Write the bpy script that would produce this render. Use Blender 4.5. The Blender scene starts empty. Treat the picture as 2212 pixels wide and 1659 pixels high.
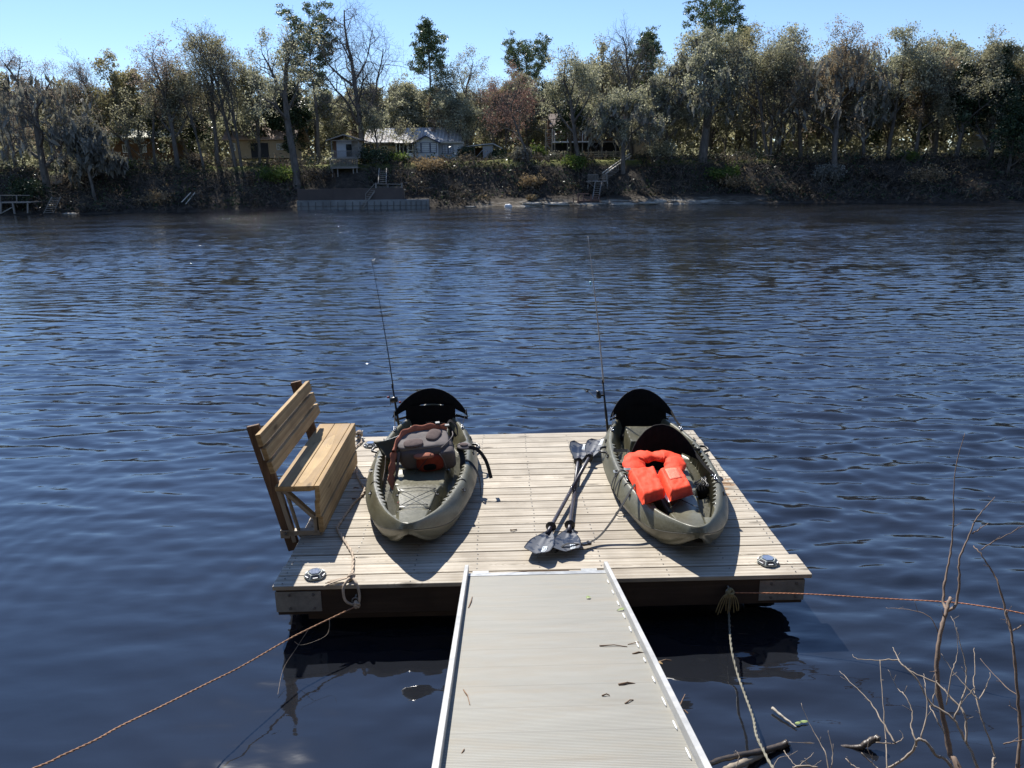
import bpy, math, random
import numpy as np
from math import sin, cos, pi, radians, sqrt, atan2, tan
from mathutils import Vector, Matrix, Euler, noise

S = bpy.context.scene
COL = S.collection
R_ = random.Random(7)

# ------------------------------------------------------------------ camera
CAM_H = 2.97
PITCH, ROLL, FPX, CX, CY = 15.1, -0.016, 1661.0, 1106.0, 829.5
cam_data = bpy.data.cameras.new('camera')
cam = bpy.data.objects.new('camera', cam_data)
COL.objects.link(cam)
CAM_M = Euler((radians(90 - PITCH), 0, 0)).to_matrix() @ Euler((0, 0, ROLL)).to_matrix()
cam.matrix_world = Matrix.Translation((0, 0, CAM_H)) @ CAM_M.to_4x4()
cam_data.sensor_width = 36
cam_data.lens = 36 * FPX / 2212
cam_data.clip_start = 0.05
cam_data.clip_end = 3000
S.camera = cam

# ------------------------------------------------------------------ sky and sun
SUN_EL, SUN_AZ = 45.5, -23.5          # azimuth measured from +Y, negative to the left
world = bpy.data.worlds.new('World')
S.world = world
world.use_nodes = True
wt = world.node_tree
wt.nodes.clear()
wo = wt.nodes.new('ShaderNodeOutputWorld')
wb = wt.nodes.new('ShaderNodeBackground')
sky = wt.nodes.new('ShaderNodeTexSky')
sky.sky_type = 'NISHITA'
sky.sun_disc = False
sky.sun_elevation = radians(SUN_EL)
sky.sun_rotation = radians(SUN_AZ)
sky.altitude = 0
sky.air_density = 1.0
sky.dust_density = 0.0
sky.ozone_density = 5.0
tint = wt.nodes.new('ShaderNodeMix'); tint.data_type = 'RGBA'; tint.blend_type = 'MULTIPLY'; tint.inputs[0].default_value = 1.0
tint.inputs[7].default_value = (0.99, 0.985, 1.06, 1)      # clear winter air: a slightly purer blue
wt.links.new(sky.outputs[0], tint.inputs[6]); wt.links.new(tint.outputs[2], wb.inputs[0])
wb.inputs[1].default_value = 0.092
wt.links.new(wb.outputs[0], wo.inputs[0])

sl = bpy.data.lights.new('sun', 'SUN')
sl.energy = 5.0
sl.angle = radians(0.5)
sl.color = (1.0, 0.955, 0.88)
sun = bpy.data.objects.new('sun', sl)
COL.objects.link(sun)
sd = Vector((sin(radians(SUN_AZ)) * cos(radians(SUN_EL)), cos(radians(SUN_AZ)) * cos(radians(SUN_EL)), sin(radians(SUN_EL))))
sun.rotation_euler = sd.to_track_quat('Z', 'Y').to_euler()
sun.location = sd * 60

S.view_settings.view_transform = 'Standard'
S.view_settings.look = 'None'
S.view_settings.exposure = 0.68
S.view_settings.gamma = 1.0
S.render.engine = 'CYCLES'
S.cycles.max_bounces = 8
S.cycles.transparent_max_bounces = 8

# ------------------------------------------------------------------ helpers
DECK_Z = 0.37
YAW = 0.015

def ray(px, py):
    """direction through a pixel of the 2212x1659 layout drawing"""
    return CAM_M @ Vector(((px - CX) / FPX, -(py - CY) / FPX, -1))

def at(px, py, Y):
    d = ray(px, py)
    return Vector((0, 0, CAM_H)) + d * (Y / d.y)

def on_z(px, py, z):
    d = ray(px, py)
    return Vector((0, 0, CAM_H)) + d * ((z - CAM_H) / d.z)

def D(x, y, z=0.0):
    """dock coordinates (x along the boards, y away from the bank, z above the deck) to world"""
    return Vector((x * cos(YAW) - y * sin(YAW), x * sin(YAW) + y * cos(YAW), z + DECK_Z))

def toD(p):
    x, y = p[0], p[1]
    return Vector((x * cos(YAW) + y * sin(YAW), -x * sin(YAW) + y * cos(YAW), p[2] - DECK_Z))

ORG = {}

def tag(o, label=None, cat=None, group=None, kind=None):
    if label: o['label'] = label
    if cat: o['category'] = cat
    if group: o['group'] = group
    if kind: o['kind'] = kind
    return o

def thing(name, label, cat, loc=(0, 0, 0), group=None, dock=False, rz=0.0):
    """Empty at a thing's base. With dock=True loc and all part meshes are in dock coordinates."""
    o = bpy.data.objects.new(name, None)
    COL.objects.link(o)
    o.empty_display_size = 0.2
    if dock:
        o.location = D(*loc)
        o.rotation_euler = (0, 0, YAW + rz)
    else:
        o.location = loc
        o.rotation_euler = (0, 0, rz)
    ORG[o.name] = np.array(loc, float)
    tag(o, label, cat, group)
    return o

def link_mesh(name, verts, faces, mat, parent=None, smooth=False, bevel=0.0, off=None, seg=1):
    me = bpy.data.meshes.new(name)
    v = np.asarray(verts, float).reshape(-1, 3)
    o_ = off
    if parent is not None and o_ is None:
        o_ = ORG.get(parent.name)
    if o_ is not None:
        v = v - o_
    me.from_pydata(v.tolist(), [], faces)
    me.validate(clean_customdata=False)
    if mat is not None:
        for m in (mat if isinstance(mat, (list, tuple)) else [mat]):
            me.materials.append(m)
    ob = bpy.data.objects.new(name, me)
    COL.objects.link(ob)
    if parent is not None:
        ob.parent = parent
        ORG[ob.name] = o_ if o_ is not None else np.zeros(3)
    if smooth:
        me.polygons.foreach_set('use_smooth', [True] * len(me.polygons))
    if bevel > 0:
        b = ob.modifiers.new('bevel', 'BEVEL')
        b.width = bevel
        b.segments = seg
        b.limit_method = 'ANGLE'
        b.angle_limit = radians(40)
    return ob

class MB:
    def __init__(self):
        self.v = []
        self.f = []
    def add(self, vs, fs):
        n = len(self.v)
        self.v += [tuple(p) for p in vs]
        self.f += [tuple(i + n for i in f) for f in fs]
        return self
    def box(self, c, s, rot=None):
        hx, hy, hz = s[0] / 2, s[1] / 2, s[2] / 2
        vs = [Vector((x, y, z)) for x in (-hx, hx) for y in (-hy, hy) for z in (-hz, hz)]
        if rot is not None:
            m = Euler(rot).to_matrix() if not isinstance(rot, Matrix) else rot
            vs = [m @ p for p in vs]
        c = Vector(c)
        return self.add([p + c for p in vs], [(0, 1, 3, 2), (4, 6, 7, 5), (0, 4, 5, 1), (2, 3, 7, 6), (0, 2, 6, 4), (1, 5, 7, 3)])
    def span(self, a, b):
        """box between two corners"""
        return self.box([(a[i] + b[i]) / 2 for i in range(3)], [abs(a[i] - b[i]) for i in range(3)])
    def bar(self, p0, p1, w, h, up=(0, 0, 1)):
        p0, p1 = Vector(p0), Vector(p1)
        d = (p1 - p0)
        L = d.length
        if L < 1e-6: return self
        d.normalize()
        s = d.cross(Vector(up))
        if s.length < 1e-3: s = d.cross(Vector((1, 0, 0)))
        s.normalize()
        u = s.cross(d)
        vs = []
        for p in (p0, p1):
            for a, b in ((-1, -1), (1, -1), (1, 1), (-1, 1)):
                vs.append(p + s * (a * w / 2) + u * (b * h / 2))
        return self.add(vs, [(0, 3, 2, 1), (4, 5, 6, 7), (0, 1, 5, 4), (1, 2, 6, 5), (2, 3, 7, 6), (3, 0, 4, 7)])
    def tube(self, pts, r, n=8, cap=True):
        pts = [Vector(p) for p in pts]
        if not isinstance(r, (list, tuple)): r = [r] * len(pts)
        vs, fs = [], []
        t0 = (pts[1] - pts[0]).normalized()
        a = t0.cross(Vector((0, 0, 1)))
        if a.length < 0.05: a = t0.cross(Vector((1, 0, 0)))
        a.normalize()
        for i, p in enumerate(pts):
            t = (pts[min(i + 1, len(pts) - 1)] - pts[max(i - 1, 0)])
            if t.length < 1e-9: t = t0
            t.normalize()
            a = (a - t * a.dot(t))
            if a.length < 1e-6: a = t.orthogonal()
            a.normalize()
            b = t.cross(a)
            for k in range(n):
                an = 2 * pi * k / n
                vs.append(p + (a * cos(an) + b * sin(an)) * r[i])
        for i in range(len(pts) - 1):
            for k in range(n):
                k2 = (k + 1) % n
                fs.append((i * n + k, i * n + k2, (i + 1) * n + k2, (i + 1) * n + k))
        if cap:
            fs.append(tuple(range(n - 1, -1, -1)))
            fs.append(tuple((len(pts) - 1) * n + k for k in range(n)))
        return self.add(vs, fs)
    def lathe(self, prof, c=(0, 0, 0), n=16, m=None, ang0=0.0):
        """profile [(r,z)...] spun about local z; m orients it"""
        vs, fs = [], []
        c = Vector(c)
        for (r, z) in prof:
            for k in range(n):
                an = 2 * pi * k / n + ang0
                p = Vector((r * cos(an), r * sin(an), z))
                if m is not None: p = m @ p
                vs.append(p + c)
        for i in range(len(prof) - 1):
            for k in range(n):
                k2 = (k + 1) % n
                fs.append((i * n + k, i * n + k2, (i + 1) * n + k2, (i + 1) * n + k))
        fs.append(tuple(range(n - 1, -1, -1)))
        fs.append(tuple((len(prof) - 1) * n + k for k in range(n)))
        return self.add(vs, fs)
    def grid(self, P, close_u=False):
        """P[i][j] points"""
        a, b = len(P), len(P[0])
        vs = [p for row in P for p in row]
        fs = []
        for i in range(a - (0 if close_u else 1)):
            for j in range(b - 1):
                i2 = (i + 1) % a
                fs.append((i * b + j, i2 * b + j, i2 * b + j + 1, i * b + j + 1))
        return self.add(vs, fs)
    def ribbon(self, pts, w, th, side):
        """flat strap along pts; side = width direction (vector or list)"""
        n = len(pts)
        rows = []
        for i, p in enumerate(pts):
            p = Vector(p)
            s = Vector(side[i] if isinstance(side, list) else side).normalized()
            t = (Vector(pts[min(i + 1, n - 1)]) - Vector(pts[max(i - 1, 0)])).normalized()
            s = (s - t * s.dot(t)).normalized()
            u = s.cross(t)
            rows.append([p - s * w / 2 - u * th / 2, p + s * w / 2 - u * th / 2, p + s * w / 2 + u * th / 2, p - s * w / 2 + u * th / 2])
        vs = [q for r in rows for q in r]
        fs = []
        for i in range(n - 1):
            for k in range(4):
                k2 = (k + 1) % 4
                fs.append((i * 4 + k, i * 4 + k2, (i + 1) * 4 + k2, (i + 1) * 4 + k))
        fs.append((3, 2, 1, 0))
        fs.append(tuple((n - 1) * 4 + k for k in range(4)))
        return self.add(vs, fs)
    def build(self, name, mat, parent=None, smooth=False, bevel=0.0, seg=1):
        return link_mesh(name, self.v, self.f, mat, parent, smooth, bevel, seg=seg)

def catmull(pts, k=6):
    pts = [Vector(p) for p in pts]
    out = []
    n = len(pts)
    for i in range(n - 1):
        p0, p1, p2, p3 = pts[max(i - 1, 0)], pts[i], pts[i + 1], pts[min(i + 2, n - 1)]
        for j in range(k):
            t = j / k
            out.append(0.5 * ((2 * p1) + (p2 - p0) * t + (2 * p0 - 5 * p1 + 4 * p2 - p3) * t * t + (3 * p1 - p0 - 3 * p2 + p3) * t ** 3))
    out.append(pts[-1])
    return out

def smooth_angle(o, deg=35):
    me = o.data
    me.polygons.foreach_set('use_smooth', [True] * len(me.polygons))
    try:
        me.set_sharp_from_angle(angle=radians(deg))
    except Exception:
        pass
    return o

def copy_tree(o, parent=None):
    c = o.copy()
    COL.objects.link(c)
    if parent is not None: c.parent = parent
    for ch in list(o.children):
        copy_tree(ch, c)
    return c

# ------------------------------------------------------------------ material helpers
def newmat(name):
    m = bpy.data.materials.new(name)
    m.use_nodes = True
    nt = m.node_tree
    b = nt.nodes['Principled BSDF']
    return m, nt, b

class N:
    """tiny node-tree builder"""
    def __init__(self, nt): self.nt = nt
    def node(self, t, **kw):
        n = self.nt.nodes.new(t)
        for k, v in kw.items(): setattr(n, k, v)
        return n
    def link(self, a, b): self.nt.links.new(a, b)
    def coord(self, which='Object'):
        return self.node('ShaderNodeTexCoord').outputs[which]
    def mapping(self, vec, scale=(1, 1, 1), loc=(0, 0, 0), rot=(0, 0, 0)):
        m = self.node('ShaderNodeMapping')
        m.inputs['Scale'].default_value = scale
        m.inputs['Location'].default_value = loc
        m.inputs['Rotation'].default_value = rot
        self.link(vec, m.inputs['Vector'])
        return m.outputs[0]
    def noise(self, vec, scale=5, detail=4, rough=0.6, dist=0.0, out='Fac'):
        n = self.node('ShaderNodeTexNoise')
        n.inputs['Scale'].default_value = scale
        n.inputs['Detail'].default_value = detail
        n.inputs['Roughness'].default_value = rough
        n.inputs['Distortion'].default_value = dist
        if vec is not None: self.link(vec, n.inputs['Vector'])
        return n.outputs[out]
    def ramp(self, fac, stops, interp='LINEAR'):
        r = self.node('ShaderNodeValToRGB')
        r.color_ramp.interpolation = interp
        e = r.color_ramp.elements
        while len(e) < len(stops): e.new(0.5)
        for i, (p, c) in enumerate(stops):
            e[i].position = p
            e[i].color = (c[0], c[1], c[2], 1) if isinstance(c, (tuple, list)) else (c, c, c, 1)
        self.link(fac, r.inputs[0])
        return r.outputs[0]
    def mix(self, fac, a, b, mode='MIX'):
        m = self.node('ShaderNodeMix', data_type='RGBA', blend_type=mode)
        for s, x in ((m.inputs[0], fac), (m.inputs[6], a), (m.inputs[7], b)):
            if isinstance(x, (int, float)): s.default_value = x
            elif isinstance(x, (tuple, list)): s.default_value = (x[0], x[1], x[2], 1)
            else: self.link(x, s)
        return m.outputs[2]
    def math(self, op, a, b=None, c=None, clamp=False):
        m = self.node('ShaderNodeMath', operation=op, use_clamp=clamp)
        for i, x in enumerate((a, b, c)):
            if x is None: continue
            if isinstance(x, (int, float)): m.inputs[i].default_value = x
            else: self.link(x, m.inputs[i])
        return m.outputs[0]
    def bump(self, h, strength=0.3, dist=0.01):
        b = self.node('ShaderNodeBump')
        b.inputs['Strength'].default_value = strength
        b.inputs['Distance'].default_value = dist
        self.link(h, b.inputs['Height'])
        return b.outputs[0]

def simple(name, col, rough=0.5, metal=0.0, var=0.25, scale=12.0, bump=0.0, spec=0.5, coat=0.0):
    """painted / plastic / metal surface with a mottled tone and roughness"""
    m, nt, b = newmat(name)
    g = N(nt)
    v = g.coord()
    n1 = g.noise(v, scale, 5, 0.65)
    n2 = g.noise(v, scale * 0.23, 3, 0.5)
    s = g.math('ADD', g.math('MULTIPLY', n1, 0.5), g.math('MULTIPLY', n2, 0.5))
    dark = tuple(c * (1 - var) for c in col)
    lite = tuple(min(1, c * (1 + var)) for c in col)
    g.link(g.ramp(s, [(0.35, dark), (0.65, lite)]), b.inputs['Base Color'])
    g.link(g.ramp(n1, [(0.3, max(0, rough - 0.08)), (0.7, min(1, rough + 0.1))]), b.inputs['Roughness'])
    b.inputs['Metallic'].default_value = metal
    b.inputs['Specular IOR Level'].default_value = spec
    if coat: b.inputs['Coat Weight'].default_value = coat
    if bump > 0:
        g.link(g.bump(n1, 1.0, bump), b.inputs['Normal'])
    return m

def wood(name, light, dark, axis=0, rough=0.75, knots=True, grey=0.0, wet=0.0):
    """sawn boards: one random tone and grain per board (mesh island)"""
    m, nt, b = newmat(name)
    g = N(nt)
    isl = g.node('ShaderNodeNewGeometry').outputs['Random Per Island']
    base = g.coord()
    off = g.node('ShaderNodeCombineXYZ')
    g.link(g.math('MULTIPLY', isl, 37.0), off.inputs[0])
    g.link(g.math('MULTIPLY', isl, 91.0), off.inputs[1])
    g.link(g.math('MULTIPLY', isl, 53.0), off.inputs[2])
    va = g.node('ShaderNodeVectorMath', operation='ADD')
    g.link(base, va.inputs[0]); g.link(off.outputs[0], va.inputs[1])
    v = va.outputs[0]
    sc = [22.0, 22.0, 22.0]; sc[axis] = 1.3
    grain = g.noise(g.mapping(v, tuple(sc)), 1.0, 6, 0.62, 0.6)
    sc2 = [70.0, 70.0, 70.0]; sc2[axis] = 2.5
    fine = g.noise(g.mapping(v, tuple(sc2)), 1.0, 3, 0.6)
    sc3 = [5.0, 5.0, 5.0]; sc3[axis] = 0.9
    rings = g.node('ShaderNodeTexWave', wave_type='BANDS', bands_direction='XYZ'[(axis + 1) % 3], wave_profile='SAW')
    rings.inputs['Scale'].default_value = 7.0
    rings.inputs['Distortion'].default_value = 5.0
    rings.inputs['Detail'].default_value = 2.0
    rings.inputs['Detail Scale'].default_value = 0.6
    sc4 = [1.0, 1.0, 1.0]; sc4[axis] = 0.12
    g.link(g.mapping(v, tuple(sc4)), rings.inputs['Vector'])
    t = g.math('ADD', g.math('MULTIPLY', grain, 0.62), g.math('MULTIPLY', fine, 0.2))
    t = g.math('ADD', t, g.math('MULTIPLY', rings.outputs['Fac'], 0.2))
    col = g.ramp(t, [(0.34, dark), (0.52, tuple((a + c) / 2 for a, c in zip(light, dark))), (0.66, light)])
    tone = g.ramp(isl, [(0.0, 0.74), (0.25, 1.02), (0.5, 0.84), (0.75, 1.14), (1.0, 0.9)])
    col = g.mix(1.0, col, tone, 'MULTIPLY')
    blot = g.noise(v, 2.3, 4, 0.6)
    col = g.mix(g.ramp(blot, [(0.42, 0.0), (0.70, 0.55)]), col, tuple(c * 0.62 for c in dark))
    if knots:
        vo = g.node('ShaderNodeTexVoronoi', feature='F1')
        sk = [7.0, 7.0, 7.0]; sk[axis] = 2.1
        vo.inputs['Scale'].default_value = 1.0
        g.link(g.mapping(v, tuple(sk)), vo.inputs['Vector'])
        kd = vo.outputs['Distance']
        km = g.ramp(kd, [(0.06, 0.85), (0.17, 0.0)])
        col = g.mix(km, col, tuple(c * 0.32 for c in dark))
        kr = g.ramp(g.math('SINE', g.math('MULTIPLY', kd, 70.0)), [(0.4, 0.0), (0.9, 1.0)])
        kr = g.math('MULTIPLY', kr, g.ramp(kd, [(0.15, 0.5), (0.42, 0.0)]))
        col = g.mix(kr, col, tuple(c * 0.7 for c in dark))
    if grey > 0:
        gr = g.noise(v, 4.0, 3, 0.5)
        col = g.mix(g.math('MULTIPLY', gr, grey), col, (0.30, 0.30, 0.29))
    if wet > 0:      # brown tannin stains left by drips near the right-hand edge
        sp = g.node('ShaderNodeSeparateXYZ'); g.link(base, sp.inputs[0])
        dx = g.math('ABSOLUTE', g.math('SUBTRACT', sp.outputs[0], 1.62))
        dy = g.math('ABSOLUTE', g.math('SUBTRACT', sp.outputs[1], 0.12))
        d = g.math('ADD', g.math('MULTIPLY', dx, 3.2), g.math('MULTIPLY', dy, 1.9))
        sn = g.noise(g.mapping(base, (5, 11, 5)), 1.0, 4, 0.6)
        sm_ = g.ramp(g.math('ADD', d, g.math('MULTIPLY', g.math('SUBTRACT', sn, 0.5), 2.4)), [(0.45, 0.85), (0.62, 0.0)])
        col = g.mix(sm_, col, (0.26, 0.145, 0.065))
    g.link(col, b.inputs['Base Color'])
    g.link(g.ramp(grain, [(0.3, rough - 0.12), (0.7, min(1, rough + 0.1))]), b.inputs['Roughness'])
    b.inputs['Specular IOR Level'].default_value = 0.3
    g.link(g.bump(t, 0.6, 0.004), b.inputs['Normal'])
    return m

M = {}
M['deck'] = wood('deck_wood', (0.575, 0.525, 0.44), (0.31, 0.26, 0.195), 0, wet=1.0)
M['bench_y'] = wood('bench_wood', (0.52, 0.365, 0.185), (0.29, 0.185, 0.085), 1)
M['post'] = wood('post_wood', (0.21, 0.125, 0.075), (0.11, 0.065, 0.04), 2, knots=False)
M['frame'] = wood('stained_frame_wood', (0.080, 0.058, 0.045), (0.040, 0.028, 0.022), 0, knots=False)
M['edge'] = wood('board_end_wood', (0.40, 0.24, 0.12), (0.20, 0.11, 0.06), 0, knots=False)
M['galv'] = simple('galvanised_steel', (0.30, 0.31, 0.31), 0.5, 0.6, 0.25, 30)
M['bolt'] = simple('bolt_steel', (0.20, 0.20, 0.20), 0.45, 0.8, 0.3, 60)
M['bracket'] = simple('sand_plastic', (0.30, 0.25, 0.19), 0.55, 0, 0.15, 25)
M['black'] = simple('black_plastic', (0.012, 0.012, 0.014), 0.35, 0, 0.3, 40)
M['fabric_black'] = simple('black_fabric', (0.008, 0.008, 0.009), 0.9, 0, 0.3, 90, bump=0.001, spec=0.12)
M['web'] = simple('black_webbing', (0.02, 0.02, 0.022), 0.8, 0, 0.3, 150, spec=0.3)
M['chrome'] = simple('bright_steel', (0.65, 0.65, 0.66), 0.22, 1.0, 0.15, 30)
M['white'] = simple('white_print', (0.75, 0.77, 0.78), 0.5, 0, 0.05, 30)
M['tan_rope'] = simple('rusty_tan_rope', (0.30, 0.165, 0.095), 0.85, 0, 0.3, 100)
M['rope'] = simple('sun_bleached_rope', (0.46, 0.37, 0.28), 0.9, 0, 0.3, 120)
M['orange_rope'] = simple('orange_rope', (0.42, 0.18, 0.095), 0.85, 0, 0.3, 100)
# ------------------------------------------------------------------ water
def wave_field(X, Y):
    rs = np.random.RandomState(11)
    Z = np.zeros_like(X)
    # slow patches where the river is calmer or rougher
    patch = (np.sin(X * 0.21 + Y * 0.09 + 1.0) + np.sin(X * 0.07 - Y * 0.16 + 2.1) + np.sin(Y * 0.31 + X * 0.05) + np.sin(X * 0.45 - Y * 0.13)) / 4
    rough = 0.80 + 0.55 * patch
    near = np.clip((Y + 0.40 * X - 3.0) / 8.0, 0, 1)
    amp_big = rough * (0.12 + 0.88 * near)
    res = 0.012 + 0.0021 * np.maximum(Y, 0)
    for i in range(120):
        lam = 0.10 * (1.15 / 0.10) ** rs.rand()
        k = 2 * pi / lam
        ang = radians(90) + rs.randn() * 0.30 - 0.05
        ph = rs.rand() * 2 * pi
        slope = 0.0225 * (1.55 if lam < 0.24 else (1.3 if lam < 0.45 else (0.7 if lam < 0.8 else 0.4)))
        a = slope / k
        wob = 0.6 * np.sin(X * 0.33 + i) + 0.6 * np.sin(Y * 0.27 + i * 1.7)
        Z += a * np.sin(k * (X * cos(ang) + Y * sin(ang)) + ph + wob) * amp_big * np.clip((lam / res - 2.0) / 3.0, 0, 1)
    # round ripples spreading from the float
    for (cx, cy, lam, a0) in ((-0.7, 7.8, 0.34, 0.0032), (2.2, 6.3, 0.26, 0.0024), (-1.6, 5.0, 0.22, 0.0016)):
        r = np.sqrt((X - cx) ** 2 + (Y - cy) ** 2) + 0.15 * np.sin(X * 2.1) + 0.1 * np.sin(Y * 1.7)
        Z += a0 * np.sin(2 * pi * r / lam) * np.exp(-r / 3.2)
    return Z

def build_water():
    ny, nx = 1350, 1050
    tt = np.linspace(0, 1, ny)
    ys = -6 + 14 * tt + 93 * tt ** 2.6
    a = np.linspace(-1, 1, nx)
    a = a * (0.75 + 0.25 * a * a)
    A, Yg = np.meshgrid(a, ys)
    X = A * (Yg * 0.82 + 8.0)
    Z = wave_field(X, Yg)
    V = np.stack([X, Yg, Z], -1).reshape(-1, 3)
    idx = np.arange(ny * nx).reshape(ny, nx)
    F = np.stack([idx[:-1, :-1], idx[:-1, 1:], idx[1:, 1:], idx[1:, :-1]], -1).reshape(-1, 4)
    me = bpy.data.meshes.new('river_water')
    me.vertices.add(len(V)); me.vertices.foreach_set('co', V.ravel())
    me.loops.add(F.size); me.loops.foreach_set('vertex_index', F.ravel().astype(np.int32))
    me.polygons.add(len(F))
    me.polygons.foreach_set('loop_start', (np.arange(len(F)) * 4).astype(np.int32))
    me.update(calc_edges=True)
    me.polygons.foreach_set('use_smooth', [True] * len(F))
    o = bpy.data.objects.new('river_water', me)
    COL.objects.link(o)
    tag(o, kind='structure')
    m, nt, b = newmat('river_water')
    g = N(nt)
    v = g.coord()
    murk = g.noise(v, 0.35, 3, 0.5)
    g.link(g.ramp(murk, [(0.3, (0.009, 0.011, 0.015)), (0.7, (0.014, 0.015, 0.019))]), b.inputs['Base Color'])
    b.inputs['Roughness'].default_value = 0.035
    b.inputs['IOR'].default_value = 1.48
    b.inputs['Specular IOR Level'].default_value = 1.0
    n1 = g.noise(g.mapping(v, (1.9, 5.2, 1)), 1.0, 3, 0.6, 0.3)
    n2 = g.noise(g.mapping(v, (7, 17, 1)), 1.0, 2, 0.5)
    pat = g.noise(g.mapping(v, (0.16, 0.3, 1)), 1.0, 3, 0.5)
    h = g.math('ADD', g.math('MULTIPLY', n1, 1.0), g.math('MULTIPLY', n2, 0.32))
    nf = g.node('ShaderNodeMapRange'); nf.inputs['From Min'].default_value = 3.0; nf.inputs['From Max'].default_value = 14.0; nf.inputs['To Min'].default_value = 0.15
    sp = g.node('ShaderNodeSeparateXYZ'); g.link(v, sp.inputs[0]); g.link(g.math('ADD', sp.outputs[1], g.math('MULTIPLY', sp.outputs[0], 0.4)), nf.inputs[0])
    h = g.math('MULTIPLY', h, nf.outputs[0])
    ff = g.node('ShaderNodeMapRange'); ff.inputs['From Min'].default_value = 18.0; ff.inputs['From Max'].default_value = 62.0; ff.inputs['To Min'].default_value = 1.0; ff.inputs['To Max'].default_value = 5.5
    g.link(sp.outputs[1], ff.inputs[0]); h = g.math('MULTIPLY', h, ff.outputs[0])
    h = g.math('MULTIPLY', h, g.ramp(pat, [(0.35, 0.35), (0.6, 1.0)]))
    g.link(g.bump(h, 1.0, 0.011), b.inputs['Normal'])
    me.materials.append(m)
    # still sheet beyond the rippled grid, out of sight of the photograph
    q = MB()
    for (x0, x1, y0, y1) in ((-400, 400, -200, -6), (-400, 400, 101.05, 102)):
        q.add([(x0, y0, -0.003), (x1, y0, -0.003), (x1, y1, -0.003), (x0, y1, -0.003)], [(0, 1, 2, 3)])
    for s in (-1, 1):
        pts = [(s * 3.05, -6), (s * 400, -6), (s * 400, 101), (s * 90.7, 101)]
        q.add([(x, y, -0.004) for x, y in pts], [(0, 1, 2, 3)] if s > 0 else [(3, 2, 1, 0)])
    o2 = q.build('river_water', m)
    tag(o2, kind='structure')
build_water()

# ------------------------------------------------------------------ far bank terrain
SHORE = [(-140, 84), (-90, 82), (-51, 79.4), (-37, 79.8), (-22, 81.5), (-10.5, 79.3), (0, 80), (9.5, 80.6), (28, 78.6), (46.6, 71.5), (80, 62), (140, 50)]
def shore_y(x):
    return np.interp(x, [p[0] for p in SHORE], [p[1] for p in SHORE])
def bank_top(x):
    return np.interp(x, [-90, -45, -20, 0, 20, 40, 60, 100], [4.3, 4.3, 4.6, 4.7, 4.5, 3.9, 3.7, 3.7])
def fnoise(x, y, s=1.0):
    return noise.noise(Vector((x * s, y * s, 3.3)))
def terrain(x, y):
    t = y - shore_y(x)
    top = bank_top(x)
    if t < 0: return max(-1.5, t * 0.5)
    rock = 1.0 if -1 < x < 30 else 0.0
    if t < 2.0: z = 0.16 * t + (0.25 * t if not rock else 0.22 * t)
    else:
        f = min(1, (t - 2.0) / 6.8)
        f = f * f * (3 - 2 * f)
        z = 0.76 + (top - 0.76) * f
    z += fnoise(x, y, 0.6) * 0.25 * min(1, t) * (1 if t < 12 else 0.4) + fnoise(x + 9, y, 2.1) * 0.10 * min(1, t)
    if t > 12: z += 0.02 * (t - 12)
    return z

def build_bank():
    xs = np.linspace(-150, 150, 360)
    ts = np.concatenate([np.linspace(-3, 14, 46), np.linspace(15, 60, 24), np.array([80, 120, 180, 260])])
    vs = []
    for t in ts:
        for x in xs:
            y = float(shore_y(x)) + t
            vs.append((x, y, terrain(x, y)))
    nx = len(xs)
    fs = [(i * nx + j, i * nx + j + 1, (i + 1) * nx + j + 1, (i + 1) * nx + j) for i in range(len(ts) - 1) for j in range(nx - 1)]
    m, nt, b = newmat('bank_soil')
    g = N(nt)
    v = g.coord()
    geo = g.node('ShaderNodeNewGeometry')
    sx = g.node('ShaderNodeSeparateXYZ'); g.link(v, sx.inputs[0])
    n1 = g.noise(v, 1.3, 6, 0.7)
    n2 = g.noise(v, 0.25, 4, 0.6)
    soil = g.ramp(n1, [(0.3, (0.028, 0.024, 0.020)), (0.55, (0.062, 0.052, 0.042)), (0.75, (0.13, 0.105, 0.08))])
    grass = g.ramp(n1, [(0.3, (0.07, 0.085, 0.022)), (0.7, (0.20, 0.20, 0.065))])
    gm = g.ramp(g.math('ADD', sx.outputs[2], g.math('MULTIPLY', n2, 1.6)), [(0.0, 0.0), (1.0, 0.0)])
    up = g.node('ShaderNodeMapRange'); up.inputs['From Min'].default_value = 4.3; up.inputs['From Max'].default_value = 4.9
    g.link(g.math('ADD', sx.outputs[2], g.math('MULTIPLY', n2, 1.0)), up.inputs[0])
    col = g.mix(up.outputs[0], soil, grass)
    # pale limestone shelf at the waterline
    lo = g.node('ShaderNodeMapRange'); lo.inputs['From Min'].default_value = 1.0; lo.inputs['From Max'].default_value = 0.55
    g.link(g.math('ADD', sx.outputs[2], g.math('MULTIPLY', n1, 0.5)), lo.inputs[0])
    xr = g.node('ShaderNodeMapRange'); xr.inputs['From Min'].default_value = 17; xr.inputs['From Max'].default_value = 9
    g.link(g.math('ABSOLUTE', g.math('SUBTRACT', sx.outputs[0], 11.0)), xr.inputs[0])
    n3 = g.noise(g.mapping(v, (0.5, 1.6, 2.5)), 1.0, 5, 0.7)
    lime = g.ramp(n3, [(0.38, (0.045, 0.036, 0.026)), (0.5, (0.20, 0.17, 0.13)), (0.62, (0.46, 0.42, 0.35))])
    col = g.mix(g.math('MULTIPLY', lo.outputs[0], xr.outputs[0]), col, lime)
    g.link(col, b.inputs['Base Color'])
    b.inputs['Roughness'].default_value = 0.95
    b.inputs['Specular IOR Level'].default_value = 0.1
    g.link(g.bump(n1, 1.0, 0.15), b.inputs['Normal'])
    o = link_mesh('far_bank', vs, fs, m, smooth=True)
    tag(o, kind='structure')
build_bank()

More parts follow.
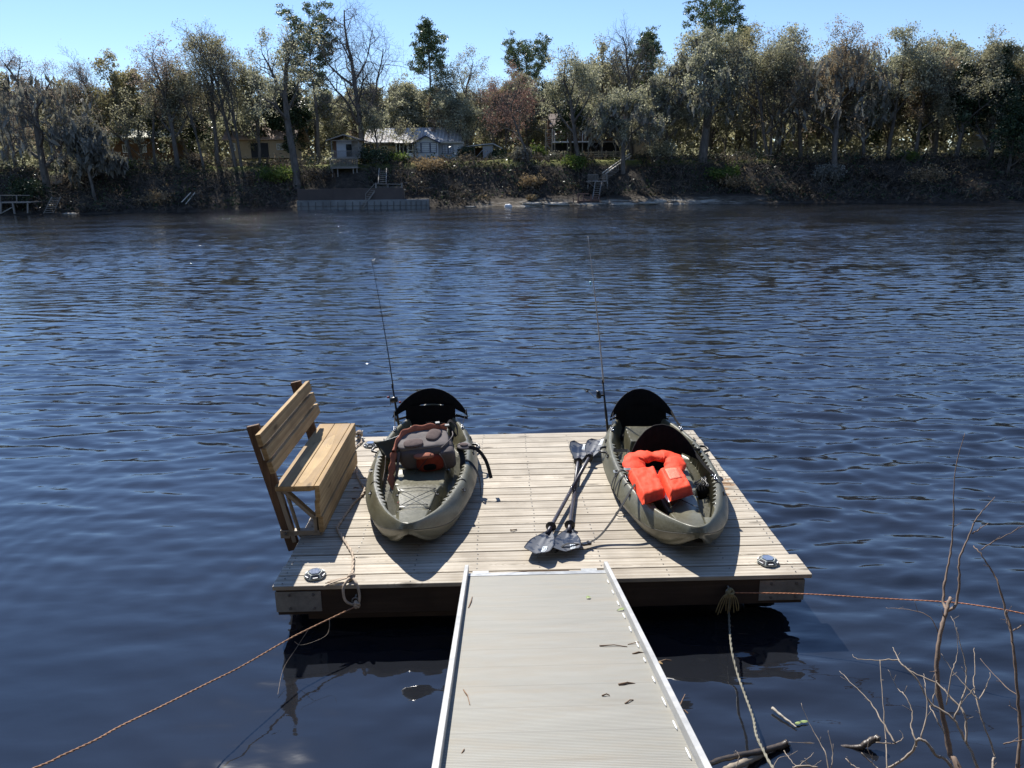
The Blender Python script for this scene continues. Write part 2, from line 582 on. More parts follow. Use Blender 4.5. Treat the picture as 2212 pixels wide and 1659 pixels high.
# ------------------------------------------------------------------ near bank (under and behind the photographer)
def near_z(x, y):
    # the shore runs just below the frame
    t = 1.75 - y + 0.12 * (x + 2) * 0.4 + 0.3 * fnoise(x, 0.3, 0.7)
    if x < -2.5: t -= 0.30 * (-2.5 - x)
    z = -0.9 + 0.72 * max(0, t + 1.25)
    z = min(z, 1.35 + 0.05 * max(0, t) + 0.45 * max(0, min(9, -y - 3.5)))  # last term: unseen rise behind the photographer, added to block sky light
    return z + 0.05 * fnoise(x, y, 2.3)
def build_near():
    xs = np.linspace(-40, 40, 220); ys = np.concatenate([np.linspace(-60, -4, 20), np.linspace(-3.7, 3.4, 70)])
    vs = [(x, y, near_z(x, y)) for y in ys for x in xs]
    nx = len(xs)
    fs = [(i * nx + j, i * nx + j + 1, (i + 1) * nx + j + 1, (i + 1) * nx + j) for i in range(len(ys) - 1) for j in range(nx - 1)]
    m, nt, b = newmat('near_bank_soil')
    g = N(nt); v = g.coord()
    n1 = g.noise(v, 3.0, 7, 0.7)
    g.link(g.ramp(n1, [(0.3, (0.04, 0.032, 0.022)), (0.55, (0.10, 0.075, 0.045)), (0.75, (0.20, 0.16, 0.10))]), b.inputs['Base Color'])
    b.inputs['Roughness'].default_value = 0.95
    g.link(g.bump(n1, 1.0, 0.05), b.inputs['Normal'])
    o = link_mesh('near_bank', vs, fs, m, smooth=True)
    tag(o, kind='structure')
build_near()
# ================================================================== floating dock
X0, X1, Y0, Y1 = -1.538, 2.012, 4.60, 7.653
def build_dock():
    t = thing('floating_dock', 'square floating dock of pale deck boards carrying the bench and both kayaks', 'dock', (0.24, 6.1, 0), dock=True)
    mb = MB()
    rr = random.Random(3)
    pitch = (Y1 - Y0) / 21
    for i in range(21):
        y = Y0 + i * pitch
        xa = X0 + rr.uniform(-0.006, 0.006)
        xb = X1 + rr.uniform(-0.005, 0.005)
        if i < 2: xb = 2.062 + rr.uniform(-0.003, 0.003)
        if i == 0: xa = -1.545
        gap = 0.0075 + rr.uniform(0, 0.003)
        dz = rr.uniform(-0.0015, 0.0015)
        mb.box(((xa + xb) / 2, y + pitch / 2, -0.019 + dz), (xb - xa, pitch - gap, 0.030), (0, 0, rr.uniform(-0.0007, 0.0007)))
    mb.build('deck_boards', M['deck'], t, bevel=0.0035, seg=2)
    sc = MB()
    for i in range(21):
        y = Y0 + i * pitch
        for k in range(9):
            x = X0 + 0.05 + k * (X1 - X0 - 0.1) / 8 + rr.uniform(-0.008, 0.008)
            for q in (0.27, 0.73):
                if rr.random() < 0.85:
                    sc.lathe([(0.0045, -0.002), (0.0045, 0.0012)], (x, y + pitch * q, 0.0005), 6)
    o = sc.build('screw_heads', M['bolt'], t)
    tag(o, kind='stuff')
    # perimeter frame
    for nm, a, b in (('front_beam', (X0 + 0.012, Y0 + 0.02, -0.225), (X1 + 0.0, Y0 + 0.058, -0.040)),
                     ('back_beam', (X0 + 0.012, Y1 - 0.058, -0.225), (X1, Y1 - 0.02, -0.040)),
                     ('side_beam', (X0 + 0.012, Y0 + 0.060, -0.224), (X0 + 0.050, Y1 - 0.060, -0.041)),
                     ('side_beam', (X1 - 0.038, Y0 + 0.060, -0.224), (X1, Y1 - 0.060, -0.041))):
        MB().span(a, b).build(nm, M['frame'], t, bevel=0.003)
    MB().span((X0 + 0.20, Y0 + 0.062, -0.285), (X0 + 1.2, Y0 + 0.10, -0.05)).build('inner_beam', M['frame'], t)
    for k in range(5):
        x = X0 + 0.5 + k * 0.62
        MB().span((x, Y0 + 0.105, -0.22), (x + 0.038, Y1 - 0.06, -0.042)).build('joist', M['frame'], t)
    # corner plates with four bolts
    for sx, xa in ((1, X0 + 0.008), (-1, X1 + 0.004)):
        pl = MB().span((xa, Y0 + 0.015, -0.200), (xa + sx * 0.30, Y0 + 0.0195, -0.050))
        p = pl.build('corner_plate', M['galv'], t, bevel=0.001)
        MB().span((xa - sx * 0.0045, Y0 + 0.015, -0.200), (xa, Y0 + 0.25, -0.050)).build('corner_plate', M['galv'], t)
        rot = Matrix.Rotation(radians(90), 3, 'X')
        for bx in (0.09, 0.25) if sx > 0 else (0.05, 0.22):
            for bz in (-0.075, -0.175):
                MB().lathe([(0.011, 0), (0.011, 0.006), (0.007, 0.008), (0.007, 0.013)], (xa + sx * bx, Y0 + 0.015, bz), 6, rot).build('bolt', M['bolt'], p)
    # black floats beneath
    for x in (X0 + 0.28, X1 - 1.35):
        for y in (Y0 + 0.25, Y1 - 1.35):
            MB().span((x, y, -0.50), (x + 1.05, y + 1.1, -0.228)).build('float', M['black'], t, bevel=0.04, seg=3)
    # eye bolt ring on each side of the front beam
    for x in (-0.995, 1.50):
        ring = MB().tube([(x + 0.022 * cos(a), Y0 - 0.022, -0.105 + 0.022 * sin(a)) for a in np.linspace(0, 2 * pi, 13)], 0.005, 6)
        ring.tube([(x, Y0 - 0.004, -0.085), (x, Y0 + 0.03, -0.085)], 0.006, 6)
        ring.build('ring_bolt', M['galv'], t, smooth=True)
    return t
dock = build_dock()

# ================================================================== cleats
def cleat(x, y, rz, label):
    t = thing('dock_cleat', label, 'cleat', (x, y, 0), 'galvanised dock cleats', dock=True)
    m = MB()
    R = Matrix.Rotation(rz, 3, 'Z')
    def P(a, b, c): 
        q = R @ Vector((a, b, 0)); return (x + q.x, y + q.y, c)
    m.tube([P(-0.10, 0, 0.062), P(-0.075, 0, 0.052), P(-0.03, 0, 0.045), P(0.03, 0, 0.045), P(0.075, 0, 0.052), P(0.10, 0, 0.062)], [0.006, 0.009, 0.012, 0.012, 0.009, 0.006], 8)
    m.tube([P(-0.025, 0, 0.045), P(-0.03, 0, 0.0)], [0.010, 0.013], 8)
    m.tube([P(0.025, 0, 0.045), P(0.03, 0, 0.0)], [0.010, 0.013], 8)
    m.build('horn', M['galv'], t, smooth=True)
    MB().box((x, y, 0.004), (0.13, 0.035, 0.006), (0, 0, rz)).build('base_plate', M['galv'], t, bevel=0.002)
cleat(-1.475, 7.56, radians(75), 'metal cleat wrapped in rope at the back corner beside the bench')

# ================================================================== solar dock lights
M['light_body'] = simple('pale_cast_metal', (0.34, 0.37, 0.34), 0.5, 0.0, 0.12, 30)
M['solar'] = simple('solar_cell_blue', (0.16, 0.20, 0.29), 0.16, 0, 0.15, 60, spec=0.7, coat=0.4)
M['lens'] = simple('smoked_lens', (0.07, 0.06, 0.058), 0.3, 0, 0.4, 40, spec=0.7)
def dock_light(x, y, rz, label):
    t = thing('dock_light', label, 'light', (x, y, 0), 'low six-sided solar lights on the deck', dock=True)
    mb = MB()
    mb.lathe([(0.074, 0.001), (0.077, 0.006), (0.074, 0.012), (0.052, 0.034), (0.048, 0.030)], (x, y, 0), 6, None, rz)
    mb.build('housing', M['light_body'], t, bevel=0.0025, seg=2)
    MB().lathe([(0.040, 0.0302), (0.040, 0.0385)], (x, y, 0), 6, None, rz).build('solar_panel', M['solar'], t)
    for k in range(6):
        a = rz + (k + 0.5) * pi / 3
        r1, r2 = 0.0655, 0.0475
        q = []
        for (r, z, w) in ((r1, 0.0135, 0.026), (r1, 0.0135, -0.026), (r2, 0.0325, -0.018), (r2, 0.0325, 0.018)):
            q.append((x + r * cos(a) - w * sin(a), y + r * sin(a) + w * cos(a), z))
        n = Vector((cos(a) * 0.9, sin(a) * 0.9, 0.75)).normalized() * 0.0016
        lo = MB()
        lo.add([Vector(p) + n for p in q] + [Vector(p) - n * 2 for p in q], [(0, 1, 2, 3), (7, 6, 5, 4), (0, 4, 5, 1), (1, 5, 6, 2), (2, 6, 7, 3), (3, 7, 4, 0)])
        lo.build('lens', M['lens'], t)
        # small white reflector strip inside the lens
        MB().add([(x + (r1 - 0.001 + 0.0035) * cos(a) - w * sin(a), y + (r1 - 0.001 + 0.0035) * sin(a) + w * cos(a), z) for (w, z) in ((0.016, 0.0165), (-0.016, 0.0165), (-0.016, 0.0205), (0.016, 0.0205))] +
                 [(x + (r1 - 0.008) * cos(a) - w * sin(a), y + (r1 - 0.008) * sin(a) + w * cos(a), z) for (w, z) in ((0.016, 0.0165), (-0.016, 0.0165), (-0.016, 0.0205), (0.016, 0.0205))],
                 [(0, 1, 2, 3), (7, 6, 5, 4), (0, 4, 5, 1), (1, 5, 6, 2), (2, 6, 7, 3), (3, 7, 4, 0)]).build('reflector', M['white'], t)
dock_light(-1.326, 7.35, 0.1, 'pale six-sided solar light on the far edge of the deck beside the left kayak')
dock_light(-1.287, 4.73, 0.25, 'pale six-sided solar light on the near left corner of the deck')
dock_light(1.816, 4.77, 0.0, 'pale six-sided solar light on the near right corner of the deck')

# ================================================================== bench
def build_bench():
    t = thing('dock_bench', 'new wooden bench with slatted leaning backrest overhanging the left dock edge', 'bench', (-1.5, 6.05, 0), dock=True)
    ya, yb = 5.305, 6.80
    # seat boards
    MB().span((-1.682, ya, 0.382), (-1.544, yb, 0.42)).build('seat_board', M['bench_y'], t, bevel=0.004, seg=2)
    MB().span((-1.540, ya, 0.382), (-1.396, yb, 0.42)).build('seat_board', M['bench_y'], t, bevel=0.004, seg=2)
    # skirt boards under the front edge
    MB().span((-1.392, ya, 0.300), (-1.354, yb, 0.421)).build('skirt_board', M['bench_y'], t, bevel=0.004, seg=2)
    MB().span((-1.402, ya + 0.008, 0.165), (-1.364, yb - 0.008, 0.296)).build('skirt_board', M['bench_y'], t, bevel=0.004, seg=2)
    MB().span((-1.392, ya + 0.03, 0.030), (-1.354, yb - 0.02, 0.160)).build('skirt_board', M['bench_y'], t, bevel=0.004, seg=2)
    # leaning rear posts
    lean = (-0.215) / 0.99
    for y in (5.36, 6.60):
        p0 = Vector((-1.600, y + 0.019, -0.125)); p1 = Vector((-1.600 + lean * 1.0, y + 0.019, 0.875))
        ps = MB().bar(p0, p1, 0.038, 0.092, (1, 0, 0)).build('post', M['post'], t, bevel=0.003)
        # sand coloured bracket frame
        br = MB()
        yy = y - 0.004
        def bb(a, b, w=0.030, d=0.055): br.bar((a[0], yy + 0.02, a[1]), (b[0], yy + 0.02, b[1]), d, w, (0, 1, 0) if False else (a[1] - b[1], 0, b[0] - a[0]))
        bb((-1.665, 0.020), (-1.372, 0.020), 0.040)
        bb((-1.655, -0.02), (-1.655 + 0.0, 0.045), 0.07)
        bb((-1.588, -0.055), (-1.675, 0.375), 0.030)
        bb((-1.545, -0.015), (-1.625, 0.375), 0.012, 0.05)
        bb((-1.640, 0.372), (-1.415, 0.130), 0.028)
        bb((-1.420, 0.02), (-1.420, 0.16), 0.026)
        bb((-1.69, 0.370), (-1.43, 0.370), 0.022)
        br.build('bracket', M['bracket'], t, bevel=0.003)
        for q in ((-1.645, 0.02), (-1.385, 0.02)):
            MB().lathe([(0.008, 0), (0.008, 0.004), (0.004, 0.006)], (q[0], yy - 0.0085, q[1]), 8, Matrix.Rotation(radians(90), 3, 'X')).build('bolt', M['bolt'], t)
    # backrest slats
    ax = Vector((lean, 0, 1)).normalized()
    nx = Vector((1, 0, -lean)).normalized()
    base = Vector((-1.600, 0, -0.125))
    for i, (s0, dy) in enumerate(((0.937, 0.0), (0.822, 0.02), (0.706, 0.04))):
        c = base + ax * s0 + nx * (0.046 + 0.019 + 0.001)
        a = Vector((c.x, 5.235 + dy, c.z)); b = Vector((c.x, 6.735 + dy, c.z))
        sm = MB().bar(a, b, 0.038, 0.092, ax).build('backrest_slat', M['bench_y'], t, bevel=0.004, seg=2)
        if i == 1:
            # paper tag stapled on the post end
            q = base + ax * 0.80
            tg = MB()
            c0 = Vector((q.x + 0.018, 5.3585, q.z))
            tg.bar(c0 - ax * 0.045, c0 + ax * 0.045, 0.003, 0.030, (1, 0, 0))
            tg.build('label_tag', M['white'], t)
            for k in (-1, 1):
                MB().bar(c0 - ax * 0.030 + nx * 0.006 * k + Vector((0, -0.0022, 0)), c0 + ax * 0.034 + nx * 0.006 * k + Vector((0, -0.0022, 0)), 0.002, 0.0035, (1, 0, 0)).build('print_line', M['black'], t)
build_bench()

# ================================================================== gangway
def gangway():
    t = thing('gangway', 'ribbed aluminium gangway sloping from the bank down to the dock', 'gangway', (0.2, 4.6, 0.03), dock=True)
    a = 12.6
    s = tan(radians(a))
    xl, xr = -0.268, 0.700
    yA, yB = 4.665, -1.6
    zf = lambda y: 0.026 + (4.665 - y) * s
    m, nt, b = newmat('ribbed_aluminium')
    g = N(nt); v = g.coord()
    sp = g.node('ShaderNodeSeparateXYZ'); g.link(v, sp.inputs[0])
    ribs = g.math('SINE', g.math('MULTIPLY', sp.outputs[1], 2 * pi / 0.0108))
    n1 = g.noise(g.mapping(v, (2.2, 14, 1)), 1.0, 6, 0.65)
    n2 = g.noise(g.mapping(v, (1.5, 9, 1)), 1.6, 4, 0.6)
    seam = g.math('FRACT', g.math('MULTIPLY', sp.outputs[1], 1 / 0.205))
    sm = g.ramp(seam, [(0.0, 0.45), (0.025, 0.0)])
    base = g.ramp(n1, [(0.2, (0.27, 0.262, 0.23)), (0.8, (0.35, 0.342, 0.305))])
    dirt = g.ramp(n2, [(0.46, 0.0), (0.78, 0.5)])
    base = g.mix(dirt, base, (0.30, 0.25, 0.18))
    groove = g.ramp(ribs, [(0.12, 0.68), (0.5, 1.0)])
    base = g.mix(1.0, base, groove, 'MULTIPLY')
    base = g.mix(sm, base, (0.10, 0.09, 0.08))
    g.link(base, b.inputs['Base Color'])
    b.inputs['Metallic'].default_value = 0.15
    b.inputs['Roughness'].default_value = 0.6
    g.link(g.bump(ribs, 0.8, 0.0012), b.inputs['Normal'])
    d = MB()
    def slab(x0, x1, y0, y1, h0, h1, mb):
        vs = [(x0, y0, zf(y0) + h0), (x1, y0, zf(y0) + h0), (x1, y1, zf(y1) + h0), (x0, y1, zf(y1) + h0),
              (x0, y0, zf(y0) + h1), (x1, y0, zf(y0) + h1), (x1, y1, zf(y1) + h1), (x0, y1, zf(y1) + h1)]
        mb.add(vs, [(0, 1, 2, 3), (7, 6, 5, 4), (0, 4, 5, 1), (1, 5, 6, 2), (2, 6, 7, 3), (3, 7, 4, 0)])
    slab(xl + 0.026, xr - 0.026, 4.60, yB, -0.03, 0.0, d)
    d.build('tread', m, t)
    e = MB(); slab(xl + 0.026, xr - 0.026, yA, 4.602, -0.03, 0.003, e)
    smooth_metal = simple('dull_aluminium', (0.44, 0.45, 0.45), 0.42, 0.6, 0.15, 9)
    e.build('end_plate', smooth_metal, t)
    rail = simple('bright_aluminium', (0.42, 0.42, 0.41), 0.5, 0.25, 0.12, 14)
    for x0, x1 in ((xl, xl + 0.026), (xr - 0.026, xr)):
        r = MB(); slab(x0, x1, 4.715, yB, -0.10, 0.052, r)
        r.build('side_rail', rail, t, bevel=0.002)
    # white weld beads along the right rail
    rr = random.Random(5)
    y = 4.45
    while y > 1.9:
        L = rr.uniform(0.05, 0.085)
        MB().tube([(xr - 0.039, y - L * k / 4, zf(y - L * k / 4) + 0.004) for k in range(5)], [0.0015, 0.004, 0.0035, 0.004, 0.0015], 6).build('weld_bead', M['white'], t, smooth=True)
        y -= 0.205
    # hinge plates
    for x in (xl + 0.10, xr - 0.13):
        MB().span((x - 0.05, 4.655, 0.002), (x + 0.06, 4.735, 0.007)).build('hinge_plate', M['galv'], t, bevel=0.001)
        MB().tube([(x - 0.05, 4.67, 0.012), (x + 0.06, 4.67, 0.012)], 0.008, 8).build('hinge_pin', M['galv'], t, smooth=True)
    # cross beams beneath
    for k in range(5):
        y = 4.2 - k
        c = MB(); slab(xl + 0.026, xr - 0.026, y, y - 0.05, -0.08, -0.032, c); c.build('cross_beam', smooth_metal, t)
    return zf, xl, xr
zf, GXL, GXR = gangway()

# leaves and sticks lying on the gangway and deck
M['twig'] = simple('dry_twig', (0.19, 0.12, 0.075), 0.85, 0, 0.35, 60)
M['dead_leaf'] = simple('dry_leaf', (0.30, 0.20, 0.09), 0.8, 0, 0.3, 50)
M['green_leaf'] = simple('fallen_green_leaf', (0.26, 0.34, 0.12), 0.6, 0, 0.2, 50)
def gpos(px, py):
    """point of the gangway surface under a pixel"""
    d = ray(px, py); o = Vector((0, 0, CAM_H))
    for k in range(400):
        p = o + d * (1.0 + k * 0.015)
        q = toD(p)
        if q.z < zf(q.y) + 0.004: return q
    return q
def stick(pts, r, name, label, cat, mat, group):
    ps = [Vector(p) for p in pts]
    t = MB().tube(ps, [r * (1 - 0.5 * i / len(ps)) for i in range(len(ps))], 5)
    c = ps[0]
    v = [Vector(q) for q in t.v]
    o = link_mesh(name, [D(*q) - D(*c) for q in v], t.f, mat, off=np.zeros(3))
    o.location = D(*c)
    tag(o, label, cat, group)
    return o
GT = [((1295, 1395), (1355, 1397), 0.0035, 'long thin twig lying across the gangway near its right rail'),
      ((1397, 1388), (1356, 1392), 0.003, 'thin twig touching the right rail of the gangway below the leaf'),
      ((1366, 1413), (1390, 1410), 0.005, 'short curved twig on the gangway right of centre below the long twig'),
      ((1336, 1479), (1372, 1477), 0.006, 'thick stubby brown stick on the right half of the gangway'),
      ((1300, 1503), (1317, 1502), 0.004, 'tiny dark twig below the stubby brown stick'),
      ((1424, 1430), (1450, 1427), 0.005, 'reddish bark piece beside the right rail of the gangway'),
      ((1350, 1520), (1368, 1512), 0.004, 'small hooked twig below the stubby brown stick toward the right'),
      ((1466, 1530), (1480, 1500), 0.003, 'thin forked twig standing close to the right rail of the gangway'),
      ((1012, 1313), (1020, 1289), 0.004, 'curled brown twig by the top of the left gangway rail'),
      ((1001, 1490), (1015, 1522), 0.003, 'thin pale stem against the left rail halfway down the gangway'),
      ((996, 1630), (1003, 1618), 0.003, 'short twig at the foot of the left gangway rail'),
      ((1469, 1536), (1486, 1541), 0.005, 'short dark bark crumb under the forked twig on the gangway'),
      ((1553, 1530), (1560, 1534), 0.0035, 'small brown twig at the right gangway edge')]
for (a, b, r, lab) in GT[:12]:
    A, B = gpos(*a), gpos(*b)
    mid = (A + B) / 2 + Vector((0.004, 0.006, 0.004))
    stick([A, (A + mid) / 2 + Vector((0, -.003, .002)), mid, B], r, 'fallen_twig', lab, 'twig', M['twig'], 'twigs fallen on the gangway')
def leaf(a, b, w, label, mat, name='fallen_leaf'):
    A, B = gpos(*a), gpos(*b)
    d = (B - A); s = Vector((-d.y, d.x, 0)).normalized()
    rows = []
    for i in range(7):
        f = i / 6
        ww = w * sin(pi * f) ** 0.7
        c = A + d * f + Vector((0, 0, 0.004 + 0.006 * sin(pi * f)))
        rows.append([c - s * ww, c + Vector((0, 0, -0.002)), c + s * ww])
    c0 = rows[0][1]
    vs = [D(*q) - D(*c0) for r in rows for q in r]
    fs = [(i * 3 + j, i * 3 + 3 + j, i * 3 + 4 + j, i * 3 + 1 + j) for i in range(6) for j in range(2)]
    o = link_mesh(name, vs, fs, mat, off=np.zeros(3))
    so = o.modifiers.new('thick', 'SOLIDIFY'); so.thickness = 0.0008
    o.location = D(*c0)
    tag(o, label, 'leaf')
leaf((1332, 1320), (1360, 1315), 0.010, 'narrow yellow-green leaf beside the right gangway rail near the dock', M['green_leaf'])
leaf((1266, 1293), (1276, 1291), 0.013, 'small round green leaf in the middle of the gangway top', M['green_leaf'])
leaf((1416, 1432), (1432, 1436), 0.008, 'brown curled leaf next to the reddish bark piece on the gangway', M['dead_leaf'])
stick([(0.05, 4.700, 0.006), (0.16, 4.716, 0.008), (0.30, 4.712, 0.008), (0.44, 4.716, 0.006)], 0.005, 'fallen_stick', 'long brown stick lying on the deck along the gangway end', 'stick', M['twig'], None)

rc = random.Random(21)
for k, (x, y, lab) in enumerate(((-1.20, 6.32, 'dry leaf crumb on the deck beside the bench skirt, nearest the kayak'), (-1.30, 6.25, 'dark leaf crumb on the deck in the bench shadow'), (-1.22, 6.12, 'small dark crumb between bench and left kayak'), (-1.27, 6.02, 'curled dark leaf bit on the deck close to the rope'), (0.05, 5.36, 'tiny dark seed on the open deck between the kayaks'))):
    stick([(x, y, 0.004), (x + rc.uniform(.01, .03), y + rc.uniform(-.01, .01), 0.007), (x + rc.uniform(.03, .05), y + rc.uniform(-.02, .02), 0.003)], 0.006, 'leaf_crumb', lab, 'debris', M['twig'], 'leaf crumbs scattered on the deck')
# ================================================================== kayaks
def kayak_mat():
    m, nt, b = newmat('moulded_olive_plastic')
    g = N(nt); v = g.coord()
    info = g.node('ShaderNodeObjectInfo')
    off = g.node('ShaderNodeCombineXYZ'); g.link(g.math('MULTIPLY', info.outputs['Random'], 9.0), off.inputs[0])
    va = g.node('ShaderNodeVectorMath', operation='ADD'); g.link(v, va.inputs[0]); g.link(off.outputs[0], va.inputs[1])
    big = g.noise(g.mapping(va.outputs[0], (2.2, 1.2, 3.0)), 1.0, 3, 0.55, 0.8)
    fine = g.noise(va.outputs[0], 60, 4, 0.6)
    col = g.ramp(big, [(0.30, (0.048, 0.042, 0.020)), (0.46, (0.100, 0.094, 0.058)), (0.60, (0.145, 0.138, 0.094)), (0.78, (0.068, 0.065, 0.043))])
    col = g.mix(g.ramp(fine, [(0.35, 0.0), (0.75, 0.22)]), col, (0.30, 0.28, 0.21))
    scr = g.noise(g.mapping(va.outputs[0], (30, 2.0, 30)), 1.0, 3, 0.7)
    col = g.mix(g.ramp(scr, [(0.64, 0.0), (0.72, 0.25)]), col, (0.36, 0.34, 0.28))
    g.link(col, b.inputs['Base Color'])
    g.link(g.ramp(fine, [(0.3, 0.27), (0.7, 0.42)]), b.inputs['Roughness'])
    b.inputs['Specular IOR Level'].default_value = 0.5
    g.link(g.bump(fine, 0.35, 0.001), b.inputs['Normal'])
    return m
M['kayak'] = kayak_mat()
KL = 3.06

_wx = np.array([0, .02, .05, .09, .15, .25, .35, .5, .65, .85, 1.1, 1.3, 1.53])
_wy = np.array([0.0, .042, .070, .098, .136, .198, .252, .318, .362, .408, .443, .457, .463])
WX = np.linspace(0, 1.53, 300)
def _sm():
    y = np.interp(WX, _wx, _wy)
    k = np.ones(15) / 15
    ys = np.convolve(np.pad(y, 7, mode='edge'), k, 'valid')
    m = np.clip(WX / 0.10, 0, 1)
    return y * (1 - m) + ys * m
WY = _sm()
def kzg(u):
    d = np.minimum(u, KL - u)
    return 0.130 + 0.135 * np.clip(1 - d / 0.42, 0, 1) ** 1.5
def sst(a, b, x):
    t = np.clip((x - a) / (b - a), 0, 1)
    return t * t * (3 - 2 * t)

def kw(u):
    d = np.minimum(u, KL - u)
    return np.interp(d, WX, WY) * 1.025

def kzr(u):
    d = np.minimum(u, KL - u)
    return 0.243 + 0.058 * np.clip(1 - d / 0.55, 0, 1) ** 1.7

def ktop(u, v):
    """moulded deck height at distance u from the bow and v off the centreline"""
    w = kw(u)
    av = np.abs(v)
    zr = kzr(u)
    du = np.minimum(u, KL - u)
    e = np.minimum(w - av, du * 1.25 + 0.0)
    # smooth minimum so the rim turns round the ends
    k = 0.05
    h = np.clip(0.5 + 0.5 * (du * 1.25 - (w - av)) / k, 0, 1)
    e = (du * 1.25) * (1 - h) + (w - av) * h - k * h * (1 - h)
    e = np.maximum(e, 0)
    rw = 0.078 * np.clip(w / 0.32, 0.35, 1.0)
    outer = zr - (zr - kzg(u)) * (1 - np.clip(e / rw, 0, 1)) ** 1.7
    # toothed inner wall of the foot wells
    saw = np.mod(u, 0.076) / 0.076
    rib = sst(0.44, 0.50, u) * (1 - sst(1.82, 1.9, u))
    lip = rw + 0.012 + rib * 0.034 * (1 - saw)
    wide = sst(1.85, 2.1, u) * (1 - sst(2.62, 2.8, u))
    fall = 0.022 + wide * 0.07
    inn = sst(0, 1, (e - lip) / fall)
    # floor
    zt = 0.075 + 0.040 * saw * rib - 0.03 * rib * np.abs(np.sin((av - 0.26) * 9))
    floor = zt * np.ones_like(u + v)
    bow = 1 - sst(0.44, 0.47, u)
    floor = floor * (1 - bow) + bow * (zr - 0.075)
    cw = np.interp(u, [0.0, 0.15, 0.45, 0.8, 0.98, 1.30], [0.03, 0.085, 0.115, 0.155, 0.205, 0.205])
    cons = (1 - sst(cw - 0.008, cw + 0.022, av)) * (1 - sst(1.30, 1.35, u)) * sst(0.02, 0.12, u)
    ctop = zr - 0.040 + 0.006 * np.cos(np.clip(av / cw, 0, 1) * 1.5) - 0.02 * sst(0.9, 1.1, u) * (1 - sst(1.2, 1.35, u))
    floor = floor * (1 - cons) + cons * ctop
    seat = sst(1.30, 1.36, u) * (1 - sst(1.86, 1.92, u))
    pan = (1 - sst(0.22, 0.27, av))
    floor = floor * (1 - seat * pan) + seat * pan * (0.125 - 0.03 * np.cos(av * 9) + 0.02)
    blk = (1 - sst(0.185, 0.215, av)) * sst(1.90, 1.945, u) * (1 - sst(2.34, 2.40, u))
    dish = 0.022 * np.exp(-((u - 2.16) / 0.13) ** 2 - (v / 0.13) ** 2)
    floor = floor * (1 - blk) + blk * (0.235 + 0.015 * sst(2.1, 2.4, u) - dish)
    # small cup notches on the console shoulders
    for (uu, vv) in ((0.48, 0.105), (0.80, 0.148), (0.95, 0.19)):
        floor = floor - 0.028 * np.exp(-((u - uu) / 0.022) ** 2 - ((av - vv) / 0.020) ** 2) * cons
    aft = sst(2.66, 2.74, u)
    floor = floor * (1 - aft) + aft * (zr - 0.05)
    # raised ridges on the bow deck running to the nose
    ridge = np.exp(-((av - (0.16 - 0.2 * u)) / 0.018) ** 2) * (1 - sst(0.40, 0.47, u)) * sst(0.03, 0.1, u) * 0
    z = outer * (1 - inn) + (floor + ridge) * inn
    return z

def kbot(u, f):
    """points of the hull below the gunwale for a station, f in 0..1 from gunwale to centreline (one side) -> (|v|, z)"""
    w = kw(u); zr = kzr(u)
    du = min(u, KL - u)
    lift = max(0.0, (0.46 - du) / 0.46)
    kz = 0.0 + 0.225 * lift ** 1.9
    kv = min(0.175, 0.62 * w)
    tun = 0.035 + 0.14 * lift
    zg = float(kzg(u))
    prof = [(w, zg), (w * 1.004, zg - 0.006), (w * 0.992, zg - 0.012), (w * 0.985, zg - 0.02), (w * 0.955, zg + (kz + 0.04 - zg) * 0.55), (w * 0.88, kz + 0.04), (0.5 * (w * 0.88 + kv), kz + 0.024), (kv * 1.15, kz + 0.004), (kv, kz), (kv * 0.82, kz + 0.006), (kv * 0.5, kz + tun * 0.75), (kv * 0.2, kz + tun), (0, kz + tun)]
    zs = [min(p[1], zg) for p in prof]
    x = f * (len(prof) - 1); i = min(int(x), len(prof) - 2); r = x - i
    return prof[i][0] * (1 - r) + prof[i + 1][0] * r, zs[i] * (1 - r) + zs[i + 1] * r

def hull_mesh():
    us = np.concatenate([0.5 * KL * (1 - np.cos(np.linspace(0.02, 0.8, 40))), np.arange(0.5 * KL * (1 - cos(0.8)) + 0.009, 0.5 * KL * (1 + cos(0.6)), 0.0085), 0.5 * KL * (1 + np.cos(np.linspace(0.6, 0.02, 26)))])
    nt_ = 150
    ts = np.sin(np.linspace(-1, 1, nt_) * pi / 2) * 0.35 + np.linspace(-1, 1, nt_) * 0.65
    vs, rows = [], []
    nb = 36
    for u in us:
        w = float(kw(u))
        vv = ts * w
        zz = ktop(np.full(nt_, u), vv)
        row = []
        for a, z in zip(vv, zz):
            row.append(len(vs)); vs.append((a, u, float(z)))
        # underside from +v gunwale to -v gunwale
        for k in range(1, 2 * nb):
            f = k / nb
            if f <= 1: a, z = kbot(u, f); s = 1
            else: a, z = kbot(u, 2 - f); s = -1
            row.append(len(vs)); vs.append((s * a, u, z))
        rows.append(row)
    n = len(rows[0])
    fs = []
    for i in range(len(rows) - 1):
        for j in range(n):
            j2 = (j + 1) % n
            fs.append((rows[i][j], rows[i + 1][j], rows[i + 1][j2], rows[i][j2]))
    fs.append(tuple(rows[0])); fs.append(tuple(reversed(rows[-1])))
    return vs, fs

